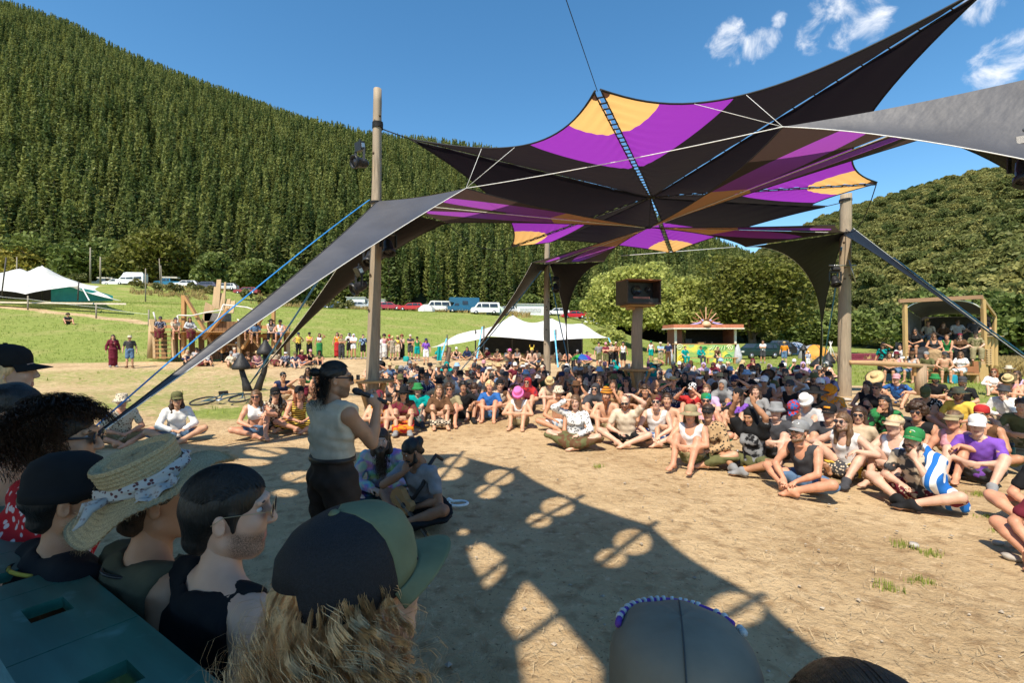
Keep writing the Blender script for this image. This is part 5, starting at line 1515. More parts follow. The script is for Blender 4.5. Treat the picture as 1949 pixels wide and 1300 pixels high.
inv = ledge.rotation_euler.to_matrix().inverted()
# holes in ledge coordinates
holes = []
for px, py in ((275, 1265), (150, 1140), (85, 1080), (15, 1013), (-75, 945), (480, 1500), (-115, 912)):
	d_ = .65 * FPX / (py - HY); p = inv @ (Vector(((px - HX) / FPX * d_, d_, 0)) - A0); holes.append((p.x, p.y))
hs_ = (.047, .038)
wid = .225
# local +y of the ledge points away from the people (towards the camera side)
ysgn = 1 if (inv @ (-lnor)).y > 0 else -1
holes.sort()
cuts = [-1.0] + [(holes[i][0] + holes[i + 1][0]) / 2 for i in range(len(holes) - 1)] + [3.2]
for i, (hx_, hy_) in enumerate(holes):
	xa, xb = cuts[i] + .0015, cuts[i + 1] - .0015
	yc = ysgn * wid / 2
	xs = [xa, hx_ - hs_[0], hx_ + hs_[0], xb]; ys = [ysgn * .0, yc - hs_[1], yc + hs_[1], ysgn * wid]; ys.sort()
	mb = MB()
	for a in range(3):
		for c in range(3):
			if a == 1 and c == 1: continue
			mb.box(((xs[a] + xs[a + 1]) / 2, (ys[c] + ys[c + 1]) / 2, LZ - .014), (xs[a + 1] - xs[a], ys[c + 1] - ys[c], .028))
	me_o = mb.obj('holed_board', tealp, ledge)
	import bmesh
	bmq = bmesh.new(); bmq.from_mesh(me_o.data)
	bmesh.ops.remove_doubles(bmq, verts=bmq.verts, dist=.0004)
	fc = {}
	for f_ in bmq.faces:
		k_ = tuple(round(x, 3) for x in f_.calc_center_median()); fc.setdefault(k_, []).append(f_)
	bmesh.ops.delete(bmq, geom=[f_ for l_ in fc.values() if len(l_) > 1 for f_ in l_], context='FACES_ONLY')
	bmq.to_mesh(me_o.data); bmq.free()
greyteal = M('worn_teal_batten', (.16, .27, .22), .5, .25, 6, bmp=.3, bd=.004, stretch=(1, 6, 6))
MB().box((1.1, ysgn * (wid + .051), LZ + .004), (4.2, .095, .05)).obj('batten', greyteal, ledge)
MB().box((1.1, ysgn * (wid + .102 + .26), LZ - .012), (4.2, .52, .03)).obj('deck_board', tealp, ledge)
MB().box((1.1, -ysgn * .0 + ysgn * .014, LZ / 2 - .02), (4.2, .024, LZ - .02)).obj('front_board', tealp, ledge)
MB().box((1.1, ysgn * .3, LZ - .2), (4.2, .5, .02)).obj('under_shelf', darkm, ledge)

# ------------------------------------------------------------------ small things
def at_ground(o, px, py, label, cat, dz=0):
	g = ground_at(px, py); o.location = g + Vector((0, 0, dz)); return tag(o, label, cat)
def can(label, px, py, colr, h=.165, r=.033):
	e = empty('drink_can', (0, 0, 0)); at_ground(e, px, py, label, 'can')
	MB().lathe([(r * .8, 0), (r, .012), (r, h - .018), (r * .8, h)], 16).obj('body', M('can_%d' % px, colr, .3, .1, 8, metal=.5), e, True)
	MB().lathe([(r * .8, h), (r * .74, h - .004), (0, h - .004)], 14).obj('lid', steel, e, True)
	MB().box((0, r * .3, h + .002), (.012, .02, .003)).obj('tab', steel, e)
can('bright green drink can on the dirt before guitar player', 748, 976, (.02, .42, .06))
can('silver drink can standing before grey tank-top man', 1493, 930, (.7, .7, .72))
can('small red drink can by the beige-shirt man', 1168, 842, (.42, .06, .03), .13, .03)
def bottle(label, px, py, colr, h=.26, r=.034, cat='bottle', dz=0):
	e = empty('bottle', (0, 0, 0)); at_ground(e, px, py, label, cat, dz)
	MB().lathe([(r * .9, 0), (r, .02), (r, h * .58), (r * .45, h * .76), (r * .4, h * .95)], 16).obj('body', M('bottle_%d' % px, colr, .15, .1, 5, bmp=0), e, True)
	MB().lathe([(r * .46, h * .93), (r * .46, h), (0, h)], 12).obj('cap', steel, e, True)
	MB().lathe([(r * 1.01, h * .18), (r * 1.01, h * .5)], 16).obj('label_band', M('bottle_label', (.05, .05, .06), .6), e, True)
bottle('brown glass bottle standing between two oranges', 1404, 894, (.06, .02, .008), .28, .035)
fl = empty('water_flask', (0, 0, 0)); at_ground(fl, 1925, 882, 'green insulated flask standing at the right edge', 'flask')
MB().lathe([(.045, 0), (.048, .02), (.048, .22), (.036, .25)], 18).obj('body', M('flask_green', (.03, .12, .07), .35), fl, True)
MB().lathe([(.036, .25), (.038, .26), (.034, .31), (0, .315)], 16).obj('lid', blackp, fl, True); MB().tube([(-.03, 0, .3), (-.02, 0, .34), (.02, 0, .34), (.03, 0, .3)], .006, 6).obj('handle', blackp, fl, True)
orangem = M('orange_peel', (.80, .27, .01), .45, .08, 40, bmp=.3, bd=.002)
for px, py, r, lb in ((1390, 892, .038, 'orange fruit lying left of the brown bottle'), (1418, 899, .043, 'larger orange fruit lying right of the brown bottle')):
	e = empty('orange_fruit', (0, 0, 0)); at_ground(e, px, py, lb, 'fruit')
	MB().lathe([(0, 0), (r * .5, r * .1), (r * .9, r * .5), (r, r * .95), (r * .88, r * 1.45), (r * .5, r * 1.82), (0, r * 1.88)], 16).obj('peel', orangem, e, True)
	MB().lathe([(r * .1, r * 1.86), (r * .06, r * 1.93), (0, r * 1.93)], 7).obj('stem_end', M('stem_green', (.06, .1, .02), .7), e)
# white rope loop / sandals on the dirt
g = ground_at(853, 966)
o = MB().tube([(-.02 + .11 * math.cos(a) - .10, .07 * math.sin(a), .025) for a in np.linspace(.3, 6.0, 24)], .016, 7).tube([(.11 + .11 * math.cos(a), .02 + .08 * math.sin(a), .025) for a in np.linspace(-2.6, 3.0, 24)], .016, 7).tube([(-.05, .04, .03), (0, .07, .06), (.06, .05, .03)], .02, 6).obj('rope_loop', rope_w, None, True)
o.location = g; tag(o, 'knotted white rope loops lying on shaded dirt', 'rope')
bottle('tall pink bottle on the speaker tower shelf', 1231, 760, (.72, .30, .36), .30, .042, 'bottle')
pb = [x for x in bpy.data.objects if x.get('label') == 'tall pink bottle on the speaker tower shelf'][0]; pb.location = SP + Vector((.28, -.12, 1.046))
can('small silver tin on the speaker tower shelf', 1195, 760, (.6, .62, .65), .14, .035)
pb = [x for x in bpy.data.objects if x.get('label') == 'small silver tin on the speaker tower shelf'][0]; pb.location = SP + Vector((-.26, -.1, 1.046))
ph_ = MB().box((0, 0, .06), (.08, .02, .12)).obj('phone', blackp); ph_.location = P1 + Vector((-.26, -.12, .947)); tag(ph_, 'small dark box standing on the left post shelf', 'box')
# teal towel on a post, tote bags
tw_ = MB().sheet(8, 10, lambda u, v: (.16 * (u - .5) * (1 + .4 * v) , .03 * math.sin(u * 9 + v * 3), .62 * (1 - v))).obj('teal_towel', sailcloth('teal_towel_cloth', (.0, .35, .33), .1)); tw_.location = PX(836, 690, 21); tw_.location.z = .95; tag(tw_, 'teal towel hung on a leaning branch behind the crowd', 'towel')
br = MB().tube([(0, 0, -.1), (.25, 0, .7), (.42, .05, 1.55)], [.14, .12, .05], 8).obj('leaning_branch', bark, None, True); br.location = gp(838, 20.6); tag(br, 'dark leaning stump branch behind the seated crowd', 'branch')
bag = MB().lathe([(.2, 0), (.22, .12), (.18, .3), (.14, .34)], 10, sy=.5).obj('tote_bag', sailcloth('teal_bag_cloth', (.0, .30, .27), .0)); bag.location = gp(773, 33.0); tag(bag, 'teal bag on the ground beside standing group', 'bag')
bag = MB().lathe([(.2, 0), (.22, .12), (.2, .3), (.16, .36)], 10, sy=.5).obj('tote_bag', sailcloth('cyan_bag_cloth', (.01, .28, .38), .0)); bag.location = gp(1813, 20.7); tag(bag, 'bright blue tote bag hanging at the booth bench', 'bag')
um = empty('rainbow_umbrella', tuple(gp(1107, 24)), 0, 'rainbow umbrella open low among the seated crowd', 'umbrella')
rb = [(.6, .02, .02), (.75, .3, .0), (.75, .6, .02), (.05, .4, .06), (.02, .12, .5), (.3, .02, .4)]
for k in range(6):
	c_ = sailcloth('umbrella_%d' % k, rb[k], .3); vs = []
	for i in range(7):
		u = i / 6 * 1.2
		for j in range(4):
			a = k * math.pi / 3 + j / 3 * math.pi / 3
			vs.append((math.sin(u) * .56 * math.cos(a), math.sin(u) * .56 * math.sin(a), .72 + .42 * math.cos(u)))
	MB().add(vs, [(i * 4 + j, i * 4 + j + 1, (i + 1) * 4 + j + 1, (i + 1) * 4 + j) for i in range(6) for j in range(3)]).obj('panel', c_, um, True)
MB().tube([(0, 0, .35), (0, 0, 1.2)], .012, 6).obj('shaft', steel, um, True)
rock = M('river_rock', (.42, .38, .33), .9, .2, 8)
rs = np.random.RandomState(5)
rk = [(1640, 768), (1655, 760), (1672, 764), (1688, 762), (1612, 762), (1625, 771), (1702, 768), (1740, 1040), (1900, 1035), (1935, 1045), (1925, 1062)]
for i, (px, py) in enumerate(rk):
	r = (.10 if i < 7 else .045) * rs.uniform(.7, 1.3)
	mb = MB(); n = 8
	mb.lathe([(r * .7, -.02), (r, r * .15), (r * .8, r * .5), (0, r * .62)], n, sx=1.25)
	mb.v = [(x * rs.uniform(.85, 1.15), y * rs.uniform(.85, 1.15), z) for x, y, z in mb.v]
	o = mb.obj('rock', rock, None, True); o.location = ground_at(px, py); o.rotation_euler = (0, 0, rs.uniform(0, 6))
	tag(o, ('rounded stone at the foot of thick post, %s in the ring' % ordinal(i + 1)) if i < 7 else ('small stone on open dirt at right, %s nearest the corner' % ordinal(12 - i)), 'rock', 'stones round the thick post' if i < 7 else 'stones on the dirt')
# ------------------------------------------------------------------ people: one skin surface per pose, clothes and hair as children
class Field:
	def __init__(s, lo, hi, h):
		s.h = h; s.lo = np.array(lo, float)
		s.n = np.ceil((np.array(hi) - s.lo) / h).astype(int) + 1
		s.F = np.full(s.n, 1.0, np.float32)
		s.ax = [s.lo[i] + h * np.arange(s.n[i]) for i in range(3)]
	def _sub(s, lo, hi):
		i0 = np.clip(np.floor((lo - s.lo) / s.h).astype(int), 0, s.n - 1); i1 = np.clip(np.ceil((hi - s.lo) / s.h).astype(int) + 1, 1, s.n)
		sl = tuple(slice(a, b_) for a, b_ in zip(i0, i1))
		g = [s.ax[k][sl[k]] for k in range(3)]
		return sl, g[0][:, None, None], g[1][None, :, None], g[2][None, None, :]
	def _put(s, sl, d, k, op):
		f = s.F[sl]
		if op == 'add':
			hh = np.clip(.5 + .5 * (f - d) / k, 0, 1)
			s.F[sl] = f * (1 - hh) + d * hh - k * hh * (1 - hh)
		elif op == 'sub':
			nd = -d; hh = np.clip(.5 - .5 * (f - nd) / k, 0, 1)
			s.F[sl] = f * (1 - hh) + nd * hh + k * hh * (1 - hh)
		else:
			s.F[sl] = np.maximum(f, d)
	def cone(s, a, b_, ra, rb, k=.02, op='add'):
		a = np.array(a, float); b_ = np.array(b_, float); m = max(ra, rb) + k + 2 * s.h
		sl, x, y, z = s._sub(np.minimum(a, b_) - m, np.maximum(a, b_) + m)
		d = b_ - a; L2 = max(d @ d, 1e-9)
		t_ = np.clip(((x - a[0]) * d[0] + (y - a[1]) * d[1] + (z - a[2]) * d[2]) / L2, 0, 1)
		q_ = np.sqrt((x - a[0] - t_ * d[0]) ** 2 + (y - a[1] - t_ * d[1]) ** 2 + (z - a[2] - t_ * d[2]) ** 2) - (ra + t_ * (rb - ra))
		s._put(sl, q_, k, op); return s
	def ell(s, c, r, k=.02, rot=None, op='add'):
		c = np.array(c, float); r = np.array(r, float); m = r.max() + k + 2 * s.h
		sl, x, y, z = s._sub(c - m, c + m)
		x, y, z = x - c[0], y - c[1], z - c[2]
		if rot is not None:
			q_ = np.array(rot)
			x, y, z = (q_[0, 0] * x + q_[1, 0] * y + q_[2, 0] * z, q_[0, 1] * x + q_[1, 1] * y + q_[2, 1] * z, q_[0, 2] * x + q_[1, 2] * y + q_[2, 2] * z)
		k0 = np.sqrt((x / r[0]) ** 2 + (y / r[1]) ** 2 + (z / r[2]) ** 2); k1 = np.sqrt((x / r[0] ** 2) ** 2 + (y / r[1] ** 2) ** 2 + (z / r[2] ** 2) ** 2)
		s._put(sl, k0 * (k0 - 1) / np.maximum(k1, 1e-6), k, op); return s
	def plane(s, p, n, sharp=True):
		"""keep the side the normal points away from"""
		p = np.array(p, float); n = np.array(n, float)
		d = (s.ax[0][:, None, None] - p[0]) * n[0] + (s.ax[1][None, :, None] - p[1]) * n[1] + (s.ax[2][None, None, :] - p[2]) * n[2]
		s.F = np.maximum(s.F, d); return s
	def ruffle(s, amp, freq, seed=0):
		r_ = np.random.RandomState(seed); w = 0
		x, y, z = s.ax[0][:, None, None], s.ax[1][None, :, None], s.ax[2][None, None, :]
		for i in range(5):
			f = r_.normal(size=3); f *= freq * r_.uniform(.6, 1.6) / np.linalg.norm(f)
			w = w + np.sin(x * f[0] + y * f[1] + z * f[2] + r_.uniform(0, 6.28))
		s.F = s.F + amp * w / 2.2; return s
	def mesh(s):
		F = s.F; h = s.h
		F[0], F[-1] = 1, 1; F[:, 0], F[:, -1] = 1, 1; F[:, :, 0], F[:, :, -1] = 1, 1
		ins = F < 0
		cnt = np.zeros(tuple(s.n - 1), np.int8)
		for a in (0, 1):
			for b_ in (0, 1):
				for c in (0, 1):
					cnt += ins[a:F.shape[0] - 1 + a, b_:F.shape[1] - 1 + b_, c:F.shape[2] - 1 + c]
		act = (cnt > 0) & (cnt < 8)
		I, J, K = np.nonzero(act)
		idx = np.full(act.shape, -1, np.int32); idx[I, J, K] = np.arange(len(I))
		P = np.zeros((len(I), 3)); W = np.zeros(len(I))
		co = [(a, b_, c) for a in (0, 1) for b_ in (0, 1) for c in (0, 1)]
		val = {c: F[I + c[0], J + c[1], K + c[2]] for c in co}
		for c in co:
			for ax_ in range(3):
				if c[ax_] == 0:
					e = list(c); e[ax_] = 1; e = tuple(e)
					va, vb = val[c], val[e]; m = (va < 0) != (vb < 0)
					t_ = np.where(m, va / np.where(m, va - vb, 1), 0)
					for d in range(3):
						P[:, d] += np.where(m, c[d] + (t_ if d == ax_ else 0), 0)
					W += m
		P = P / W[:, None] + np.stack([I, J, K], -1)
		V = s.lo + P * h
		Q = []
		for ax_ in range(3):
			sl0 = [slice(1, -1)] * 3; sl1 = [slice(1, -1)] * 3
			sl0[ax_] = slice(0, -1); sl1[ax_] = slice(1, None)
			A, B = ins[tuple(sl0)], ins[tuple(sl1)]
			e = np.nonzero(A != B)
			e = list(e)
			fl = A[tuple(e)]
			for d in range(3):
				if d != ax_: e[d] = e[d] + 1
			u, v = [(1, 2), (2, 0), (0, 1)][ax_]
			def cid(du, dv):
				q_ = [e[0].copy(), e[1].copy(), e[2].copy()]
				q_[u] = q_[u] - du; q_[v] = q_[v] - dv
				return idx[q_[0], q_[1], q_[2]]
			q4 = np.stack([cid(1, 1), cid(0, 1), cid(0, 0), cid(1, 0)], -1)
			q4[~fl] = q4[~fl][:, ::-1]
			Q.append(q4)
		return V, np.concatenate(Q)

def v3(*a):
	return np.array(a, float)
def unit(a):
	return a / max(np.linalg.norm(a), 1e-9)
def ik(a, c, l1, l2, hint):
	d = c - a; L = np.linalg.norm(d)
	if L > l1 + l2 - .004:
		c = a + d / L * (l1 + l2 - .004); d = c - a; L = np.linalg.norm(d)
	u = d / L; x = (l1 * l1 - l2 * l2 + L * L) / (2 * L); hh = math.sqrt(max(0, l1 * l1 - x * x))
	p = hint - u * (u @ hint)
	return a + u * x + unit(p) * hh, c
def rot_zxy(yaw, pitch, roll=0):
	"""head frame: yaw turns left/right, positive pitch bows the face down"""
	return np.array(Matrix.Rotation(yaw, 3, 'Z') @ Matrix.Rotation(pitch, 3, 'X') @ Matrix.Rotation(roll, 3, 'Y'))

LEGS = {
 'cross': lambda: dict(hz=.11, ank=[v3(.06, -.41, .075), v3(-.10, -.36, .085)], hint=[v3(1, -.45, .35), v3(-1, -.45, .35)], foot=[v3(-1, -.25, -.1), v3(1, -.25, -.1)]),
 'knees': lambda: dict(hz=.11, ank=[v3(.13, -.50, .08), v3(-.13, -.47, .08)], hint=[v3(.15, -.3, 1), v3(-.15, -.3, 1)], foot=[v3(.15, -1, 0), v3(-.15, -1, 0)]),
 'wide': lambda: dict(hz=.11, ank=[v3(.24, -.53, .08), v3(-.24, -.50, .08)], hint=[v3(.5, -.3, 1), v3(-.5, -.3, 1)], foot=[v3(.3, -1, 0), v3(-.3, -1, 0)]),
 'onekn': lambda: dict(hz=.11, ank=[v3(.15, -.48, .08), v3(-.02, -.38, .08)], hint=[v3(.2, -.3, 1), v3(-1, -.4, .3)], foot=[v3(.2, -1, 0), v3(1, -.3, -.1)]),
 'long': lambda: dict(hz=.11, ank=[v3(.16, -.80, .07), v3(-.10, -.74, .08)], hint=[v3(.1, -.1, 1), v3(-.1, -.1, 1)], foot=[v3(.15, -.6, .8), v3(-.15, -.6, .8)]),
 'chair': lambda: dict(hz=.54, ank=[v3(.14, -.40, .08), v3(-.15, -.44, .08)], hint=[v3(.12, -1, .2), v3(-.12, -1, .2)], foot=[v3(.15, -1, 0), v3(-.15, -1, 0)]),
 'stand': lambda: dict(hz=.93, ank=[v3(.12, .02, .085), v3(-.12, -.02, .085)], hint=[v3(.1, -1, 0), v3(-.1, -1, 0)], foot=[v3(.25, -1, 0), v3(-.25, -1, 0)]),
 'lean': lambda: dict(hz=.85, ank=[v3(.12, -.10, .085), v3(-.12, -.08, .085)], hint=[v3(.1, -1, 0), v3(-.1, -1, 0)], foot=[v3(.2, -1, 0), v3(-.2, -1, 0)]),
}
def pose_frame(legs, lean, arms, head=(0, 0, 0), fem=False, twist=0):
	p = dict(LEGS[legs]()); p['legs'] = legs; p['fem'] = fem
	u = v3(0, -math.sin(lean), math.cos(lean)); xx = v3(math.cos(twist), math.sin(twist), 0)
	p0 = v3(0, 0, p['hz'])
	p['p0'], p['u'], p['x'] = p0, u, xx
	u2 = unit(u + v3(0, -.10, .25))
	p['T'] = np.stack([xx, unit(np.cross(u, xx)), u], -1)
	sw = .165 if fem else .185
	sh = p0 + u * .455
	p['sh'] = [sh + xx * sw, sh - xx * sw]
	p['neck'] = p0 + u * .50
	p['headc'] = p['neck'] + u2 * .180 + v3(0, -.014, 0)
	p['HR'] = rot_zxy(*head)
	hw = .085
	p['hip'] = [p0 + v3(hw, 0, 0), p0 + v3(-hw, 0, 0)]
	p['knee'] = []; p['ankl'] = []
	for i in (0, 1):
		kn, an = ik(p['hip'][i], p['ank'][i], .43, .42, p['hint'][i]); p['knee'].append(kn); p['ankl'].append(an)
	p['elb'] = []; p['wr'] = []; p['hd'] = []; p['hn'] = []; p['curl'] = []
	for i, a in enumerate(arms):
		sgn = 1 if i == 0 else -1
		nm = a[0] if isinstance(a, tuple) else a
		f = v3(0, -1, 0)
		if nm == 'knee':      w, hint, hd, hn = p['knee'][i] + v3(-sgn * .03, -.10, .05), v3(sgn * .8, .2, -.4), v3(-sgn * .6, -.7, -.6), v3(0, 0, -1)
		elif nm == 'clasp':   w, hint, hd, hn = (p['knee'][0] + p['knee'][1]) / 2 + v3(sgn * .06, -.13, -.10), v3(sgn, .1, -.3), v3(-sgn, -.25, -.25), v3(0, 1, 0)
		elif nm == 'lap':     w, hint, hd, hn = p0 + v3(sgn * .09, -.30, .13), v3(sgn, .5, 0), v3(-sgn * .8, -.5, -.2), v3(0, 0, -1)
		elif nm == 'shin':    w, hint, hd, hn = (p['ankl'][0] + p['ankl'][1]) / 2 + v3(sgn * .08, .02, .10), v3(sgn, .2, .1), v3(-sgn * .5, -.6, -.5), v3(0, 0, -1)
		elif nm == 'back':    w, hint, hd, hn = v3(sgn * .30, .26, .07), v3(sgn * .6, 1, 0), v3(sgn * .4, .8, -.1), v3(0, 0, -1)
		elif nm == 'side':    w, hint, hd, hn = p0 + v3(sgn * .30, -.02, -.05), v3(sgn * .4, 1, 0), v3(sgn * .05, -.12, -1), v3(-sgn, 0, 0)
		elif nm == 'shade':   w, hint, hd, hn = p['headc'] + v3(sgn * .15, -.10, .035), v3(sgn, -.2, -.5), v3(-sgn, -.12, .16), v3(0, 0, -1)
		elif nm == 'ontop':   w, hint, hd, hn = p['headc'] + v3(sgn * .12, -.02, .13), v3(sgn, -.3, .1), v3(-sgn, -.1, .15), v3(0, 0, -1)
		elif nm == 'chin':    w, hint, hd, hn = p['headc'] + v3(sgn * .06, -.11, -.19), v3(sgn * .6, -.1, -1), v3(-sgn * .3, .15, 1), v3(0, 1, 0)
		elif nm == 'drink':   w, hint, hd, hn = p['headc'] + v3(sgn * .13, -.17, -.06), v3(sgn, -.1, -.6), v3(-sgn * .9, 0, .3), v3(0, 1, 0)
		elif nm == 'phone':   w, hint, hd, hn = p['headc'] + v3(sgn * .13, -.27, -.03), v3(sgn * .9, .1, -.7), v3(-sgn * .45, -.1, .9), v3(-sgn, 0, 0)
		elif nm == 'raise':   w, hint, hd, hn = p['headc'] + v3(sgn * .13, -.16, .22), v3(sgn, .1, -.2), v3(-sgn * .15, -.05, 1), v3(0, -1, 0)
		elif nm == 'fold':    w, hint, hd, hn = p0 + u * .30 + v3(-sgn * .08, -.17, 0), v3(sgn, -.1, -.5), v3(-sgn, .1, .1), v3(0, 1, 0)
		elif nm == 'thigh':   w, hint, hd, hn = p['hip'][i] * .35 + p['knee'][i] * .65 + v3(0, 0, .10), v3(sgn, .6, 0), v3(-sgn * .3, -1, -.1), v3(0, 0, -1)
		elif nm == 'hips':    w, hint, hd, hn = p0 + v3(sgn * .15, .02, .10), v3(sgn, .3, 0), v3(-sgn * .5, -.7, -.4), v3(-sgn, 0, 0)
		else:                 w, hint, hd, hn = a[1], a[2], a[3], a[4]
		el, w = ik(p['sh'][i], np.array(w, float), .285, .255, np.array(hint, float))
		p['elb'].append(el); p['wr'].append(w); p['hd'].append(unit(np.array(hd, float))); p['hn'].append(np.array(hn, float))
		p['curl'].append({'raise': .05, 'shade': .15, 'ontop': .3, 'thigh': .3, 'side': .35, 'drink': 1.2, 'phone': 1.1, 'chin': .9, 'grip': 1.5}.get(nm, .55 if not isinstance(a, tuple) else (a[5] if len(a) > 5 else .6)))
	allp = [p['headc']] + p['sh'] + p['elb'] + p['wr'] + p['knee'] + p['ankl'] + p['hip']
	allp += [p['wr'][i] + p['hd'][i] * .2 for i in (0, 1)] + [p['ankl'][i] + unit(p['foot'][i]) * .22 for i in (0, 1)]
	allp = np.array(allp)
	p['lo'] = allp.min(0) - .20; p['hi'] = allp.max(0) + .20; p['lo'][2] = max(p['lo'][2], -.10)
	return p
def torso(f, p, g=0.0, k=.03, low=True):
	T = p['T']; u, p0 = p['u'], p['p0']
	fem = p['fem']
	if low: f.ell(p0 + u * .02, v3(.165 + (.01 if fem else 0), .118, .125) + g, k, T)
	f.ell(p0 + u * .19, v3(.130 if fem else .142, .098, .17) + g, k, T)
	f.ell(p0 + u * .35, v3(.145 if fem else .162, .108, .165) + g, k, T)
	f.cone(p['sh'][0] - p['x'] * .03, p['sh'][1] + p['x'] * .03, .056 + g, .056 + g, k + .01)
	if fem:
		for s_ in (-1, 1):
			f.ell(p0 + u * .335 + p['x'] * s_ * .068 - T[:, 1] * -.0 + np.cross(p['x'], u) * .085, v3(.06, .05, .06) + g * .7, .03, T)
def hand(f, w, d, n, sgn, curl):
	n = unit(n - d * (n @ d)); ac = np.cross(d, n)
	rot = np.stack([ac, n, d], -1)
	f.ell(w + d * .048, (.041, .019, .055), .015, rot)
	for j, (o_, L) in enumerate(((-.030, .068), (-.010, .078), (.011, .074), (.031, .058))):
		b0_ = w + d * .088 + ac * o_; d1 = unit(d + ac * o_ * (3.5 if curl > .1 else 11) + n * curl * .55); m_ = b0_ + d1 * L * .55; d2 = unit(d1 + n * curl * 1.1)
		f.cone(b0_ - d * .012, m_, .0098, .0090, .004); f.cone(m_, m_ + d2 * L * .5, .0090, .0075, .004)
	th = w + d * .028 + ac * .034 * sgn
	t1 = th + unit(d * .8 + ac * sgn * .75 + n * .25) * .042
	f.cone(th - d * .01, t1, .0135, .0105, .008); f.cone(t1, t1 + unit(d + ac * sgn * .15 + n * curl * .6) * .034, .0105, .0085, .004)
def foot(f, a, fd, g=0.0):
	fd = unit(fd); up = v3(0, 0, 1); up = unit(up - fd * (up @ fd))
	if abs(fd[2]) > .5: up = unit(v3(0, 1, .35))
	heel = a - up * .04 - fd * .035; ball = a - up * .052 + fd * .115; toe = a - up * .055 + fd * .175
	sd_ = np.cross(fd, up)
	f.cone(a, heel, .040 + g, .037 + g, .02)
	f.cone(a - up * .01, ball, .040 + g, .030 + g, .02)
	f.cone(ball - sd_ * .02, ball + sd_ * .022, .028 + g, .027 + g, .015)
	for j in (-1, 0, 1):
		f.cone(ball + sd_ * .02 * j, toe + sd_ * .022 * j - fd * .012 * abs(j), .022 + g, .017 + g, .008)
def body_mesh(p, h=.011):
	f = Field(p['lo'], p['hi'], h)
	torso(f, p)
	nk = p['neck']; f.cone(nk - p['u'] * .06, p['headc'] + p['HR'] @ v3(0, .014, -.05), .056, .045, .025)
	for i in (0, 1):
		f.cone(nk + p['u'] * .015, p['sh'][i], .040, .050, .03)
		sh, el, w = p['sh'][i], p['elb'][i], p['wr'][i]
		f.cone(sh, el, .053, .040, .02); f.ell(sh * .55 + el * .45, v3(.046, .046, .046), .03)
		f.cone(el, el * .62 + w * .38, .040, .042, .012); f.cone(el * .62 + w * .38, w, .042, .026, .012)
		kn, an, hp = p['knee'][i], p['ankl'][i], p['hip'][i]
		f.cone(hp, kn, .088, .058, .025); f.cone(kn, kn * .68 + an * .32, .056, .056, .02); f.cone(kn * .68 + an * .32, an, .056, .036, .02)
		hand(f, w, p['hd'][i], p['hn'][i], 1 if i == 0 else -1, p['curl'][i])
		foot(f, an, p['foot'][i])
	return f.mesh()
def head_prims(f, jaw=1.0):
	f.ell((0, .016, .032), (.0765, .097, .088), .02); f.ell((0, -.022, -.035), (.062, .072, .088), .03)
	f.cone((0, -.066, -.103), (0, -.060, -.10), .022 * jaw, .024, .03)
	for s_ in (-1, 1):
		f.ell((s_ * .033, -.068, -.022), (.026, .020, .024), .02)
		f.cone((s_ * .047, .002, -.072), (s_ * .020, -.055, -.105), .017, .017, .025)
		f.ell((s_ * .079, .012, -.012), (.009, .017, .028), .005, np.array(Matrix.Rotation(s_ * R(18), 3, 'Z')))
		f.cone((s_ * .012, -.088, .036), (s_ * .046, -.078, .034), .011, .009, .015)
	for s_ in (-1, 1):
		f.ell((s_ * .090, .006, -.010), (.008, .012, .019), .004, None, 'sub')
	f.cone((0, .014, -.05), (0, .022, -.17), .046, .050, .02)
	for s_ in (-1, 1):
		f.ell((s_ * .032, -.103, .013), (.019, .018, .013), .012, None, 'sub')
	f.cone((0, -.091, .018), (0, -.111, -.024), .0085, .0105, .010); f.ell((0, -.102, -.029), (.0165, .012, .0095), .007)
	f.cone((-.020, -.083, -.063), (.020, -.083, -.063), .008, .008, .008); f.cone((-.016, -.084, -.074), (.016, -.084, -.074), .008, .008, .008)
def head_mesh(h):
	f = Field((-.115, -.145, -.19), (.115, .14, .145), h); head_prims(f)
	return f.mesh()
HEAD = {}
def uv_sphere(c, r, n=10, m=7):
	V, F = [], []
	for i in range(m + 1):
		for j in range(n):
			a, b_ = math.pi * i / m, 2 * math.pi * j / n
			V.append((c[0] + r[0] * math.sin(a) * math.cos(b_), c[1] + r[1] * math.sin(a) * math.sin(b_), c[2] + r[2] * math.cos(a)))
	for i in range(m):
		for j in range(n):
			F.append((i * n + j, (i + 1) * n + j, (i + 1) * n + (j + 1) % n, i * n + (j + 1) % n))
	return np.array(V), np.array(F)
def full_head(h):
	"""skin, lips, eyes and brows of a head in its own frame, with material index per face"""
	if h in HEAD: return HEAD[h]
	V, F = head_mesh(h)
	c = V[F].mean(1)
	mi = np.zeros(len(F), int)
	mi[(np.abs(c[:, 0]) < .0245) & (c[:, 2] > -.081) & (c[:, 2] < -.056) & (c[:, 1] < -.080)] = 3
	Vs, Fs, Ms, n = [V], [F], [mi], len(V)
	for s_ in (-1, 1):
		a, b_ = uv_sphere((s_ * .032, -.0735, .012), (.0135, .0115, .0088)); Vs.append(a); Fs.append(b_ + n); Ms.append(np.full(len(b_), 1)); n += len(a)
		a, b_ = uv_sphere((s_ * .031, -.0822, .012), (.0058, .004, .0062), 8, 5); Vs.append(a); Fs.append(b_ + n); Ms.append(np.full(len(b_), 2)); n += len(a)
		a, b_ = uv_sphere((s_ * .033, -.0865, .036), (.020, .0055, .0034), 8, 5); Vs.append(a); Fs.append(b_ + n); Ms.append(np.full(len(b_), 2)); n += len(a)
	HEAD[h] = (np.concatenate(Vs), np.concatenate(Fs), np.concatenate(Ms))
	return HEAD[h]
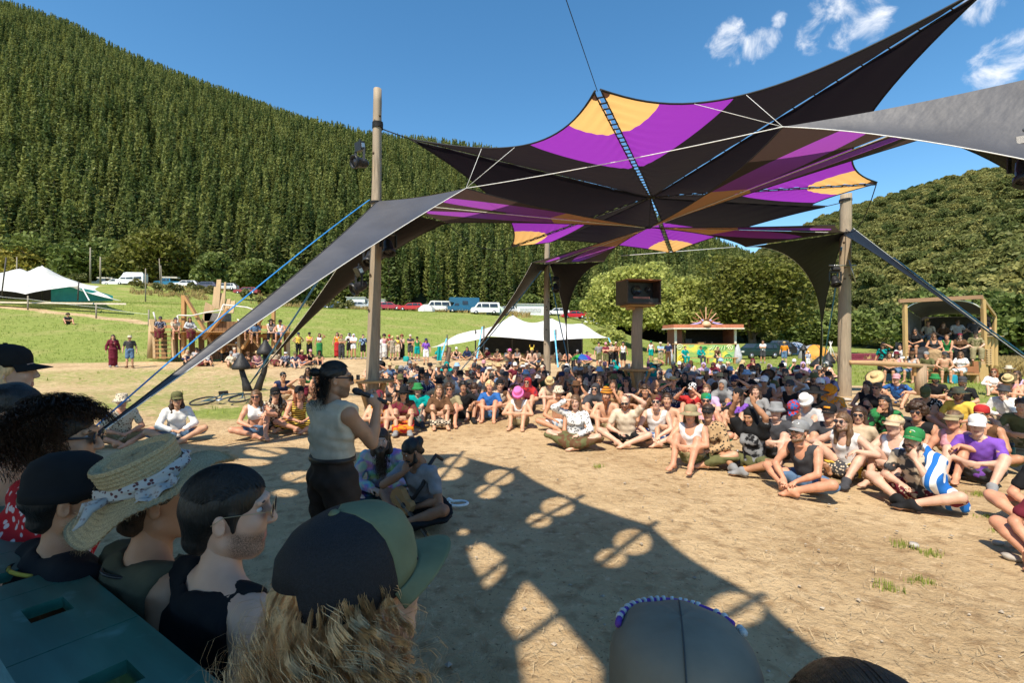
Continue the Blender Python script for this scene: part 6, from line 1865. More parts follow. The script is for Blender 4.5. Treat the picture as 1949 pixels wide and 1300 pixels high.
def cloth_mesh(p, kind, h=.013, seed=0, g=None):
	f = Field(p['lo'] - .03, p['hi'] + .03, h); u = p['u']; p0 = p['p0']
	if kind in ('tee', 'tank', 'long', 'crop', 'vest', 'jacket', 'slv', 'slvt'):
		g = g if g is not None else {'tee': .020, 'tank': .016, 'long': .021, 'crop': .012, 'vest': .02, 'jacket': .036, 'slv': .022, 'slvt': .030}[kind]
		torso(f, p, g, .03)
		for i in (0, 1):
			sh, el, w = p['sh'][i], p['elb'][i], p['wr'][i]
			if kind == 'tee': f.cone(sh, sh * .38 + el * .62, .062, .060, .02)
			elif kind in ('long', 'jacket'):
				q_ = .012 if kind == 'jacket' else 0
				f.cone(sh, el, .066 + q_, .056 + q_, .02); f.cone(el, el * .1 + w * .9, .056 + q_, .044 + q_, .015)
			f.cone(p['neck'], sh, .045, .060, .02)
		if kind in ('tank', 'crop'):
			for i, s_ in ((0, 1), (1, -1)):
				sh = p['sh'][i]
				f.ell(sh + p['x'] * s_ * .050 + u * .0, (.072, .16, .115), .01, p['T'], 'sub')
		if kind in ('slv', 'slvt'):
			for i, s_ in ((0, 1), (1, -1)):
				f.ell(p['sh'][i] + p['x'] * s_ * .062 - u * .05, (.070, .115, .16), .012, p['T'], 'sub')
		# neck opening
		nk = p['neck']; fwd = np.cross(p['x'], u)
		f.cone(nk - u * .005 + fwd * .02, nk + u * .2, .066 if kind != 'tank' else .085, .11, .01, 'sub')
		if kind in ('tank', 'vest'): f.ell(nk + fwd * .09 - u * .06, (.065, .08, .09), .01, p['T'], 'sub')
		if kind == 'vest' or kind == 'jacket': f.cone(nk + fwd * .16 - u * .03, p0 + fwd * .15, .05, .05, .01, 'sub')
		f.plane(p0 + u * ({'crop': .24, 'slvt': .13}.get(kind, -.02)), -u if p['legs'] in ('stand', 'lean') or kind == 'crop' else -u)
	else:
		gg = {'shorts': .022, 'pants': .020, 'skirt': .03, 'wide': .045, 'briefs': .012, 'loose': .034}[kind]
		f.ell(p0 + u * .02, v3(.168, .122, .13) + (gg if kind != 'loose' else .016), .03, p['T'])
		if kind == 'loose': f.ell(p0 + u * .14, v3(.170, .126, .14), .03, p['T'])
		for i in (0, 1):
			hp, kn, an = p['hip'][i], p['knee'][i], p['ankl'][i]
			if kind == 'shorts': f.cone(hp, hp * .15 + kn * .85, .088 + gg, .076 + gg, .02)
			elif kind == 'briefs': f.cone(hp, hp * .6 + kn * .4, .092 + gg, .085 + gg, .02)
			else:
				f.cone(hp, kn, .090 + gg, .064 + gg, .02); f.cone(kn, kn * .10 + an * .90, .064 + gg, .050 + gg, .02)
		if kind == 'skirt':
			m_ = (p['knee'][0] + p['knee'][1]) / 2; an = (p['ankl'][0] + p['ankl'][1]) / 2
			f.cone(p0, m_, .14, .13, .05); f.cone(m_, m_ * .2 + an * .8, .13, .12, .05); f.cone(p['knee'][0], p['knee'][1], .09, .09, .05)
		f.plane(p0 + u * (.135 if kind != 'loose' else .165), u)
	f.ruffle(.005, 42, seed); f.ruffle(.004, 75, seed + 1)
	f.plane((0, 0, .012), (0, 0, -1))
	return f.mesh()
def cape_mesh(p, seed=0):
	f = Field(p['lo'] - .1, p['hi'] + .1, .013); u = p['u']; fwd = np.cross(p['x'], u); n = p['neck']
	f.cone(n - u * .01 - fwd * .03, p['sh'][0], .07, .085, .04); f.cone(n - u * .01 - fwd * .03, p['sh'][1] - fwd * .03, .07, .07, .04)
	f.cone(p['sh'][0], p['sh'][0] * .2 + p['elb'][0] * .8, .080, .078, .04); f.cone(p['elb'][0], np.array([.34, .0, .08]), .078, .085, .05); f.cone(p['sh'][0] + fwd * .04, np.array([.27, -.12, .10]), .05, .07, .05)
	f.cone(n - fwd * .07, p['p0'] - fwd * .10, .11, .14, .05)
	f.cone(n, n + u * .3, .072, .1, .01, 'sub')
	f.ruffle(.008, 34, 2); f.plane((0, 0, .012), (0, 0, -1))
	return f.mesh()
def shawl_mesh(p, seed=0):
	"""towel or scarf drawn over the head and shoulders"""
	f = Field(p['lo'] - .08, p['hi'] + .08, .019); u = p['u']
	fwd = np.cross(p['x'], u); c = p['headc']
	f.ell(c + v3(0, .02, .03), (.105, .125, .115), .03, p['HR'])
	f.cone(c + v3(0, .035, -.05), p['neck'] - fwd * .02, .10, .14, .04)
	for i in (0, 1):
		f.cone(p['neck'], p['sh'][i] - u * .02, .08, .085, .04); f.cone(p['sh'][i], p['sh'][i] * .45 + p['elb'][i] * .55, .085, .08, .04)
	f.cone(p['neck'] - fwd * .05, p['p0'] + u * .2 - fwd * .04, .13, .15, .05)
	f.ell(c + p['HR'] @ v3(0, -.11, -.025), (.066, .10, .10), .01, p['HR'], 'sub')
	f.ruffle(.006, 38, seed)
	return f.mesh()
SK = [M('skin_%d' % i, c, .5, .12, 7, bmp=.1, spec=.35) for i, c in enumerate([(.56, .31, .19), (.48, .24, .135), (.62, .37, .26), (.40, .20, .11), (.28, .135, .075), (.58, .28, .17)])]
for m in SK:
	b = m.node_tree.nodes['Principled BSDF']; b.inputs['Subsurface Weight'].default_value = .08; b.inputs['Subsurface Radius'].default_value = (.6, .25, .15); b.inputs['Subsurface Scale'].default_value = .02
eyew = M('eye_white', (.62, .58, .54), .3, .05, 4, bmp=0); eyed = M('eye_and_brow_dark', (.045, .028, .02), .4, .2, 4, bmp=0); lipm = M('lip', (.42, .17, .14), .45, .1, 9, bmp=0)
stubm = M('stubble_skin', (.40, .235, .15), .7, .35, 200, bmp=.3, bscale=420, bd=.001)
def stubble_skin(i):
	"""skin i with short dark beard hairs where the 'stubble' attribute says"""
	m = SK[i].copy(); m.name = 'stubbled_' + SK[i].name; t = m.node_tree; b = t.nodes['Principled BSDF']
	src = b.inputs['Base Color'].links[0].from_socket
	at = N(t, 'ShaderNodeAttribute', attribute_name='stubble'); nz_ = N(t, 'ShaderNodeTexNoise'); nz_.inputs['Scale'].default_value = 420; nz_.inputs['Detail'].default_value = 2
	tc_ = N(t, 'ShaderNodeTexCoord'); t.links.new(tc_.outputs['Object'], nz_.inputs['Vector'])
	r_ = N(t, 'ShaderNodeMapRange'); r_.inputs['From Min'].default_value = .35; r_.inputs['From Max'].default_value = .62; r_.inputs['To Min'].default_value = .35; r_.inputs['To Max'].default_value = .9; t.links.new(nz_.outputs['Fac'], r_.inputs['Value'])
	mu_ = N(t, 'ShaderNodeMath', operation='MULTIPLY'); t.links.new(at.outputs['Fac'], mu_.inputs[0]); t.links.new(r_.outputs[0], mu_.inputs[1])
	mx_ = N(t, 'ShaderNodeMixRGB'); mx_.inputs['Color2'].default_value = (.075, .045, .032, 1); t.links.new(src, mx_.inputs['Color1']); t.links.new(mu_.outputs[0], mx_.inputs['Fac']); t.links.new(mx_.outputs[0], b.inputs['Base Color'])
	return m
POSES = {}
class Pose: pass
def to_mesh(name, V, F, mats, mi=None):
	me = mesh_np(name, V, F, True)
	for m in mats: me.materials.append(m)
	if mi is not None: me.polygons.foreach_set('material_index', np.asarray(mi, np.int32))
	return me
def get_pose(key, legs=None, lean=.08, arms=('lap', 'lap'), head=(0, 0, 0), fem=False, h=.0178, hh=.0082, ch=.021, twist=0, stub=False):
	if key in POSES: return POSES[key]
	P = Pose(); P.p = pose_frame(legs, lean, arms, head, fem, twist); P.key = key; P.ch = ch; P.cl = {}
	V, F = body_mesh(P.p, h)
	Hv, Hf, Hm = full_head(hh)
	Hw = Hv @ P.p['HR'].T + P.p['headc']
	P.body = to_mesh('person', np.concatenate([V, Hw]), np.concatenate([F, Hf + len(V)]), [SK[0], eyew, eyed, lipm, stubm], np.r_[np.zeros(len(F), int), Hm])
	if stub:
		e_ = -.044 + .35 * np.maximum(0, np.abs(Hv[:, 0]) - .045) + .25 * np.clip(Hv[:, 1] + .06, 0, .06)
		w_ = np.clip((e_ - Hv[:, 2]) / .016, 0, 1) * np.clip((.006 - Hv[:, 1]) / .03, 0, 1) * np.clip((Hv[:, 2] + .128) / .02, 0, 1)
		a_ = P.body.attributes.new('stubble', 'FLOAT', 'POINT'); a_.data.foreach_set('value', np.r_[np.zeros(len(V)), w_].astype(np.float32))
	Mh = Matrix([list(r_) for r_ in P.p['HR']]).to_4x4(); Mh.translation = Vector(P.p['headc']); P.hm = Mh
	POSES[key] = P
	return P
def garment(P, kind):
	if kind not in P.cl:
		V, F = (shawl_mesh(P.p, len(P.key)) if kind == 'shawl' else cape_mesh(P.p) if kind == 'cape' else cloth_mesh(P.p, kind, P.ch if kind in ('tee', 'tank', 'slv', 'slvt', 'jacket', 'loose', 'long') else max(P.ch, .021), len(P.key) * 3 + len(kind)))
		P.cl[kind] = to_mesh(kind, V, F, [blackp])
	return P.cl[kind]
def shoe_meshes(P):
	if 'shoes' not in P.cl:
		l = []
		for i in (0, 1):
			a = P.p['ankl'][i]; f = Field(a - .3, a + .3, .012)
			foot(f, a, P.p['foot'][i], .013)
			f.plane((0, 0, .008), (0, 0, -1))
			V, F = f.mesh(); l.append(to_mesh('shoe', V, F, [blackp]))
		P.cl['shoes'] = l
	return P.cl['shoes']

# ---- clothes materials
def cloth(c, pat=None, c2=None, psc=1.0):
	key = 'cloth_%.2f_' % psc + '%s_%s_%s' % (pat, '_'.join('%d' % (x * 255) for x in c), '_'.join('%d' % (x * 255) for x in (c2 or ())))
	if key in MC: return MC[key]
	if not pat:
		return M(key, c, .85, .12, 14, bmp=.25, bscale=60, bd=.004, spec=.15)
	m, t, b = newmat(key); c2 = c2 or (.8, .8, .78)
	tcn = N(t, 'ShaderNodeTexCoord'); vec = tcn.outputs['Object']
	fac = None
	if pat == 'stripe':
		w = N(t, 'ShaderNodeTexWave', bands_direction='Z'); w.inputs['Scale'].default_value = 7; w.inputs['Distortion'].default_value = .6; t.links.new(vec, w.inputs['Vector']); fac = w.outputs['Fac']; lo, hi = .48, .52
	elif pat == 'vstripe':
		w = N(t, 'ShaderNodeTexWave', bands_direction='X'); w.inputs['Scale'].default_value = 3.2; w.inputs['Distortion'].default_value = .8; t.links.new(vec, w.inputs['Vector']); fac = w.outputs['Fac']; lo, hi = .48, .52
	elif pat in ('floral', 'leopard'):
		w = N(t, 'ShaderNodeTexVoronoi'); w.inputs['Scale'].default_value = (15 if pat == 'floral' else 26) * psc; t.links.new(vec, w.inputs['Vector']); fac = w.outputs['Distance']; lo, hi = (.30, .36) if pat == 'floral' else (.32, .42)
	elif pat == 'check':
		w = N(t, 'ShaderNodeTexChecker'); w.inputs['Scale'].default_value = 22; t.links.new(vec, w.inputs['Vector']); fac = w.outputs['Fac']; lo, hi = .4, .6
	else:
		w = N(t, 'ShaderNodeTexNoise'); w.inputs['Scale'].default_value = {'camo': 12, 'tie': 5, 'print': 9}.get(pat, 9); w.inputs['Detail'].default_value = 3; t.links.new(vec, w.inputs['Vector']); fac = w.outputs['Fac']; lo, hi = .47, .53
	r_ = N(t, 'ShaderNodeMapRange'); r_.inputs['From Min'].default_value = lo; r_.inputs['From Max'].default_value = hi; t.links.new(fac, r_.inputs['Value'])
	mx = N(t, 'ShaderNodeMixRGB'); mx.inputs['Color1'].default_value = rgb(c2); mx.inputs['Color2'].default_value = rgb(c); t.links.new(r_.outputs[0], mx.inputs['Fac'])
	if pat == 'leopard' or pat == 'floral':
		mx.inputs['Color1'].default_value = rgb(c2);
	out = mx.outputs[0]
	if pat == 'tie':
		n2 = N(t, 'ShaderNodeTexNoise'); n2.inputs['Scale'].default_value = 4; n2.inputs['Detail'].default_value = 2; t.links.new(vec, n2.inputs['Vector'])
		hsn = N(t, 'ShaderNodeHueSaturation'); mr_ = N(t, 'ShaderNodeMapRange'); mr_.inputs['From Min'].default_value = .3; mr_.inputs['From Max'].default_value = .7; mr_.inputs['To Min'].default_value = 0; mr_.inputs['To Max'].default_value = 1
		t.links.new(n2.outputs['Fac'], mr_.inputs['Value']); t.links.new(mr_.outputs[0], hsn.inputs['Hue']); t.links.new(out, hsn.inputs['Color']); out = hsn.outputs[0]
	t.links.new(out, b.inputs['Base Color']); b.inputs['Roughness'].default_value = .85; b.inputs['Specular IOR Level'].default_value = .15
	MC[key] = m
	return m
# ---- hair and hats in the head frame
HAIRC = {'black': (.012, .010, .009), 'brown': (.05, .026, .014), 'light brown': (.13, .07, .033), 'blond': (.70, .45, .225), 'red': (.20, .06, .02), 'grey': (.25, .24, .23)}
def hairm(c):
	return M('hair_' + c.replace(' ', '_'), HAIRC[c], .45, .35, 18, bmp=.6, bscale=55, bd=.006, stretch=(3, 3, .7), spec=.4)
HM = {}
def hair_mesh(style):
	if style in HM: return HM[style]
	f = Field((-.20, -.16, -.42), (.20, .24, .22), .0105)
	if style in ('curly', 'afro'):
		rs = np.random.RandomState(3); big = 1.0 if style == 'curly' else 1.45
		f.ell((0, .022, .045), (.088 + .02 * (big - 1), .106, .098), .02)
		for i in range(130):
			d = rs.normal(size=3); d /= np.linalg.norm(d)
			if d[2] < -.45 or (d[1] < -.55 and d[2] < .35): continue
			c = np.array([0, .025, .045]) + d * np.array([.088, .105, .098]) * (1 + .28 * (big - 1) * 2)
			f.ell(c, np.full(3, .020 * big * rs.uniform(.8, 1.3)), .012)
	else:
		f.ell((0, .018, .043), (.084, .105, .090), .02)
		if style in ('long', 'wavy'):
			f.cone((0, .075, 0), (0, .11, -.20), .075, .07, .03)
			for s_ in (-1, 1):
				f.cone((s_ * .070, .03, .02), (s_ * .085, .02, -.15), .028, .036, .03); f.cone((s_ * .085, .02, -.15), (s_ * .08, -.02, -.30), .036, .022, .03)
		if style == 'bun':
			f.ell((0, .125, .045), (.045, .042, .042), .015)
			f.cone((0, .06, -.01), (0, .075, -.06), .06, .04, .03)
		if style == 'tied':
			f.ell((0, .125, .02), (.038, .04, .045), .015); f.cone((0, .085, -.03), (0, .07, -.13), .045, .03, .03)
		if style == 'short':
			f.cone((0, .055, .0), (0, .06, -.055), .065, .045, .03)
	f.ell((0, -.098, -.040), (.072, .085, .088), .012, None, 'sub')
	if style in ('long', 'wavy', 'bun', 'tied'):
		f.ell((0, -.115, .0), (.055, .055, .06), .012, None, 'sub')
	f.ruffle(.003 if style != 'wavy' else .008, 60, 4); f.ruffle(.002, 120, 9)
	HM[style] = to_mesh('hair', *f.mesh(), [blackp])
	return HM[style]
def beard_mesh(long=False):
	k = 'beard%d' % long
	if k in HM: return HM[k]
	f = Field((-.12, -.17, -.36), (.12, .08, .03), .0075)
	for s_ in (-1, 1):
		f.cone((s_ * .070, -.005, -.02), (s_ * .055, -.035, -.085), .014, .020, .02); f.cone((s_ * .055, -.035, -.085), (0, -.075, -.112), .022, .026, .02)
		f.cone((0, -.098, -.050), (s_ * .034, -.082, -.066), .008, .009, .008)
	if long: f.cone((0, -.078, -.11), (0, -.085, -.27), .046, .022, .03)
	f.ell((0, -.11, -.068), (.02, .02, .008), .006, None, 'sub'); f.ruffle(.0025, 90, 2)
	HM[k] = to_mesh('beard', *f.mesh(), [blackp])
	return HM[k]
SYH = 1.17
def hat_mesh(kind):
	k = 'hat_' + kind
	if k in HM: return HM[k]
	mb = MB(); n = 28; cy = .016
	def L(prof, sx=1, sy=SYH):
		mb.lathe(prof, n, (0, cy, 0), sx, sy)
	if kind in ('cap', 'visor'):
		if kind == 'cap': L([(.090, .028), (.0935, .05), (.0925, .085), (.083, .115), (.060, .138), (.028, .149), (.008, .151), (.008, .156), (0, .157)])
		else: L([(.0905, .030), (.0945, .05), (.094, .078), (.090, .080), (.088, .05)])
		vs = []
		for i in range(13):
			a = math.pi * (1.14 + .72 * i / 12)
			for j in range(5):
				r = 1 + .75 * j / 4 * math.sin(math.pi * (.10 + .80 * i / 12)) ** .6
				x, y = .0925 * math.cos(a) * (1 + .05 * j / 4), .0925 * SYH * math.sin(a) * r
				vs.append((x, y + cy, .040 - .020 * (j / 4) - .016 * (x / .09) ** 2 * (j / 4 + .3)))
		q_ = len(vs); vs2 = [(x, y, z + .004) for x, y, z in vs]
		fs = [(i * 5 + j, (i + 1) * 5 + j, (i + 1) * 5 + j + 1, i * 5 + j + 1) for i in range(12) for j in range(4)]
		mb.add(vs + vs2, fs + [tuple(x + q_ for x in f_[::-1]) for f_ in fs] + [(i * 5 + 4, (i + 1) * 5 + 4, (i + 1) * 5 + 4 + q_, i * 5 + 4 + q_) for i in range(12)])
	elif kind == 'bucket': L([(.140, .004), (.138, .000), (.096, .050), (.092, .056), (.084, .125), (.076, .137), (.03, .141), (0, .141)]); L([(.140, .004), (.098, .054), (.095, .05)])
	elif kind == 'straw': L([(.195, .040), (.193, .034), (.15, .030), (.096, .040), (.093, .050), (.086, .125), (.07, .142), (.03, .138), (0, .136)]); L([(.195, .040), (.15, .036), (.098, .046)])
	elif kind == 'wide': L([(.250, .025), (.248, .018), (.18, .034), (.096, .044), (.092, .055), (.084, .125), (.066, .146), (0, .148)]); L([(.250, .025), (.18, .042), (.098, .052)])
	elif kind == 'cowboy':
		L([(.190, .062), (.188, .056), (.15, .036), (.096, .038), (.093, .05), (.082, .135), (.05, .15), (0, .135)]); L([(.19, .062), (.15, .043), (.098, .046)])
		mb.v = [(x, y, z + (.55 * abs(x) ** 1.5 if math.hypot(x, y) > .11 else 0) - (.12 * max(0, abs(y) - .1))) for x, y, z in mb.v]
	elif kind == 'beanie': L([(.090, .010), (.0945, .012), (.0955, .045), (.092, .048), (.090, .09), (.076, .128), (.045, .150), (0, .156)])
	elif kind == 'bandana':
		L([(.0885, .030), (.0915, .045), (.090, .085), (.078, .118), (.045, .139), (0, .143)])
		mb.lathe([(0, -.02), (.02, -.01), (.022, .01), (0, .02)], 8, (0, .135, .05)); mb.beam((0, .14, .05), (.02, .17, -.05), .05, .008); mb.beam((0, .14, .05), (-.03, .165, -.06), .045, .008)
	elif kind == 'flap':
		L([(.090, .028), (.0935, .05), (.0905, .1), (.078, .128), (.04, .142), (0, .144)])
		L([(.160, .000), (.158, -.004), (.096, .036), (.094, .042)])
		mb.sheet(12, 5, lambda u, v: (.098 * math.cos(math.pi * (u)) * (1 + .25 * v), cy + .098 * SYH * math.sin(math.pi * u) * (1 + .12 * v), .035 - .19 * v))
	elif kind == 'turban':
		for q_ in range(5):
			z0 = .05 + .022 * q_; r_ = .1 - .012 * q_
			mb.tube([(r_ * math.cos(a), cy + r_ * 1.12 * math.sin(a), z0 + .012 * math.sin(a * 2 + q_)) for a in np.linspace(0, 6.283, 25)], .022, 8, False)
		L([(.09, .06), (.08, .12), (.05, .15), (0, .158)])
	HM[k] = mb.mesh('hat', True)
	HM[k].materials.append(blackp)
	return HM[k]
def glasses_mesh():
	if 'gl' in HM: return HM['gl']
	mb = MB()
	for s_ in (-1, 1):
		mb.lathe([(0, -.004), (.024, -.003), (.0275, 0), (.024, .003), (0, .004)], 14, (s_ * .033, -.1015, .010), 1.05, .82, Matrix.Rotation(s_ * R(-9), 3, 'Z') @ Matrix.Rotation(R(90), 3, 'X'))
		mb.beam((s_ * .060, -.098, .016), (s_ * .083, .012, .016), .004, .008)
	mb.beam((-.012, -.106, .016), (.012, -.106, .016), .005, .006)
	HM['gl'] = mb.mesh('sunglasses', True); HM['gl'].materials.append(glass_d)
	return HM['gl']
def child(name, me, parent, mat, mw=None):
	o = bpy.data.objects.new(name, me); COL.objects.link(o); o.parent = parent
	if mw is not None: o.matrix_local = mw
	if mat is not None:
		o.material_slots[0].link = 'OBJECT'; o.material_slots[0].material = mat
	return o
PARTN = {'tee': 't_shirt', 'tank': 'tank_top', 'long': 'long_sleeved_shirt', 'crop': 'crop_top', 'vest': 'open_vest', 'jacket': 'jacket', 'shorts': 'shorts', 'pants': 'trousers', 'skirt': 'skirt', 'wide': 'wide_trousers', 'loose': 'pleated_trousers', 'briefs': 'short_shorts', 'shawl': 'shawl', 'slv': 'sleeveless_top', 'slvt': 'sleeveless_top', 'cape': 'towel'}
NPEOPLE = [0]
def person(P, loc, rz, label, group=None, skin=0, top=None, bottom=None, hair=('short', 'brown'), hat=None, glasses=False, beard=None, shoes=None, scale=1.0, shawl=None):
	"""top/bottom: (kind, material); hat: (kind, material); beard: (long, colour)"""
	o = bpy.data.objects.new('person', P.body); COL.objects.link(o)
	o.location = loc; o.rotation_euler = (0, 0, rz); o.scale = (scale,) * 3
	o.material_slots[0].link = 'OBJECT'; o.material_slots[0].material = SK[skin]
	tag(o, label, 'person', group)
	if top: child(PARTN[top[0]], garment(P, top[0]), o, top[1])
	if bottom: child(PARTN[bottom[0]], garment(P, bottom[0]), o, bottom[1])
	if shoes:
		for me in shoe_meshes(P): child('shoe', me, o, shoes)
	if hair: child('hair', hair_mesh(hair[0]), o, hairm(hair[1]), P.hm)
	if hat: child('hat', hat_mesh(hat[0]), o, hat[1], P.hm)
	if glasses: child('sunglasses', glasses_mesh(), o, glass_d, P.hm)
	if beard: child('beard', beard_mesh(beard[0]), o, hairm(beard[1]), P.hm)
	if shawl: child('shawl', garment(P, 'shawl'), o, shawl)
	NPEOPLE[0] += 1
	return o
# ------------------------------------------------------------------ the crowd
C = dict(black=(.015, .015, .016), charcoal=(.055, .055, .06), grey=(.24, .24, .24), lightgrey=(.45, .45, .45), white=(.74, .72, .69), cream=(.60, .50, .37), beige=(.50, .38, .25), olive=(.12, .12, .05), khaki=(.30, .25, .14),
		 green=(.03, .20, .06), teal=(.0, .27, .25), blue=(.03, .12, .36), navy=(.02, .03, .08), paleblue=(.30, .45, .62), denim=(.10, .17, .28), red=(.42, .03, .03), maroon=(.15, .02, .035), pink=(.62, .30, .33), hotpink=(.75, .16, .40),
		 orange=(.70, .25, .02), yellow=(.74, .50, .08), purple=(.20, .08, .42), lilac=(.50, .36, .55), brown=(.12, .06, .03), tan=(.42, .28, .15), straw=(.55, .40, .20))
def cl(x):
	"""'black' / 'floral:black:white' -> cloth"""
	if x is None: return None
	q_ = x.split(':')
	if len(q_) == 1: return cloth(C[x])
	return cloth(C[q_[1]], q_[0], C[q_[2]] if len(q_) > 2 else None, 1.8 if q_[0] == 'floral' else 1.0)
PD = {
 'c0': ('cross', .16, ('lap', 'lap'), (0, .05, 0), False), 'c0f': ('cross', .14, ('lap', 'lap'), (.1, .0, 0), True), 'cs': ('cross', .30, ('shin', 'shin'), (0, -.12, 0), False),
 'k0': ('knees', .16, ('clasp', 'clasp'), (0, .0, 0), False), 'k0f': ('knees', .14, ('clasp', 'clasp'), (-.15, .03, .05), True), 'kd': ('knees', .42, ('clasp', 'clasp'), (0, .75, 0), False),
 'w0': ('wide', .22, ('knee', 'knee'), (0, -.02, 0), False), 'w1': ('wide', .26, ('clasp', 'clasp'), (.2, .05, 0), False), 'o0': ('onekn', .14, ('knee', 'lap'), (.15, 0, 0), False), 'o0f': ('onekn', .12, ('knee', 'lap'), (-.2, .06, 0), True),
 'l0': ('long', -.22, ('back', 'back'), (0, .1, 0), False), 'l0f': ('long', -.18, ('back', 'thigh'), (.2, .1, 0), True), 'cc': ('cross', .34, ('chin', 'lap'), (.1, -.1, .1), False), 'ccf': ('cross', .30, ('lap', 'chin'), (-.1, -.05, -.08), True),
 'cshf': ('cross', .10, ('lap', 'shade'), (0, .1, 0), True), 'csh': ('cross', .12, ('shade', 'lap'), (0, .05, 0), False), 'rai': ('cross', .10, ('raise', 'raise'), (0, .28, 0), True), 'pho': ('knees', .12, ('phone', 'phone'), (0, .05, 0), False),
 'dri': ('cross', .08, ('knee', 'drink'), (.2, -.15, 0), False), 'top': ('cross', .22, ('ontop', 'lap'), (0, .35, 0), False),
 'h0': ('chair', .12, ('thigh', 'thigh'), (0, .05, 0), False), 'h0f': ('chair', .10, ('lap', 'lap'), (.2, .05, 0), True), 'hf': ('chair', .40, ('clasp', 'clasp'), (-.1, -.2, 0), False),
 's0': ('stand', .02, ('side', 'side'), (.1, .02, 0), False), 's0f': ('stand', .0, ('side', 'side'), (-.2, .02, 0), True), 'ssh': ('stand', .0, ('shade', 'side'), (0, 0, 0), True), 'sf': ('stand', .02, ('fold', 'fold'), (0, .03, 0), False), 'sff': ('stand', .0, ('fold', 'fold'), (.15, .03, 0), True), 'shp': ('stand', .0, ('hips', 'hips'), (0, 0, 0), False),
}
def pose(k):
	a = PD[k]
	return get_pose(k, a[0], a[1], a[2], a[3], a[4])
TARGET = Vector((-.6, 3.2, 0))
placed = []
def place(hx, hy, pk, label, group, d=None, face=None, z=None, scale=1.0, **kw):
	"""put a figure so that its head shows at photo pixel (hx, hy)"""
	P = pose(pk); hc = P.p['headc'] * scale
	if z is None:
		if d is None: d = FPX * (CAM_Z - hc[2]) / (hy - HY)
	h_ = PX(hx, hy, d)
	f = (face if face is not None else TARGET) - h_
	rz = math.atan2(f.x, -f.y) + (.0 if face is not None else rng.uniform(-.15, .15))
	off = Matrix.Rotation(rz, 3, 'Z') @ Vector((hc[0], hc[1], 0))
	x, y = h_.x - off.x, h_.y - off.y
	if z is None: z0 = h1(x, y)
	elif z == 'head': z0 = h_.z - hc[2]
	else: z0 = z
	placed.append((x, y))
	return person(P, (x, y, z0), rz, label, group, scale=scale, **kw)
GF = 'people seated in the front rows'
def F(hx, hy, pk, label, top=None, bot=('shorts', 'charcoal'), hair=('short', 'brown'), hat=None, gl=False, beard=None, shoe=None, shawl=None, skin=0, grp=GF, **kw):
	return place(hx, hy, pk, label, grp, skin=skin, top=(top[0], cl(top[1])) if top else None, bottom=(bot[0], cl(bot[1])) if bot else None, hair=hair,
				 hat=(hat[0], cl(hat[1])) if hat else None, glasses=gl, beard=beard, shoes=cl(shoe), shawl=cl(shawl), **kw)
# right-hand front
gk = F(1521, 822, 'cs', 'bearded man in grey tank top and cap behind silver can', ('tank', 'charcoal'), ('shorts', 'denim'), ('short', 'light brown'), ('cap', 'grey'), True, (False, 'light brown'), skin=5)
F(1604, 803, 'w0', 'man in white tank top and sunglasses with knees apart', ('tank', 'white'), ('shorts', 'print:yellow:black'), ('long', 'light brown'), None, True, (False, 'light brown'), 'charcoal', skin=2)
tg = F(1738, 838, 'cc', 'man in green cap wrapped in blue and white striped towel', ('tee', 'print:charcoal:cream'), ('shorts', 'floral:maroon:cream'), ('short', 'brown'), ('cap', 'green'), False, (False, 'brown'), 'black', skin=2)
child('towel', garment(pose('cc'), 'cape'), tg, cloth((.72, .71, .68), 'vstripe', (.02, .14, .45)))
F(1860, 810, 'w1', 'person in purple t-shirt and white cap hugging one knee', ('tee', 'purple'), ('shorts', 'charcoal'), ('short', 'light brown'), ('cap', 'white'), False, None, 'grey', skin=2)
F(1815, 799, 'o0f', 'woman in tan visor and pink tank top', ('tank', 'pink'), ('shorts', 'navy'), ('tied', 'light brown'), ('visor', 'khaki'), False, skin=5)
F(1868, 789, 'c0', 'person in red bandana and sunglasses behind the white cap', ('tank', 'brown'), ('shorts', 'olive'), ('short', 'brown'), ('bandana', 'red'), True, skin=1)
af = F(1745, 785, 'k0', 'person with big dark curly hair and black sleeveless shirt', ('slv', 'black'), ('pants', 'black'), ('afro', 'brown'), None, True, skin=1)
F(1702, 809, 'k0f', 'blond woman with headband in white top looking sideways', ('tank', 'white'), ('skirt', 'floral:brown:cream'), ('bun', 'blond'), ('visor', 'beige'), skin=2)
F(1634, 789, 'l0f', 'dark-haired woman in sunglasses and beige long top', ('long', 'beige'), ('skirt', 'floral:charcoal:cream'), ('long', 'brown'), None, True, skin=0)
F(1683, 766, 'ccf', 'woman in green patterned shawl with shoulder-length dark hair', ('jacket', 'print:green:black'), ('pants', 'black'), ('long', 'black'), skin=3)
yk = F(1578, 787, 'k0', 'man in black cap with yellow patch and grey t-shirt', ('tee', 'charcoal'), ('pants', 'charcoal'), ('short', 'brown'), ('cap', 'black'), skin=0)
F(1512, 779, 'kd', 'person in red blue and green propeller-style cap looking down', ('tee', 'grey'), ('pants', 'navy'), ('short', 'brown'), ('cap', 'check:red:blue'), skin=0)
F(1477, 782, 'k0', 'young man in grey bucket hat and charcoal t-shirt', ('tee', 'charcoal'), ('shorts', 'black'), ('short', 'light brown'), ('bucket', 'grey'), skin=2)
F(1428, 793, 'rai', 'person in dark hood holding both hands up in a triangle', ('tee', 'print:black:grey'), ('shorts', 'olive'), ('short', 'black'), None, False, None, 'grey', 'black', skin=3)
F(1533, 764, 'kd', 'person in floppy white hat bent forward behind bright cap', ('tee', 'lightgrey'), ('pants', 'grey'), ('short', 'brown'), ('bucket', 'white'), skin=2)
F(1550, 748, 'k0f', 'person in wide black hat, glasses and black t-shirt', ('tee', 'black'), ('pants', 'black'), ('long', 'black'), ('wide', 'black'), True, skin=2)
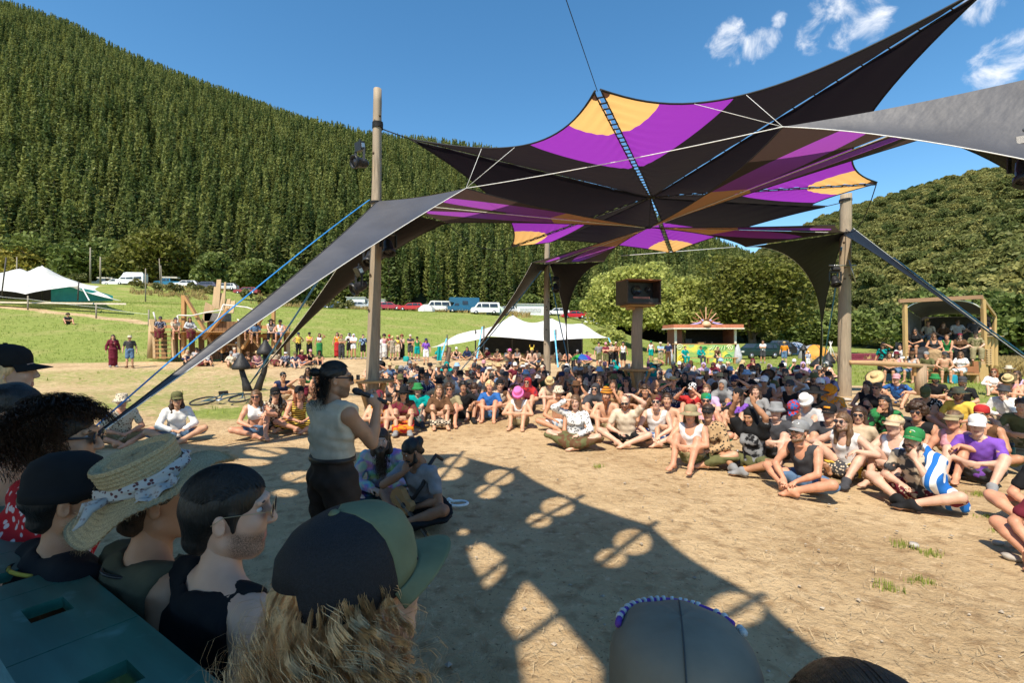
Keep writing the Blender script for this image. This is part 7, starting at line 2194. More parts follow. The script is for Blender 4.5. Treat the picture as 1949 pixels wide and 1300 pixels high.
F(1580, 744, 'kd', 'person in orange bucket hat and orange floral shirt', ('tee', 'floral:orange:teal'), ('shorts', 'grey'), ('short', 'brown'), ('bucket', 'orange'), skin=0)
F(1669, 739, 'k0f', 'woman in sunglasses and black top next to the stones', ('long', 'black'), ('pants', 'charcoal'), ('bun', 'light brown'), None, True, skin=5)
F(1824, 750, 'c0', 'bearded man in yellow t-shirt and straw hat', ('tee', 'yellow'), ('shorts', 'khaki'), ('short', 'red'), ('straw', 'straw'), True, (False, 'red'), skin=5)
F(1762, 748, 'kd', 'person in brown cap and black-white floral shirt looking down', ('tee', 'floral:black:white'), ('shorts', 'black'), ('short', 'brown'), ('cap', 'olive'), skin=0)
F(1780, 721, 'w1', 'bearded man in bright green bucket hat and black t-shirt', ('tee', 'black'), ('shorts', 'black'), ('short', 'black'), ('bucket', 'green'), False, (False, 'black'), skin=0)
F(1832, 727, 'c0', 'bearded man in dark cap and black t-shirt side-on', ('tee', 'black'), ('shorts', 'olive'), ('short', 'brown'), ('cap', 'charcoal'), False, (False, 'brown'), skin=0)
F(1706, 721, 'w0', 'person in pink cap and navy shirt with folded arms', ('tee', 'print:navy:blue'), ('shorts', 'beige'), ('short', 'brown'), ('cap', 'pink'), False, skin=0)
F(1665, 719, 'kd', 'person under a big straw hat beside the rail', ('tank', 'print:red:teal'), ('shorts', 'navy'), ('long', 'brown'), ('wide', 'straw'), skin=1)
F(1910, 745, 'cc', 'person in dark grey bucket hat and loose white shirt', ('long', 'white'), ('shorts', 'beige'), ('short', 'red'), ('bucket', 'charcoal'), skin=2)
F(1944, 772, 'w1', 'man in olive shirt cut off by the right edge', ('tee', 'olive'), ('shorts', 'khaki'), ('short', 'brown'), None, False, skin=0)
F(1918, 722, 'kd', 'person in straw hat right of the booth ladder', ('tank', 'pink'), ('shorts', 'navy'), ('long', 'brown'), ('straw', 'straw'), skin=5)
F(1935, 713, 'k0f', 'woman in sunglasses and floral top by the dry grass', ('tank', 'floral:lilac:white'), ('shorts', 'denim'), ('long', 'brown'), None, True, skin=0)
F(1892, 708, 'k0f', 'red-haired woman hugging knees in white shirt by booth', ('long', 'white'), ('shorts', 'white'), ('long', 'red'), None, True, skin=2)
F(1920, 703, 'c0', 'person in pale sun hat at far right behind others', ('tee', 'charcoal'), ('shorts', 'black'), ('short', 'brown'), ('straw', 'cream'), skin=1)
F(2005, 862, 'c0', 'person mostly outside the right edge with bare knees', ('tee', 'black'), ('shorts', 'khaki'), ('short', 'brown'), skin=5)
F(2020, 912, 'cs', 'seated person at lower right edge, only knee showing', ('tee', 'maroon'), ('shorts', 'black'), ('short', 'brown'), skin=5)
F(1650, 735, 'o0f', 'woman in lilac skirt leaning beside the thick post', ('slv', 'black'), ('skirt', 'lilac'), ('long', 'brown'), None, False, skin=0)
# marks on caps and shirts
def mark(name, mb, mat, par, hm=None):
	me = mb.mesh(name, True); me.materials.append(mat); return child(name, me, par, None, hm)
def oval(mb, x, y, z, rx, rz, tilt=0.0):
	return mb.lathe([(0, -.002), (.96, -.0015), (1, 0), (.96, .0015), (0, .002)], 16, (x, y, z), rx, rz, Matrix.Rotation(R(62), 3, 'X'))
wh = cl('white'); hmc = pose('cs').hm
mark('cap_logo', oval(oval(MB(), -.026, -.080, .104, .022, .014), .026, -.080, .104, .022, .014), wh, gk, hmc)
mark('cap_logo_dots', oval(oval(MB(), -.026, -.083, .105, .009, .005), .026, -.083, .105, .009, .005), cl('black'), gk, hmc)
mark('cap_patch', MB().box((0, -.087, .098), (.085, .004, .030), Matrix.Rotation(R(-24), 3, 'X')), cl('orange'), yk, pose('k0').hm)
mark('cap_logo', MB().tube([(.004 + .024 * math.cos(a), -.086 + .3 * .016 * math.sin(a), .098 + .016 * math.sin(a)) for a in np.linspace(.2, 2.6, 10)], .0035, 6), wh, tg, pose('cc').hm)
mark('cap_logo_spot', oval(MB(), -.012, -.089, .092, .009, .008), cl('yellow'), tg, pose('cc').hm)
tcv = bpy.data.curves.new('shirt_lettering', 'FONT'); tcv.body = 'OMLY'; tcv.size = .075; tcv.align_x = 'CENTER'; tcv.extrude = .002
tob = bpy.data.objects.new('shirt_lettering', tcv); COL.objects.link(tob)
tme = bpy.data.meshes.new_from_object(tob.evaluated_get(bpy.context.evaluated_depsgraph_get())); bpy.data.objects.remove(tob); tme.materials.append(wh)
pk_ = pose('k0').p; q_ = pk_['p0'] + pk_['u'] * .395 + np.cross(pk_['x'], pk_['u']) * .138
lm = Matrix.Rotation(R(90 - 9), 4, 'X'); lm.translation = Vector(q_); child('shirt_lettering', tme, af, None, lm)
# centre front
F(1314, 788, 'k0', 'man in olive sun hat with neck flap and camouflage shorts', ('tank', 'white'), ('shorts', 'camo:olive:khaki'), ('short', 'brown'), ('flap', 'khaki'), False, skin=5)
F(1249, 766, 'cs', 'man in white tank top with patterned bandana and sunglasses', ('tank', 'white'), ('shorts', 'print:blue:white'), ('short', 'brown'), ('bandana', 'print:maroon:brown'), True, skin=2)
F(1190, 765, 'top', 'shaven man in beige shirt resting a hand on head', ('tee', 'cream'), ('shorts', 'black'), None, None, True, (False, 'red'), skin=2)
F(1154, 752, 'k0', 'bare-armed person with orange striped scarf wrapped on head', None, ('shorts', 'khaki'), ('short', 'brown'), ('turban', 'stripe:orange:brown'), False, (True, 'red'), skin=0)
F(1095, 765, 'cshf', 'woman in white long shirt shading eyes, patchwork skirt', ('long', 'floral:white:charcoal'), ('skirt', 'print:olive:brown'), ('long', 'light brown'), skin=2)
F(1063, 747, 'o0', 'bare-chested man in spotted bucket hat and pale shorts', None, ('shorts', 'print:white:paleblue'), ('short', 'brown'), ('bucket', 'floral:cream:brown'), True, skin=1)
F(1348, 785, 'c0f', 'person in leopard-print shawl and black visor', ('jacket', 'leopard:tan:black'), ('pants', 'olive'), ('short', 'brown'), ('visor', 'black'), True, skin=0)
F(1344, 763, 'c0f', 'person in green patterned bandana and pink sunglasses', ('tank', 'pink'), ('shorts', 'teal'), ('short', 'brown'), ('bandana', 'print:teal:green'), True, skin=5)
F(1318, 741, 'pho', 'person in red t-shirt holding up a phone', ('tee', 'red'), ('shorts', 'black'), ('short', 'brown'), ('cap', 'check:black:white'), skin=5)
F(1281, 727, 'dri', 'man in straw cowboy hat and floral shirt drinking', ('tee', 'floral:charcoal:white'), ('shorts', 'navy'), ('short', 'brown'), ('cowboy', 'straw'), False, skin=5)
F(1345, 742, 'k0', 'man in lilac t-shirt with short hair beside phone holder', ('tee', 'lilac'), ('shorts', 'grey'), ('short', 'light brown'), skin=2)
F(1375, 733, 'k0f', 'woman with grey scarf over her dark hair', ('long', 'charcoal'), ('pants', 'black'), ('long', 'black'), None, False, None, None, 'grey', skin=3)
F(1404, 753, 'k0f', 'person in purple printed top and dark cap', ('tee', 'print:purple:black'), ('shorts', 'black'), ('long', 'brown'), ('cap', 'black'), True, skin=0)
F(1439, 744, 'c0f', 'smiling woman in grey long top with dark hair', ('long', 'grey'), ('pants', 'black'), ('long', 'brown'), skin=2)
F(1457, 720, 'k0f', 'woman with long dark hair in pale grey shirt', ('long', 'lightgrey'), ('pants', 'grey'), ('wavy', 'black'), skin=0)
F(1167, 733, 'cc', 'person with long curly hair bent over their knees', ('tank', 'tan'), ('shorts', 'brown'), ('wavy', 'brown'), skin=1)
F(1133, 741, 'k0f', 'dark-haired person in sunglasses and black scarf', ('tank', 'black'), ('shorts', 'black'), ('long', 'black'), None, True, None, None, 'charcoal', skin=0)
F(1097, 736, 'k0', 'person in brown felt hat and bare shoulders', ('tank', 'beige'), ('shorts', 'brown'), ('long', 'brown'), ('straw', 'brown'), True, skin=1)
F(1046, 727, 'kd', 'person in straw bucket hat with pale skin', ('crop', 'beige'), ('shorts', 'cream'), ('short', 'brown'), ('bucket', 'straw'), skin=2)
F(1270, 761, 'k0', 'short-haired man behind the patterned bandana', None, ('shorts', 'green'), ('short', 'brown'), skin=0)
F(1228, 745, 'pho', 'person with bushy brown hair holding camera by tower', ('long', 'brown'), ('pants', 'brown'), ('curly', 'brown'), skin=1)
# left of centre front
F(795, 741, 'o0', 'man in teal jacket, grey shorts and green hat', ('jacket', 'teal'), ('shorts', 'grey'), ('short', 'brown'), ('bucket', 'green'), True, None, 'charcoal', skin=2)
F(768, 749, 'k0f', 'person in black wide hat with dark scarf and red skirt', ('long', 'print:brown:maroon'), ('skirt', 'print:red:orange'), ('long', 'black'), ('straw', 'black'), True, None, 'grey', skin=0)
F(855, 741, 'k0', 'curly-haired man in olive t-shirt with bare feet', ('tee', 'khaki'), ('shorts', 'olive'), ('curly', 'brown'), None, True, skin=5)
F(882, 737, 'w0', 'dark curly-haired man in black printed t-shirt', ('tee', 'black'), ('shorts', 'black'), ('curly', 'black'), None, False, None, 'black', skin=3)
F(951, 733, 'w1', 'man in black beanie and patterned vest with slides', ('slv', 'print:brown:cream'), ('pants', 'charcoal'), ('short', 'brown'), ('beanie', 'black'), False, None, 'olive', skin=0)
F(986, 750, 'kd', 'person under bright pink hat looking down', ('tank', 'white'), ('shorts', 'khaki'), ('short', 'brown'), ('bucket', 'hotpink'), skin=0)
F(1004, 728, 'k0f', 'person wrapped in a dark red scarf', ('tee', 'maroon'), ('shorts', 'charcoal'), ('short', 'black'), None, True, None, None, 'print:red:maroon', skin=0)
F(988, 720, 'c0', 'man in white t-shirt with pink scarf over head', ('tee', 'white'), ('shorts', 'white'), ('short', 'black'), None, False, None, None, 'print:pink:brown', skin=5)
F(836, 743, 'k0f', 'woman with long hair in brown dress, left of olive shirt', ('long', 'brown'), ('skirt', 'check:black:cream'), ('long', 'light brown'), skin=0)
F(903, 739, 'kd', 'person in dark tank top turned sideways', ('tank', 'charcoal'), ('shorts', 'maroon'), ('short', 'brown'), skin=2)
F(932, 736, 'k0', 'blond curly-haired person left of black beanie', ('tee', 'blue'), ('shorts', 'denim'), ('curly', 'blond'), None, False, skin=5)
F(744, 724, 'o0f', 'woman in sunglasses and dark tank beside the post table', ('tank', 'charcoal'), ('shorts', 'black'), ('bun', 'black'), None, True, skin=0)
F(722, 757, 'kd', 'person crouching in orange top behind left post', ('tank', 'print:orange:maroon'), ('shorts', 'maroon'), ('short', 'brown'), ('bandana', 'maroon'), skin=0)
F(762, 722, 'c0', 'person in black t-shirt with round print and cap', ('tee', 'floral:black:white'), ('shorts', 'grey'), ('short', 'brown'), ('cap', 'olive'), skin=0)
# left group
GL_ = 'people seated by the mushroom sculptures'
F(487, 755, 'o0f', 'woman with wavy hair, sunglasses and denim shorts', ('crop', 'white'), ('briefs', 'denim'), ('wavy', 'light brown'), None, True, skin=5, grp=GL_)
F(524, 750, 'ccf', 'person with long black hair, cap and checked shirt', ('long', 'check:brown:cream'), ('pants', 'black'), ('wavy', 'black'), ('cap', 'black'), True, skin=0, grp=GL_)
F(570, 748, 'c0f', 'woman in yellow and black striped outfit and headband', ('tank', 'stripe:yellow:black'), ('shorts', 'stripe:yellow:black'), ('long', 'red'), ('beanie', 'black'), skin=5, grp=GL_)
F(539, 716, 'w1', 'bare-chested man in sunglasses with vest on shoulder', ('vest', 'navy'), ('shorts', 'beige'), ('short', 'black'), None, True, skin=1, grp=GL_)
F(576, 724, 'cshf', 'woman shading her eyes left of the speaking man', ('crop', 'maroon'), ('shorts', 'teal'), ('short', 'brown'), skin=1, grp=GL_)
F(586, 706, 'k0f', 'long-haired person directly behind the shading woman', ('tank', 'green'), ('shorts', 'white'), ('long', 'brown'), None, True, skin=0, grp=GL_)
F(606, 712, 'k0f', 'person beside the speaking man, partly hidden by him', ('tank', 'charcoal'), ('shorts', 'navy'), ('long', 'brown'), None, True, skin=1, grp=GL_)
F(232, 764, 'c0', 'person in printed white shirt and sun hat by strap', ('tee', 'floral:cream:brown'), ('shorts', 'khaki'), ('short', 'brown'), ('bucket', 'floral:cream:charcoal'), True, skin=5, grp=GL_)
F(337, 760, 'c0f', 'woman with long wavy hair, olive cap and white shirt', ('long', 'white'), ('shorts', 'denim'), ('wavy', 'brown'), ('cap', 'olive'), True, skin=0, grp=GL_)

# ---- rows behind, in the canopy's shade
tops = [('tee', 'black', 'black t-shirt'), ('tee', 'charcoal', 'charcoal t-shirt'), ('tank', 'white', 'white tank top'), ('tee', 'grey', 'grey t-shirt'), ('long', 'navy', 'navy long top'), ('tank', 'black', 'black tank top'), ('tee', 'olive', 'olive t-shirt'),
		('tee', 'maroon', 'maroon t-shirt'), ('long', 'brown', 'brown long top'), ('tee', 'denim', 'denim t-shirt'), (None, None, 'no shirt'), ('tank', 'pink', 'pink tank top'), ('tank', 'brown', 'brown tank top'), ('tee', 'floral:navy:white', 'floral shirt'), ('crop', 'black', 'black crop top'),
		('long', 'lightgrey', 'grey long top'), ('tank', 'charcoal', 'charcoal tank top'), ('tee', 'cream', 'cream shirt'), ('tee', 'beige', 'beige t-shirt'), (None, None, 'no shirt'), ('tee', 'stripe:white:navy', 'striped shirt'), ('tee', 'print:green:black', 'green shirt')]
hats = [(None, None, 'short brown hair', 'short', 'brown'), (None, None, 'long dark hair', 'long', 'black'), ('cap', 'black', 'black cap', 'short', 'brown'), ('cap', 'grey', 'grey cap', 'short', 'brown'), ('bucket', 'khaki', 'khaki bucket hat', 'short', 'brown'), ('straw', 'straw', 'straw hat', 'short', 'brown'),
		('straw', 'black', 'black hat', 'long', 'black'), (None, None, 'long brown hair', 'wavy', 'brown'), ('cap', 'white', 'white cap', 'short', 'light brown'), ('bucket', 'black', 'black bucket hat', 'short', 'black'), ('beanie', 'charcoal', 'dark beanie', 'short', 'brown'), (None, None, 'curly dark hair', 'curly', 'black'),
		('bucket', 'paleblue', 'blue bucket hat', 'short', 'brown'), ('bandana', 'print:maroon:cream', 'maroon bandana', 'short', 'brown'), (None, None, 'blond bun', 'bun', 'blond'), ('cap', 'pink', 'pink cap', 'short', 'brown'), ('straw', 'brown', 'brown hat', 'long', 'brown'), ('cap', 'navy', 'navy cap', 'short', 'black'),
		('visor', 'white', 'white visor', 'tied', 'brown'), ('bucket', 'olive', 'olive bucket hat', 'short', 'brown'), (None, None, 'long black hair', 'wavy', 'black'), ('cap', 'charcoal', 'charcoal cap', 'short', 'brown')]
bots = [('shorts', 'black'), ('shorts', 'denim'), ('pants', 'charcoal'), ('shorts', 'khaki'), ('pants', 'black'), ('shorts', 'navy'), ('shorts', 'olive'), ('skirt', 'print:maroon:brown')]
rc = random.Random(11)
def rand_person(x, y, z, face, pk, tail, group, scale=None):
	"""a random figure whose label is its look plus where it sits"""
	P = pose(pk); tp_ = rc.choice(tops); ht = rc.choice(hats); bt_ = rc.choice(bots)
	fem = P.p['fem']
	if fem and tp_[0] is None: tp_ = tops[5]
	sc_ = scale or rc.uniform(.94, 1.05)
	f = face - Vector((x, y, 0)); rz = math.atan2(f.x, -f.y) + rc.uniform(-.3, .3)
	sh = rc.random()
	what = 'person in %s and %s, %s' % (tp_[2], ht[2], tail) if tp_[0] else 'bare-chested person with %s, %s' % (ht[2], tail)
	kw = {}
	if sh < .08:
		c_ = rc.choice(['charcoal', 'maroon', 'lilac', 'teal', 'beige']); kw['shawl'] = cl(c_)
		what = 'person with %s shawl over head, %s' % (c_, tail); ht = hats[0]
	placed.append((x, y))
	return person(P, (x, y, z), rz, what, group, skin=rc.choice([0, 0, 1, 2, 3, 5, 5]), top=(tp_[0], cl(tp_[1])) if tp_[0] else None, bottom=(bt_[0], cl(bt_[1])), hair=(ht[3], ht[4]),
				  hat=(ht[0], cl(ht[1])) if ht[0] else None, glasses=rc.random() < .5, beard=(False, 'brown') if (not fem and rc.random() < .3) else None, scale=sc_, **kw)
seat = ['c0', 'c0f', 'k0', 'k0f', 'w1', 'o0', 'o0f', 'cc', 'ccf', 'k0', 'kd', 'csh', 'w0']
rows_d = [11.9, 12.9, 14.0, 15.1, 16.3, 17.6, 19.0, 20.5, 22.2, 24.0]
for ri, d in enumerate(rows_d):
	if ri > 7: sp_ = 1.5
	else: sp_ = .82
	w0_ = ((690 if ri > 3 else 735) - HX) / FPX * d; w1_ = (1590 - HX) / FPX * d
	if ri < 2: w0_ = (1000 - HX) / FPX * d if ri == 0 else (700 - HX) / FPX * d
	n = int((w1_ - w0_) / sp_); cnt = 0; got = []
	for k in range(n):
		x = w0_ + (k + .5 + rc.uniform(-.22, .22)) * (w1_ - w0_) / n; y = d + rc.uniform(-.28, .28)
		if any(math.hypot(x - a, y - b_) < .66 for a, b_ in placed): continue
		if min((Vector((x, y, 0)) - q_).length for q_ in (P1, P2, P3, SP)) < .62: continue
		got.append((x, y))
	for k, (x, y) in enumerate(got):
		rand_person(x, y, h1(x, y), TARGET, rc.choice(seat), '%s from left, row %s' % (ordinal(k + 1), ['one', 'two', 'three', 'four', 'five', 'six', 'seven', 'eight', 'nine', 'ten'][ri]), 'people seated in the middle of the crowd')
# ---- people under the centre tent
k = 0
for px in list(range(836, 870, 16)) + list(range(890, 1130, 19)):
	d = 34.6 + rc.uniform(0, 1.6); x = (px - HX) / FPX * d
	k += 1; rand_person(x, d, h1(x, d), TARGET, rc.choice(seat), '%s from left under centre tent' % ordinal(k), 'people seated under the centre tent')
k = 0
for px in (1140, 1153, 1163, 1172, 1186):
	k += 1; d = 31 + rc.uniform(0, 1.5); x = (px - HX) / FPX * d
	rand_person(x, d, h1(x, d), TARGET, rc.choice(['s0', 's0f', 'sf', 'sff']), 'standing %s at tent right end' % ordinal(k), 'people standing at the right end of the tent')
# two revellers on the pallet bench beside the far post
pb_ = empty('pallet_bench', tuple(gp(990, 24.5)), 0, 'low bench of pale slats in front of centre tent', 'bench')
for i in range(4):
	MB().box((0, -.2 + .12 * i, .55), (2.1, .09, .05)).obj('slat', pale, pb_)
for i in range(3):
	MB().box((0, -.26, .15 + .13 * i), (2.1, .03, .08)).obj('front_slat', pale, pb_)
for x_ in (-.95, .95):
	MB().box((x_, 0, .26), (.1, .45, .52)).obj('leg', pale, pb_)
gpb = pb_.location
person(pose('hf'), (gpb.x - .55, gpb.y - .05, .10), .1, 'bare-chested man in pink cap sitting on slatted bench', None, 5, None, ('shorts', cl('paleblue')), ('short', 'brown'), ('cap', cl('hotpink')), True)
pe = person(pose('h0'), (gpb.x + .6, gpb.y - .05, .10), -.1, 'bare-chested man with yellow horned hat on slatted bench', None, 2, None, ('shorts', cl('charcoal')), ('short', 'brown'), ('beanie', cl('yellow')), True, (True, 'brown'))
for s_ in (-1, 1):
	ho = MB().tube([(s_ * .06, 0, .12), (s_ * .11, 0, .2), (s_ * .10, 0, .3)], [.025, .02, .006], 7).mesh('hat_horn', True); ho.materials.append(cl('yellow')); child('hat_horn', ho, pe, None, pose('h0').hm)
# ---- people standing along the edge of the dirt
ST = [(568, 34, 'shp', ('slv', 'yellow'), ('pants', 'black'), ('cap', 'navy'), 'man in bright yellow safety vest, left of two'), (589, 34, 'sf', ('slv', 'yellow'), ('pants', 'black'), ('cap', 'black'), 'man in bright yellow safety vest, right of two'),
	  (608, 34, 'ssh', ('crop', 'white'), ('skirt', 'green'), None, 'woman shading eyes in white top and green skirt'), (642, 34.5, 'ssh', ('tank', 'orange'), ('skirt', 'red'), None, 'woman shading eyes in rust-red skirt behind bald man'), (650, 33.4, 'sf', ('tee', 'khaki'), ('wide', 'charcoal'), None, 'man in khaki t-shirt and baggy dark trousers'),
	  (665, 34.6, 's0f', ('tank', 'black'), ('shorts', 'black'), ('cap', 'black'), 'woman in black outfit left of white-hooded woman'), (673, 33.6, 'sff', ('crop', 'white'), ('briefs', 'white'), None, 'woman in white hood and white shorts'), (691, 34, 's0', ('tee', 'print:paleblue:navy'), ('shorts', 'black'), None, 'person in blue shirt just left of canopy post'),
	  (722, 33.6, 'sff', ('long', 'white'), ('skirt', 'white'), None, 'woman wrapped in white sheet right of post'), (731, 34.6, 's0f', ('tank', 'pink'), ('skirt', 'white'), None, 'curly-haired woman behind the white-wrapped woman'), (741, 35, 's0', ('tee', 'red'), ('shorts', 'beige'), ('cap', 'red'), 'person in red cap half hidden in standing group'),
	  (747, 33.4, 'shp', ('tee', 'check:cream:black'), ('shorts', 'check:cream:black'), ('cap', 'straw'), 'man in checked cream shirt and shorts'), (757, 34.4, 's0f', ('crop', 'yellow'), ('shorts', 'cream'), ('straw', 'straw'), 'woman in yellow top and straw hat in group'), (765, 34.8, 'sff', ('tank', 'cream'), ('skirt', 'black'), None, 'woman with big red curls and black skirt'),
	  (781, 34.4, 'sf', ('tee', 'charcoal'), ('shorts', 'charcoal'), ('cap', 'cream'), 'man with folded arms in charcoal t-shirt'), (794, 33.4, 'shp', ('tank', 'green'), ('shorts', 'teal'), ('cap', 'black'), 'person in teal shorts with backpack straps'), (811, 31.0, 's0f', ('tee', 'purple'), ('shorts', 'white'), ('cap', 'navy'), 'person in purple shirt and white shorts walking in'),
	  (215, 25.6, 's0f', ('jacket', 'maroon'), ('skirt', 'maroon'), None, 'woman in maroon shawl and skirt standing on grass'), (247, 25.4, 's0', ('tee', 'charcoal'), ('shorts', 'denim'), ('straw', 'cream'), 'man in sun hat with pink scarf standing on grass'),
	  (1257, 34, 'sf', ('tee', 'paleblue'), ('shorts', 'khaki'), ('straw', 'cream'), 'man in pale blue t-shirt and hat left of stall'), (1272, 34.8, 's0', ('tee', 'navy'), ('pants', 'brown'), None, 'person in dark clothes beside the blue t-shirt man'), (1452, 37.5, 'sff', ('tee', 'white'), ('shorts', 'charcoal'), None, 'woman in white t-shirt and dark shorts right of stall'),
	  (1493, 35.5, 's0', ('tee', 'orange'), ('shorts', 'denim'), ('cowboy', 'straw'), 'man in orange shirt and cowboy hat on lawn'), (1239, 40, 's0f', ('tank', 'white'), ('shorts', 'teal'), ('cap', 'green'), 'woman far left behind the speaker tower log')]
for i, (px, d, pk, tp_, bt_, ht, lb) in enumerate(ST):
	x = (px - HX) / FPX * d; f = TARGET - Vector((x, d, 0))
	P = pose(pk)
	curl = 'curls' in lb or 'curly' in lb
	o = person(P, (x, d, h1(x, d)), math.atan2(f.x, -f.y) + rc.uniform(-.3, .3), lb, 'people standing round the edge', skin=rc.choice([0, 1, 2, 5]), top=(tp_[0], cl(tp_[1])), bottom=(bt_[0], cl(bt_[1])),
			   hair=('afro' if curl else 'wavy' if P.p['fem'] else 'short', 'red' if 'red curls' in lb else 'brown'), hat=(ht[0], cl(ht[1])) if ht else None, glasses=rc.random() < .5, shoes=cl(rc.choice(['black', 'brown', 'grey'])), scale=rc.uniform(.95, 1.04),
			   shawl=cl('white') if 'hood' in lb else None)
jx = (1538 - HX) / FPX * 30
jk = person(pose('s0'), (jx, 30, 0), 0, 'child in blue and white jersey numbered zero', None, 2, ('tee', cl('print:white:blue')), ('shorts', cl('white')), ('short', 'blond'), ('cap', cl('cream')), False, scale=.66)
ring_ = MB()
for i in range(20):
	a_, b_ = 6.283 * i / 20, 6.283 * (i + 1) / 20
	ring_.add([(r_ * .075 * math.cos(q_), dy, r_ * .115 * math.sin(q_)) for dy in (-.004, .004) for r_ in (1, .55) for q_ in (a_, b_)], [(0, 1, 3, 2), (4, 6, 7, 5), (0, 4, 5, 1), (2, 3, 7, 6)])
fo = ring_.obj('jersey_number', cl('white'), jk); fo.location = (0, -.148, 1.25)
# lone sitter on the slope
g = ground_at(128, 617); person(pose('w1'), tuple(g), 1.0, 'lone person with curly hair sitting on the grass slope', None, 5, ('tee', cl('charcoal')), ('shorts', cl('black')), ('afro', 'brown'))
# ---- platform sitters
GP_ = 'people on and around the wooden platform'
for i, (hx, hy, pk) in enumerate(((306, 607, 'h0'), (332, 609, 'hf'), (361, 608, 'h0f'), (467, 609, 'h0f'), (486, 615, 'h0'), (515, 612, 'hf'), (534, 613, 'h0'))):
	P = pose(pk); h_ = PX(hx, hy, 28.6)
	rand_person(h_.x, h_.y, h_.z - P.p['headc'][2], TARGET, pk, '%s from left up on wooden platform' % ordinal(i + 1), GP_, 1.0)
for i, (px, d) in enumerate(((356, 27.3), (373, 28.6), (380, 27.2), (393, 27.6), (440, 27.0), (448, 28.6), (473, 27.0), (488, 27.4), (524, 28.5), (543, 28.0), (560, 27.5), (575, 28.8), (590, 29.5), (607, 29.5))):
	x = (px - HX) / FPX * d
	rand_person(x, d, h1(x, d), TARGET, rc.choice(['c0', 'k0f', 'l0', 'c0f', 'w1', 'l0f']), '%s from left before platform' % ordinal(i + 1), GP_)
for i, px in enumerate((424, 450)):
	x = (px - HX) / FPX * 29.6
	rand_person(x, 29.6, h1(x, 29.6) - .02, TARGET, 'hf' if i else 'h0', 'sitting %s under the platform' % ('left' if i == 0 else 'right'), GP_)
# ---- booth sitters
GB = 'people in and before the wooden booth'
BT = [(1743, 630, 'h0f', ('tee', 'black'), ('briefs', 'black'), None, 22.2, 'long-haired person in black t-shirt at left end of couch'), (1777, 641, 'h0f', ('tank', 'charcoal'), ('skirt', 'tan'), None, 22.2, 'dark-haired woman with tan skirt on the couch'),
	  (1801, 642, 'hf', ('tank', 'green'), ('shorts', 'green'), None, 22.2, 'person leaning forward in middle of the couch'), (1827, 640, 'h0f', ('tee', 'brown'), ('pants', 'black'), ('bandana', 'maroon'), 22.2, 'person in maroon headwrap on the couch'), (1856, 636, 'h0', ('tee', 'camo:khaki:olive'), ('wide', 'khaki'), ('cap', 'black'), 22.1, 'man in camouflage shirt at right end of couch'),
	  (1768, 615, 'h0', ('tee', 'cream'), ('pants', 'grey'), None, 24.2, 'person in cream top at back left of booth'), (1795, 618, 'h0f', ('tee', 'brown'), ('pants', 'denim'), None, 24.2, 'person in brown top at back middle of booth'), (1822, 613, 'h0', ('tee', 'white'), ('pants', 'charcoal'), None, 24.2, 'person in white top at back right of booth'),
	  (1853, 609, 'h0', ('tee', 'charcoal'), ('pants', 'olive'), ('cap', 'olive'), 23.4, 'bearded man in olive cap under booth roof edge'), (1874, 607, 'h0', ('tee', 'black'), ('shorts', 'khaki'), ('cap', 'black'), 23.4, 'man in black t-shirt behind the booth post'),
	  (1681, 671, 'ssh', ('tee', 'print:teal:black'), ('shorts', 'black'), ('cap', 'black'), 21.6, 'person in teal and black top left of booth'), (1693, 676, 'h0f', ('tank', 'tan'), ('shorts', 'black'), None, 20.9, 'woman in tan top at left end of bench'), (1715, 660, 'h0f', ('jacket', 'white'), ('shorts', 'navy'), None, 22.3, 'person in white shirt with hand at mouth near booth'),
	  (1708, 679, 'h0f', ('tank', 'pink'), ('skirt', 'denim'), ('straw', 'maroon'), 21.2, 'person in dark red hat on bench'), (1738, 682, 'h0f', ('tank', 'lightgrey'), ('shorts', 'denim'), ('straw', 'brown'), 21.0, 'woman in brown hat and grey top on bench'), (1765, 683, 'h0', ('tee', 'olive'), ('shorts', 'olive'), ('beanie', 'grey'), 21.0, 'man in olive t-shirt and grey cap on bench'),
	  (1797, 681, 'h0', None, ('shorts', 'olive'), ('cap', 'charcoal'), 21.0, 'bare-chested man in dark cap on the booth bench'), (1830, 685, 'h0f', ('tee', 'white'), ('shorts', 'white'), None, 21.0, 'person in open white shirt at right end of bench')]
for hx, hy, pk, tp_, bt_, ht, d, lb in BT:
	P = pose(pk); h_ = PX(hx, hy, d); f = TARGET - h_
	person(P, (h_.x, h_.y, max(0, h_.z - P.p['headc'][2])), math.atan2(f.x, -f.y) + rc.uniform(-.4, .3), lb, GB, skin=rc.choice([0, 1, 2, 5]), top=(tp_[0], cl(tp_[1])) if tp_ else None, bottom=(bt_[0], cl(bt_[1])),
		   hair=('wavy' if P.p['fem'] else 'short', rc.choice(['brown', 'black', 'light brown'])), hat=(ht[0], cl(ht[1])) if ht else None, glasses=rc.random() < .4, beard=(False, 'brown') if 'bearded' in lb else None)
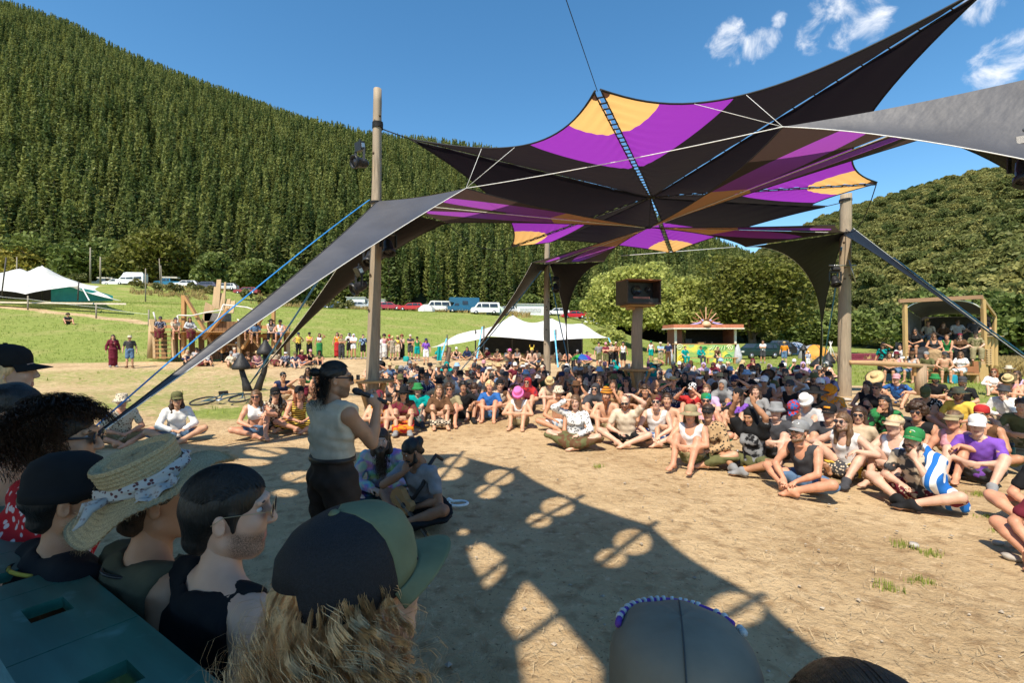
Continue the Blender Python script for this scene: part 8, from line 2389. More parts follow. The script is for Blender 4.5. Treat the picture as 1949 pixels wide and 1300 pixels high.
# ---- stall people
for hx, hy, pk, tp_, d, zz, lb in ((1341, 643, 's0f', 'cream', 39.2, None, 'worker in pale top behind the stall counter, left'), (1354, 643, 's0', 'maroon', 39.4, None, 'worker in dark red top behind the stall counter'), (1386, 650, 's0f', 'black', 39.2, None, 'worker in black behind right end of stall counter'),
									(1333, 668, 'h0f', 'teal', 36.8, None, 'person in teal hoodie on the stall bench'), (1363, 673, 'hf', 'brown', 36.8, None, 'person in brown top bent forward on stall bench'), (1303, 673, 'h0', 'teal', 36.8, None, 'person in teal trousers at left end of stall bench')):
	P = pose(pk); x = (hx - HX) / FPX * d
	person(P, (x, d, h1(x, d)), .1, lb, 'people at the food stall', skin=rc.choice([0, 1, 2]), top=(('jacket' if 'hoodie' in lb else 'tee'), cl(tp_)), bottom=('pants', cl('teal' if 'trousers' in lb else 'charcoal')), hair=('short', 'brown'), glasses='hoodie' in lb)
# ------------------------------------------------------------------ the speaking man and the two men at his feet
def hero_pose(key, legs, lean, arms, head, fem=False, h=.012, hh=.0050, ch=.012, twist=0, stub=False):
	return get_pose(key, legs, lean, arms, head, fem, h, hh, ch, twist, stub)
SYAW, SPITCH = -.50, .05
# first find where his mouth is, so that the fist and microphone can meet it
_p = pose_frame('stand', .0, ('hips', 'side'), (SYAW, SPITCH, 0))
mouth = _p['headc'] + _p['HR'] @ v3(0, -.105, -.068)
mdir = unit(_p['HR'] @ v3(-.10, -1, -.38))
fist = mouth + mdir * .155
hd_ = unit(v3(.35, .30, 1.0))
wr = fist - hd_ * .075 - mdir * .0
P = hero_pose('speaker', 'stand', .0, ('fold', ('grip', wr, v3(-.10, -.15, -1.0), hd_, unit(np.cross(mdir, hd_)) * -1, 1.75)), (SYAW, SPITCH, 0), stub=True)
sp_h = PX(640, 722, 3.35)
rzS = R(143)
off = Matrix.Rotation(rzS, 3, 'Z') @ Vector((P.p['headc'][0], P.p['headc'][1], 0))
sc_ = (sp_h.z) / P.p['headc'][2]
spk = person(P, (sp_h.x - off.x * sc_, sp_h.y - off.y * sc_, 0), rzS, 'speaking man in cream sleeveless top and brown trousers holding microphone', None, 1, ('slvt', cloth((.56, .465, .345))), ('loose', cloth((.050, .034, .026))), None, None, True, None, cl('black'), sc_)
spk.material_slots[0].material = stubble_skin(1)
hf = Field((-.13, -.14, -.24), (.13, .26, .18), .005)
hf.ell((0, .018, .040), (.0785, .0985, .0845), .015); hf.ell((0, .140, .045), (.030, .032, .030), .010); hf.cone((0, .06, -.02), (.0, .070, -.10), .050, .030, .025)
hf.ell((0, -.098, -.036), (.072, .088, .092), .010, None, 'sub'); hf.ell((0, -.115, .0), (.055, .06, .06), .010, None, 'sub'); hf.ell((0, -.125, .048), (.078, .068, .066), .010, None, 'sub')
for s_ in (-1, 1): hf.ell((s_ * .088, .004, -.022), (.026, .034, .044), .006, None, 'sub')
hf.ruffle(.0012, 200, 3)
hme = to_mesh('hair', *hf.mesh(), [hairm('black')]); child('hair', hme, spk, None, P.hm)
# stray strands round the bun and nape
def strands(n, roots, dirs, length, wave, grav, rad, seed, seg=18, sides=3, coil=0.0, wl=.05, clump=1, spread=.0):
	"""ribbons of hair as thin tubes, vectorised"""
	rs = np.random.RandomState(seed)
	t_ = np.linspace(0, 1, seg)[None, :, None]
	Ln = (length * rs.uniform(.6, 1.2, n))[:, None, None]
	d = dirs / np.linalg.norm(dirs, axis=1)[:, None]
	a = np.cross(d, rs.normal(size=(n, 3))); a /= np.linalg.norm(a, axis=1)[:, None]; b_ = np.cross(d, a)
	ph = rs.uniform(0, 6.28, n)[:, None, None]; wv = (wave * rs.uniform(.5, 1.4, n))[:, None, None]
	k = Ln / wl * 6.283 * rs.uniform(.7, 1.3, n)[:, None, None]
	P_ = roots[:, None] + d[:, None] * Ln * (t_ - .35 * t_ * t_ * min(1, grav)) + np.array([0, 0, -1.0]) * Ln * grav * t_ ** 1.7
	env = np.minimum(1, t_ * 4)
	P_ = P_ + (a[:, None] * np.sin(k * t_ + ph) + b_[:, None] * np.cos(k * t_ + ph) * (coil if coil else .4)) * wv * env
	if clump > 1:
		P_ = np.repeat(P_, clump, 0); n = len(P_); o_ = rs.normal(0, spread, (n, 1, 3)); P_ = P_ + o_ * (.5 + .8 * t_) + rs.normal(0, spread * .25, (n, 1, 3)) * np.sin(t_ * 9 + rs.uniform(0, 6, (n, 1, 1)))
	T_ = np.gradient(P_, axis=1); T_ /= np.linalg.norm(T_, axis=2)[..., None] + 1e-9
	ref = np.array([.3, .5, .8]); u_ = np.cross(T_, ref); u_ /= np.linalg.norm(u_, axis=2)[..., None] + 1e-9; w_ = np.cross(T_, u_)
	R_ = rad * (1 - .6 * t_)
	V = np.stack([P_ - u_ * R_, P_ + w_ * R_ * .6, P_ + u_ * R_], 2).reshape(-1, 3) if sides == 3 else np.stack([P_ - u_ * R_, P_ + u_ * R_], 2).reshape(-1, 3)
	k_ = 3 if sides == 3 else 2; i = np.arange(n * seg * k_).reshape(n, seg, k_)
	F_ = np.concatenate([np.stack([i[:, :-1, q_], i[:, :-1, q_ + 1], i[:, 1:, q_ + 1], i[:, 1:, q_]], -1).reshape(-1, 4) for q_ in range(k_ - 1)])
	return V, F_
def comb(n, seed, end=2.9, lift=1.0, spread=1.45, a_min=-.1):
	"""fine strands combed back over the crown"""
	rs = np.random.RandomState(seed)
	th = rs.uniform(-spread, spread, n); a0 = rs.uniform(a_min + .45 * np.abs(th) ** 1.5, 1.2, n)
	seg = 14; t_ = np.linspace(0, 1, seg); A = a0[:, None] + (end - a0[:, None]) * t_[None] * rs.uniform(.6, 1, n)[:, None]; TH = th[:, None] * (1 - .10 * t_[None]) + rs.normal(0, .02, (n, 1)) * t_[None]
	L = lift * rs.uniform(.985, 1.03, (n, 1)); w_ = .0009
	PP = np.stack([.0845 * L * np.sin(TH), .017 - .1055 * L * np.cos(TH) * np.cos(A), .041 + .0915 * L * np.cos(TH) * np.sin(A)], -1)
	nrm = PP - np.array([0, .017, .041]); nrm /= np.linalg.norm(nrm, axis=2)[..., None]
	T_ = np.gradient(PP, axis=1); sdv = np.cross(T_, nrm); sdv /= np.linalg.norm(sdv, axis=2)[..., None] + 1e-9
	V = np.stack([PP - sdv * w_, PP + nrm * w_ * 1.2, PP + sdv * w_], 2).reshape(-1, 3); i = np.arange(n * seg * 3).reshape(n, seg, 3)
	return V, np.concatenate([np.stack([i[:, :-1, k], i[:, :-1, k + 1], i[:, 1:, k + 1], i[:, 1:, k]], -1).reshape(-1, 4) for k in (0, 1)])
def scalp(n, seed, test):
	rs = np.random.RandomState(seed); out = []
	while len(out) < n:
		d = rs.normal(size=3); d /= np.linalg.norm(d)
		if test(d): out.append(d)
	d = np.array(out)
	return np.array([0, .018, .043]) + d * np.array([.080, .100, .086]), d
def hair_child(o, P, V, F_, c, name='hair'):
	me = to_mesh(name, V, F_, [hairm(c)]); return child(name, me, o, None, P.hm)
hair_child(spk, P, *comb(700, 31, 2.6, .955, 1.12, .46), 'black', 'combed_strands')
rt_, dd = scalp(420, 5, lambda d: d[1] > .15 and d[2] < -.05)
hair_child(spk, P, *strands(420, rt_, dd * .35 + np.array([0, .18, -.8]), .15, .012, .4, .0011, 1, 20, 3, .7, .06), 'black')
rs = np.random.RandomState(2)
rt_ = np.tile(np.array([[0, .142, .05]]), (120, 1)) + rs.normal(0, .018, (120, 3)); dd = rs.normal(size=(120, 3)) + np.array([0, .8, .3])
hair_child(spk, P, *strands(120, rt_, dd, .06, .012, .2, .0012, 2), 'black')
pw = P.p['p0']
mb = MB().lathe([(.176, .130), (.181, .133), (.180, .162), (.174, .165)], 32, tuple(pw), 1.0, .765); child('belt', (lambda m: (m.materials.append(M('dark_leather', (.03, .018, .012), .5)), m)[1])(mb.mesh('belt', True)), spk, None)
# microphone
Wm = Matrix.Rotation(rzS, 3, 'Z')
def w2(v): return Wm @ (Vector(v) * sc_) + spk.location
m0 = w2(mouth + mdir * .025); m1 = w2(mouth + mdir * .27)
mic = empty('microphone', tuple(m0), 0, 'black handheld microphone in the speaking man\'s fist', 'microphone')
q = (m1 - m0).to_track_quat('Z', 'Y').to_matrix()
MB().lathe([(0, -.022), (.014, -.018), (.024, -.002), (.0255, .012), (.022, .032), (.018, .038)], 16, mat=q).obj('grille', M('mic_grille', (.05, .05, .055), .4, .3, 200, metal=.7, bmp=.6, bscale=300), mic, True)
MB().lathe([(.0225, .030), (.024, .036), (.0225, .042), (.017, .048), (.0155, .20), (.017, .235), (.0, .238)], 16, mat=q).obj('handle', blackp, mic, True)
for z_, r_ in ((.11, .0168),):
	MB().lathe([(r_, z_), (r_ + .0015, z_ + .003), (r_ + .0015, z_ + .02), (r_, z_ + .023)], 14, mat=q).obj('switch_ring', steel, mic, True)

# bearded man in tie-dye
Pb = hero_pose('bearded', 'cross', .30, ('lap', 'lap'), (.05, .12, 0), False, .012, .0060, .013)
hb = PX(726, 835, 5.55)
bm = person(Pb, (hb.x, hb.y + .12, 0), .12, 'bearded long-haired man in tie-dye jacket sitting cross-legged', None, 2, ('jacket', cloth((.20, .34, .46), 'tie', (.52, .36, .38))), ('wide', cloth((.05, .12, .16), 'tie', (.02, .03, .05))), ('long', 'brown'), None, False, (True, 'brown'), cl('black'))
child('undershirt', garment(Pb, 'tee'), bm, cloth((.05, .05, .055), 'print', (.35, .35, .36)))
rt_, dd = scalp(260, 6, lambda d: abs(d[0]) > .55 and d[2] < .4 and d[1] > .0)
hair_child(bm, Pb, *strands(260, rt_, dd * .30 + np.array([0, -.02, -1]), .34, .006, .5, .0022, 3), 'brown')
rs = np.random.RandomState(4); rt_ = np.array([0, -.07, -.10]) + rs.normal(0, 1, (220, 3)) * np.array([.035, .015, .012])
hair_child(bm, Pb, *strands(220, rt_, np.c_[rs.normal(0, .12, 220), rs.normal(-.15, .1, 220), -np.ones(220)], .25, .006, .3, .002, 4), 'brown', 'beard_strands')
# guitar man
gp_ = hero_pose('guitarist', 'cross', .34, (('w', v3(.08, -.27, .20), v3(1, .3, -.2), v3(-.9, -.3, .1), v3(0, .3, -1), 1.1), ('w', v3(-.05, -.30, .54), v3(-1, -.3, -.6), v3(.1, .3, 1), v3(0, 1, 0), 1.0)), (-.45, .55, 0), False, .012, .0060, .013)
hg = PX(789, 858, 5.05)
gm_ = person(gp_, (hg.x + .12, hg.y + .10, 0), -.55, 'man with hair bun in grey t-shirt cradling a small guitar', None, 4, ('tee', cloth((.22, .22, .23))), ('wide', cloth((.014, .014, .018))), ('bun', 'black'), None, False, (False, 'black'))
gt_ = empty('small_guitar', tuple(gm_.location), -.55, 'small wooden guitar on the seated man\'s lap', 'guitar')
gw = wood('guitar_wood', (.42, .22, .08), .6, 0)
ga = Matrix.Rotation(R(38), 3, 'Y')
prof = [(-.16, 0), (-.14, .075), (-.08, .10), (-.02, .075), (.03, .065), (.08, .08), (.12, .065), (.14, 0)]
outl = prof + [(x, -y) for x, y in prof[-2:0:-1]]
c0 = Vector((-.02, -.34, .26)); vs = []
for dy in (-.035, .035):
	vs += [c0 + ga @ Vector((x, dy, y)) for x, y in outl]
n = len(outl)
MB().add(vs, [tuple(range(n)), tuple(range(2 * n - 1, n - 1, -1))] + [(i, i + n, (i + 1) % n + n, (i + 1) % n) for i in range(n)]).obj('body', gw, gt_)
MB().beam(c0 + ga @ Vector((.13, -.03, 0)), c0 + ga @ Vector((.42, -.03, 0)), .02, .042).obj('neck', M('fretboard', (.04, .025, .018), .5), gt_)
MB().box(c0 + ga @ Vector((.46, -.03, 0)), (.09, .016, .06), ga).obj('headstock', gw, gt_)
MB().lathe([(.032, 0), (.030, .002), (0, .002)], 16, c0 + ga @ Vector((.04, -.037, 0)), mat=ga @ Matrix.Rotation(R(90), 3, 'X')).obj('sound_hole', glass_d, gt_)
for k in range(4):
	MB().tube([c0 + ga @ Vector((-.09, -.042, -.012 + .008 * k)), c0 + ga @ Vector((.44, -.044, -.010 + .0066 * k))], .0012, 4).obj('string', steel, gt_)
mb = MB().tube([(.10, .12, .60), (.13, -.02, .68), (.14, -.14, .60), (.13, -.22, .42), (.06, -.30, .28)], .02, 6); mb.obj('strap', M('black_webbing', (.015, .015, .017), .7), gt_, True)

# ------------------------------------------------------------------ backs of the people in the nearest row
FR = R(146)
def front(px, py, d, key, label, head, skin, tops_, legs='lean', fem=False, hair=None, glasses=False, beard=None, hat=None, extra=0.0, stub=False):
	P = hero_pose(key, legs, .03, ('side', 'side'), head, fem, .016, .0045, .0135, 0, stub)
	h_ = PX(px, py, d); s = max(.85, h_.z / P.p['headc'][2])
	rz = FR + extra
	off = Matrix.Rotation(rz, 3, 'Z') @ Vector((P.p['headc'][0], P.p['headc'][1], 0)) * s
	return person(P, (h_.x - off.x, h_.y - off.y, 0), rz, label, 'people standing with their backs to the camera', skin, tops_, ('pants', cl('charcoal')), hair, hat, glasses, beard, cl('black'), s), P
# 1 man with slicked-back hair and wire glasses
o, P = front(438, 976, 1.27, 'f_glass', 'man with slicked dark hair, wire glasses and black tank top', (-.62, .03, 0), 2, ('tank', cloth((.012, .012, .014))), beard=None, stub=True)
o.material_slots[0].material = stubble_skin(2)
f = Field((-.12, -.14, -.16), (.12, .15, .16), .0042)
f.ell((0, .016, .040), (.0825, .1035, .089), .02); f.cone((0, .055, .0), (0, .068, -.062), .066, .046, .03)
for s_ in (-1, 1): f.cone((s_ * .066, -.018, .01), (s_ * .070, -.02, -.03), .012, .006, .012); f.ell((s_ * .090, .010, -.018), (.020, .028, .040), .006, None, 'sub')
f.ell((0, -.108, -.040), (.085, .083, .094), .012, None, 'sub')
slick = to_mesh('hair', *f.mesh(), [hairm('black')]); child('hair', slick, o, None, P.hm)
hair_child(o, P, *comb(700, 7, 2.9, 1.0, 1.4, .22), 'black', 'combed_strands')

wire = M('gold_wire', (.45, .36, .22), .3, .1, 5, metal=.9, bmp=0)
for s_ in (-1, 1):
	mb = MB().tube([(s_ * .034 + .026 * math.cos(a), -.112 + abs(.026 * math.cos(a)) * .12, .008 + .022 * math.sin(a)) for a in np.linspace(0, 6.283, 25)], .0012, 5, False).tube([(s_ * .060, -.108, .012), (s_ * .084, .0, .014), (s_ * .086, .03, -.005)], .0012, 5)
	me = mb.mesh('glasses_frame', True); me.materials.append(wire); child('glasses_frame', me, o, None, P.hm)
	mb = MB().lathe([(0, 0), (.025, .0)], 18, (s_ * .034, -.111, .008), 1, .85, Matrix.Rotation(R(90), 3, 'X')); me = mb.mesh('glasses_lens', True); me.materials.append(M('tinted_lens', (.10, .075, .07), .05, .1, 4, bmp=0)); child('glasses_lens', me, o, None, P.hm)
# 2 straw-hat wearer
o, P = front(302, 950, 1.40, 'f_straw', 'person in big frayed straw hat with floral scarf band', (-.35, -.05, 0), 1, ('slv', cloth((.085, .078, .048))), fem=True, hair=('short', 'brown'))
HT = P.hm @ Matrix.Rotation(R(-20), 4, 'X') @ Matrix.Rotation(R(-6), 4, 'Y') @ Matrix.Translation((0, .0, .030))
strawm, t, b = newmat('woven_straw')
tcn = N(t, 'ShaderNodeTexCoord')
w1_ = N(t, 'ShaderNodeTexNoise'); w1_.inputs['Scale'].default_value = 340; w1_.inputs['Detail'].default_value = 4; t.links.new(tcn.outputs['Object'], w1_.inputs['Vector'])
rp = N(t, 'ShaderNodeValToRGB'); rp.color_ramp.elements[0].color = (.34, .235, .115, 1); rp.color_ramp.elements[1].color = (.58, .43, .235, 1); rp.color_ramp.elements[0].position = .35; rp.color_ramp.elements[1].position = .62
t.links.new(w1_.outputs['Fac'], rp.inputs[0]); t.links.new(rp.outputs[0], b.inputs['Base Color']); b.inputs['Roughness'].default_value = .75
bump(t, b, w1_.outputs['Fac'], .5, .003)
def braid(prof, n, ampr, twist, cnt):
	"""lathe whose surface is made of plaited straw: rows of small proud bumps"""
	L_ = [0]
	for a_, b_ in zip(prof[:-1], prof[1:]): L_.append(L_[-1] + math.hypot(b_[0] - a_[0], b_[1] - a_[1]))
	m = int(L_[-1] / .0026); s = np.linspace(0, L_[-1], m)
	r = np.interp(s, L_, [p_[0] for p_ in prof]); z = np.interp(s, L_, [p_[1] for p_ in prof])
	dr, dz = np.gradient(r), np.gradient(z); ln = np.hypot(dr, dz) + 1e-9; nr, nz_ = -dz / ln, dr / ln
	a = np.linspace(0, 2 * math.pi, n, endpoint=False)
	rowp = s / .0125
	bumpv = ampr * (np.abs(np.sin(rowp * math.pi))[:, None] ** .6 * (.65 + .35 * np.sin(a[None] * cnt + np.floor(rowp)[:, None] * 1.7 + 5 * (rowp % 1)[:, None])))
	rr = r[:, None] - nr[:, None] * bumpv * -1; zz = z[:, None] + nz_[:, None] * bumpv
	wob = 1 + .012 * np.sin(3 * a)[None]
	V = np.stack([rr * wob * np.cos(a)[None], rr * wob * 1.14 * np.sin(a)[None], zz], -1)
	i = np.arange(m * n).reshape(m, n)
	F_ = np.stack([i[:-1], np.roll(i, -1, 1)[:-1], np.roll(i, -1, 1)[1:], i[1:]], -1).reshape(-1, 4)
	return V, F_
V, F_ = braid([(.094, .040), (.096, .075), (.098, .118), (.100, .134), (.094, .141), (.080, .136), (.074, .128), (.055, .131), (.02, .133), (.001, .133)], 220, .0055, 1, 55)
crown = child('hat_crown', to_mesh('hat_crown', V.reshape(-1, 3), F_, [strawm]), o, None, HT)
V, F_ = braid([(.094, .042), (.115, .032), (.145, .025), (.175, .022), (.196, .026)], 300, .005, 1, 85)
A_ = np.arctan2(V[..., 1], V[..., 0]); rr = np.hypot(V[..., 0], V[..., 1])
V[..., 2] += np.clip((rr - .1) / .09, 0, 1.3) ** 1.5 * (.018 * np.sin(2 * A_ + .8) + .010 * np.sin(5 * A_) - .012)
child('hat_brim', to_mesh('hat_brim', V.reshape(-1, 3), F_, [strawm]), o, None, HT)
rs = np.random.RandomState(9); n = 900; a = rs.uniform(0, 6.283, n)
ei = (a / 6.283 * 300).astype(int) % 300
rt_ = V[-1][ei] + rs.normal(0, .002, (n, 3)); dd = np.c_[np.cos(a), np.sin(a), rs.normal(-.15, .35, n)] + rs.normal(0, .5, (n, 3))
me = to_mesh('frayed_edge', *strands(n, rt_, dd, .014, .001, .0, .0005, 10, 6), [strawm]); child('frayed_edge', me, o, None, HT)
scarfm = cloth((.50, .46, .42), 'floral', (.12, .045, .045), 4.5)
n_, m_ = 60, 9; vs = []
for i in range(n_):
	a = 6.283 * i / n_
	for j in range(m_):
		v = j / (m_ - 1); r_ = .0995 + .011 * math.sin(v * math.pi) + .004 * math.sin(a * 7 + v * 9) + .003 * math.sin(v * 25)
		vs.append((r_ * math.cos(a), r_ * 1.14 * math.sin(a), .044 + .040 * v + .006 * math.sin(a + 1)))
me = MB().add(vs, [(i * m_ + j, ((i + 1) % n_) * m_ + j, ((i + 1) % n_) * m_ + j + 1, i * m_ + j + 1) for i in range(n_) for j in range(m_ - 1)]).mesh('scarf_band', True); me.materials.append(scarfm); child('scarf_band', me, o, None, HT)
palec = cloth((.46, .43, .40), 'floral', (.30, .24, .22), 6.0)
def drape(a0, a1, r1, w):
	def fn(u, v):
		a = a0 + (a1 - a0) * u; r_ = .108 + (r1 - .108) * v * (.6 + .4 * math.sin(u * 3.1))
		return (r_ * math.cos(a), r_ * 1.14 * math.sin(a), .052 - .018 * min(1, v * 1.6) + .006 * math.sin(u * 14) + .004 * math.sin(v * 9 + u * 6))
	return MB().sheet(20, 8, fn).mesh('scarf_end', True)
for a0, a1, r1 in ((2.9, 3.7, .15), (-.9, .3, .17)):
	me = drape(a0, a1, r1, .1); me.materials.append(palec); child('scarf_end', me, o, None, HT)
me = MB().tube([(-.07, .09, .06), (-.10, .13, .066), (-.115, .155, .046), (-.12, .175, .040)], [.010, .013, .008, .003], 8).tube([(-.07, .09, .06), (-.06, .14, .07), (-.045, .170, .040)], [.010, .010, .003], 8).mesh('scarf_knot', True); me.materials.append(palec); child('scarf_knot', me, o, None, HT)
nk = P.p['neck']; me = MB().tube([nk + v3(.085 * math.cos(a), .014 + .09 * math.sin(a), .004 - .025 * (1 - math.sin(a))) for a in np.linspace(0, 6.283, 33)], .005, 6, False).mesh('necklace', True); me.materials.append(blackp); child('necklace', me, o, None)
# 3 black beanie
o, P = front(136, 950, 1.46, 'f_bean', 'person in black beanie and dark t-shirt with lanyard', (-.3, .05, 0), 1, ('tee', cloth((.02, .018, .02))), hair=('short', 'black'), hat=('beanie', cl('black')))
nk = P.p['neck']; me = MB().tube([nk + v3(.095 * math.cos(a), .016 + .095 * math.sin(a), .002 - .03 * (1 - math.sin(a))) for a in np.linspace(0, 6.283, 33)], .006, 6, False).mesh('lanyard', True); me.materials.append(cl('print:black:yellow')); child('lanyard', me, o, None)
# 4 curly-haired man
o, P = front(118, 838, 1.72, 'f_curly', 'man with dark curly hair, sunglasses and red floral shirt', (-.55, .05, 0), 0, ('tee', cloth((.42, .012, .02), 'floral', (.62, .5, .5), 2.2)), glasses=True, hair=('short', 'black'))
rt_, dd = scalp(1700, 8, lambda d: d[2] > -.75 and not (d[1] < -.45 and d[2] < .30))
hair_child(o, P, *strands(1700, rt_, dd + np.array([0, .05, .05]), .10, .011, .48, .0016, 11, 26, 2, 1.0, .024), 'brown')
# 5 person with tattooed temple and tied hair
o, P = front(32, 785, 2.10, 'f_tat', 'person with swirling temple tattoo and dark tied-back hair', (-.5, .05, 0), 1, ('tank', cloth((.05, .03, .03))), legs='stand', hair=('tied', 'black'))
tatm = M('tattoo_ink', (.05, .045, .05), .6, .2, 20, bmp=0)
for r_, c_ in ((.016, (-.079, -.028, .042)), (.010, (-.072, -.052, .02)), (.012, (-.077, -.03, .012))):
	mb = MB().tube([(c_[0] + .002, c_[1] + r_ * (1 - k / 26) * math.cos(k * .5), c_[2] + r_ * (1 - k / 26) * math.sin(k * .5)) for k in range(24)], .0022, 5); me = mb.mesh('tattoo_swirl', True); me.materials.append(tatm); child('tattoo_swirl', me, o, None, P.hm)
# 6 fair-haired head further along the row
o, P = front(18, 708, 2.75, 'f_fair', 'fair-haired person in dark cap furthest along the row', (-.4, .0, 0), 2, ('tee', cl('charcoal')), legs='stand', fem=True, hair=('long', 'blond'), hat=('cap', cl('black')))
# 7 trucker cap over long blond curls
o, P = front(690, 1118, .83, 'f_blond', 'person with long blond curls under olive and black trucker cap', (-.30, -.10, 0), 2, ('tank', cloth((.16, .10, .07))), fem=True)
CT = P.hm @ Matrix.Rotation(R(-6), 4, 'X') @ Matrix.Translation((0, .004, -.012))
f = Field((-.13, -.14, -.2), (.13, .17, .16), .006); f.ell((0, .02, .035), (.082, .103, .085), .02); f.cone((0, .06, -.02), (0, .08, -.14), .07, .06, .03); f.ell((0, -.1, -.04), (.075, .088, .09), .012, None, 'sub')
child('hair', to_mesh('hair', *f.mesh(), [hairm('blond')]), o, None, P.hm)
child('hair_mass', hair_mesh('wavy'), o, hairm('blond'), P.hm)
rt_, dd = scalp(200, 12, lambda d: d[2] < .16 and not (d[1] < -.35))
hair_child(o, P, *strands(200, rt_ * np.array([1.12, 1.1, 1]), dd * np.array([.42, .40, .0]) + np.array([0, .03, -.85]), .40, .022, .25, .00065, 13, 28, 2, .9, .105, 25, .0045), 'blond', 'curls')
rt_, dd = scalp(110, 14, lambda d: d[2] < .2 and not (d[1] < -.3))
hair_child(o, P, *strands(110, rt_, dd * np.array([.7, .7, .1]) + np.array([0, .05, -.5]), .30, .024, .4, .0006, 15, 34, 3, .9, .06, 3, .006), 'blond', 'flyaway_curls')
olive = cloth((.17, .19, .11)); meshb = M('black_cap_mesh', (.012, .012, .016), .7, .3, 260, bmp=.8, bscale=420, bd=.003)
prof = [(.092, .020), (.0955, .05), (.095, .085), (.087, .116), (.066, .142), (.036, .156), (.010, .160), (.001, .160)]
nn_ = 64; vs = [(r_ * math.cos(6.283 * k / nn_), .010 + r_ * 1.24 * math.sin(6.283 * k / nn_), z) for r_, z in prof for k in range(nn_)]
ff, fb_ = [], []
for i in range(len(prof) - 1):
	for k in range(nn_):
		q_ = (i * nn_ + k, i * nn_ + (k + 1) % nn_, (i + 1) * nn_ + (k + 1) % nn_, (i + 1) * nn_ + k)
		a = 6.283 * (k + .5) / nn_; yy = math.sin(a)
		if i < 2 and yy > .90 - .06 * i: continue          # the strap opening at the back
		(ff if (yy < -.42 and i < 7) else fb_).append(q_)
for nm, fl_, mt in (('cap_front', ff, olive), ('cap_back', fb_, meshb)):
	mb = MB(); mb.v = [tuple(v) for v in vs]; mb.f = fl_; me = mb.mesh(nm, True); me.materials.append(mt); oo = child(nm, me, o, None, CT); sm = oo.modifiers.new('s', 'SOLIDIFY'); sm.thickness = .003; sm.offset = 1
me = MB().lathe([(0, .158), (.009, .159), (.010, .163), (.006, .167), (0, .168)], 12, (0, .016, 0)).mesh('button', True); me.materials.append(olive); child('button', me, o, None, CT)
me = MB().tube([(.04 * math.sin(a) * 1.1, .016 + .0955 * 1.16 * math.cos(a * .44), .024) for a in np.linspace(-1.2, 1.2, 12)], .006, 6).mesh('strap', True); me.materials.append(blackp); child('strap', me, o, None, CT)
hv = hat_mesh('visor');
vs = []
for i in range(21):
	a = math.pi * (1.10 + .80 * i / 20)
	for j in range(8):
		v = j / 7; x, y = .0945 * math.cos(a) * (1 + .04 * v), 0.0945 * 1.24 * math.sin(a) * (1 + .66 * v * math.sin(math.pi * (.07 + .86 * i / 20)) ** .55)
		vs.append((x, y + .010, .030 - .012 * v - 2.2 * x * x * (v + .2)))
mb = MB().add(vs, [(i * 8 + j, (i + 1) * 8 + j, (i + 1) * 8 + j + 1, i * 8 + j + 1) for i in range(20) for j in range(7)]); me = mb.mesh('visor', True); me.materials.append(olive); oo = child('visor', me, o, None, CT); sm = oo.modifiers.new('s', 'SOLIDIFY'); sm.thickness = .004
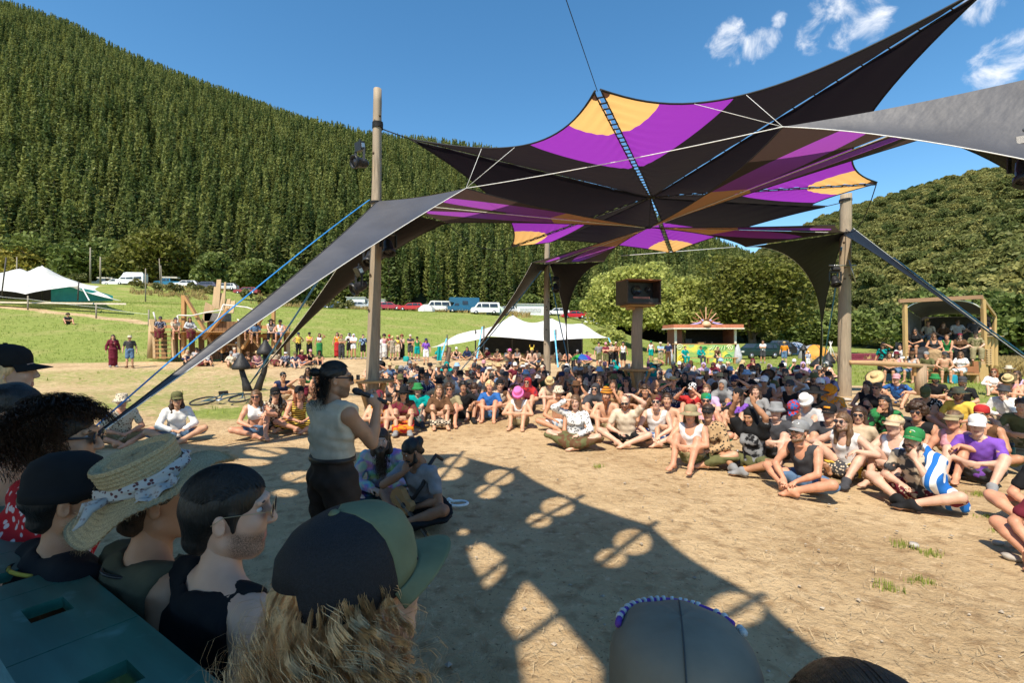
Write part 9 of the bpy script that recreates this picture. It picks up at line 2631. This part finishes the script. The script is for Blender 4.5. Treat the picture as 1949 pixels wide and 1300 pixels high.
# 8 grey cap
o, P = front(1296, 1372, .62, 'f_grey', 'person in plain grey cap with purple and white edging', (.15, .08, 0), 1, ('tee', cl('charcoal')), hair=('short', 'brown'), extra=.35)
gcm = cloth((.26, .215, .16)); pv = [(.096, .012), (.099, .045), (.098, .085), (.090, .108), (.074, .124), (.05, .133), (.02, .137), (.001, .138)]
mb = MB().lathe(pv, 56, (0, .014, 0), 1, 1.16); me = mb.mesh('cap_crown', True); me.materials.append(gcm)
for v in me.vertices:
	a = math.atan2(v.co.y, v.co.x); v.co *= 1 + .008 * math.sin(a * 6) * (1 if v.co.z > .04 else .3) + .006 * math.sin(v.co.x * 60 + v.co.y * 40)
GT = P.hm @ Matrix.Translation((0, 0, .006))
child('cap_crown', me, o, None, GT)
def rim_pt(u, dz=0.0, k=1.0):
	a = math.pi * (1.0 + .95 * u); return (.0855 * k * math.cos(a), .014 + .0855 * k * 1.16 * math.sin(a), .1165 + dz)
me = MB().tube([rim_pt(u) for u in np.linspace(.12, 1, 24)], .0048, 7).mesh('edging', True); me.materials.append(cl('purple')); child('edging', me, o, None, GT)
for u in (.02, .05, .17, .22, .33, .36, .40, .43, .48, .53, .57, .61, .66, .70, .75, .80, .86, .92):
	me = MB().tube([rim_pt(u, .002, 1.0), rim_pt(u + .018, .002, 1.0)], .0056, 7).mesh('edging_letter', True); me.materials.append(cl('white')); child('edging_letter', me, o, None, GT)
for k in (1, 4):
	a = k * math.pi / 3 + .3
	me = MB().tube([(r_ * 1.006 * math.cos(a), .014 + r_ * 1.006 * 1.16 * math.sin(a), z + .0008) for r_, z in pv], .0014, 4).mesh('cap_seam', True); me.materials.append(M('cap_seam_thread', (.07, .07, .068), .8)); child('cap_seam', me, o, None, GT)
vs = [((.0965 * math.cos(a)) * (1 + .04 * v), .014 + .0965 * 1.16 * math.sin(a) * (1 + .7 * v * abs(math.sin((a - math.pi))) ** .6), .03 - .012 * v) for a in np.linspace(math.pi * 1.1, math.pi * 1.9, 17) for v in np.linspace(0, 1, 5)]
me = MB().add(vs, [(i * 5 + j, (i + 1) * 5 + j, (i + 1) * 5 + j + 1, i * 5 + j + 1) for i in range(16) for j in range(4)]).mesh('visor', True); me.materials.append(gcm); child('visor', me, o, None, GT)
# 9 brown hair at the bottom edge
o, P = front(1652, 1512, .50, 'f_brown', 'person with short brown hair at the bottom edge', (.1, .05, 0), 0, ('tee', cl('brown')), extra=.3)
f = Field((-.13, -.14, -.12), (.13, .17, .16), .005); f.ell((0, .018, .043), (.084, .105, .090), .02); f.ell((0, -.1, -.05), (.07, .088, .09), .012, None, 'sub'); f.ruffle(.002, 110, 2)
child('hair', to_mesh('hair', *f.mesh(), [hairm('light brown')]), o, None, P.hm)
hair_child(o, P, *comb(700, 33, 2.8, 1.02, 1.45, -.2), 'light brown', 'hair_tips')
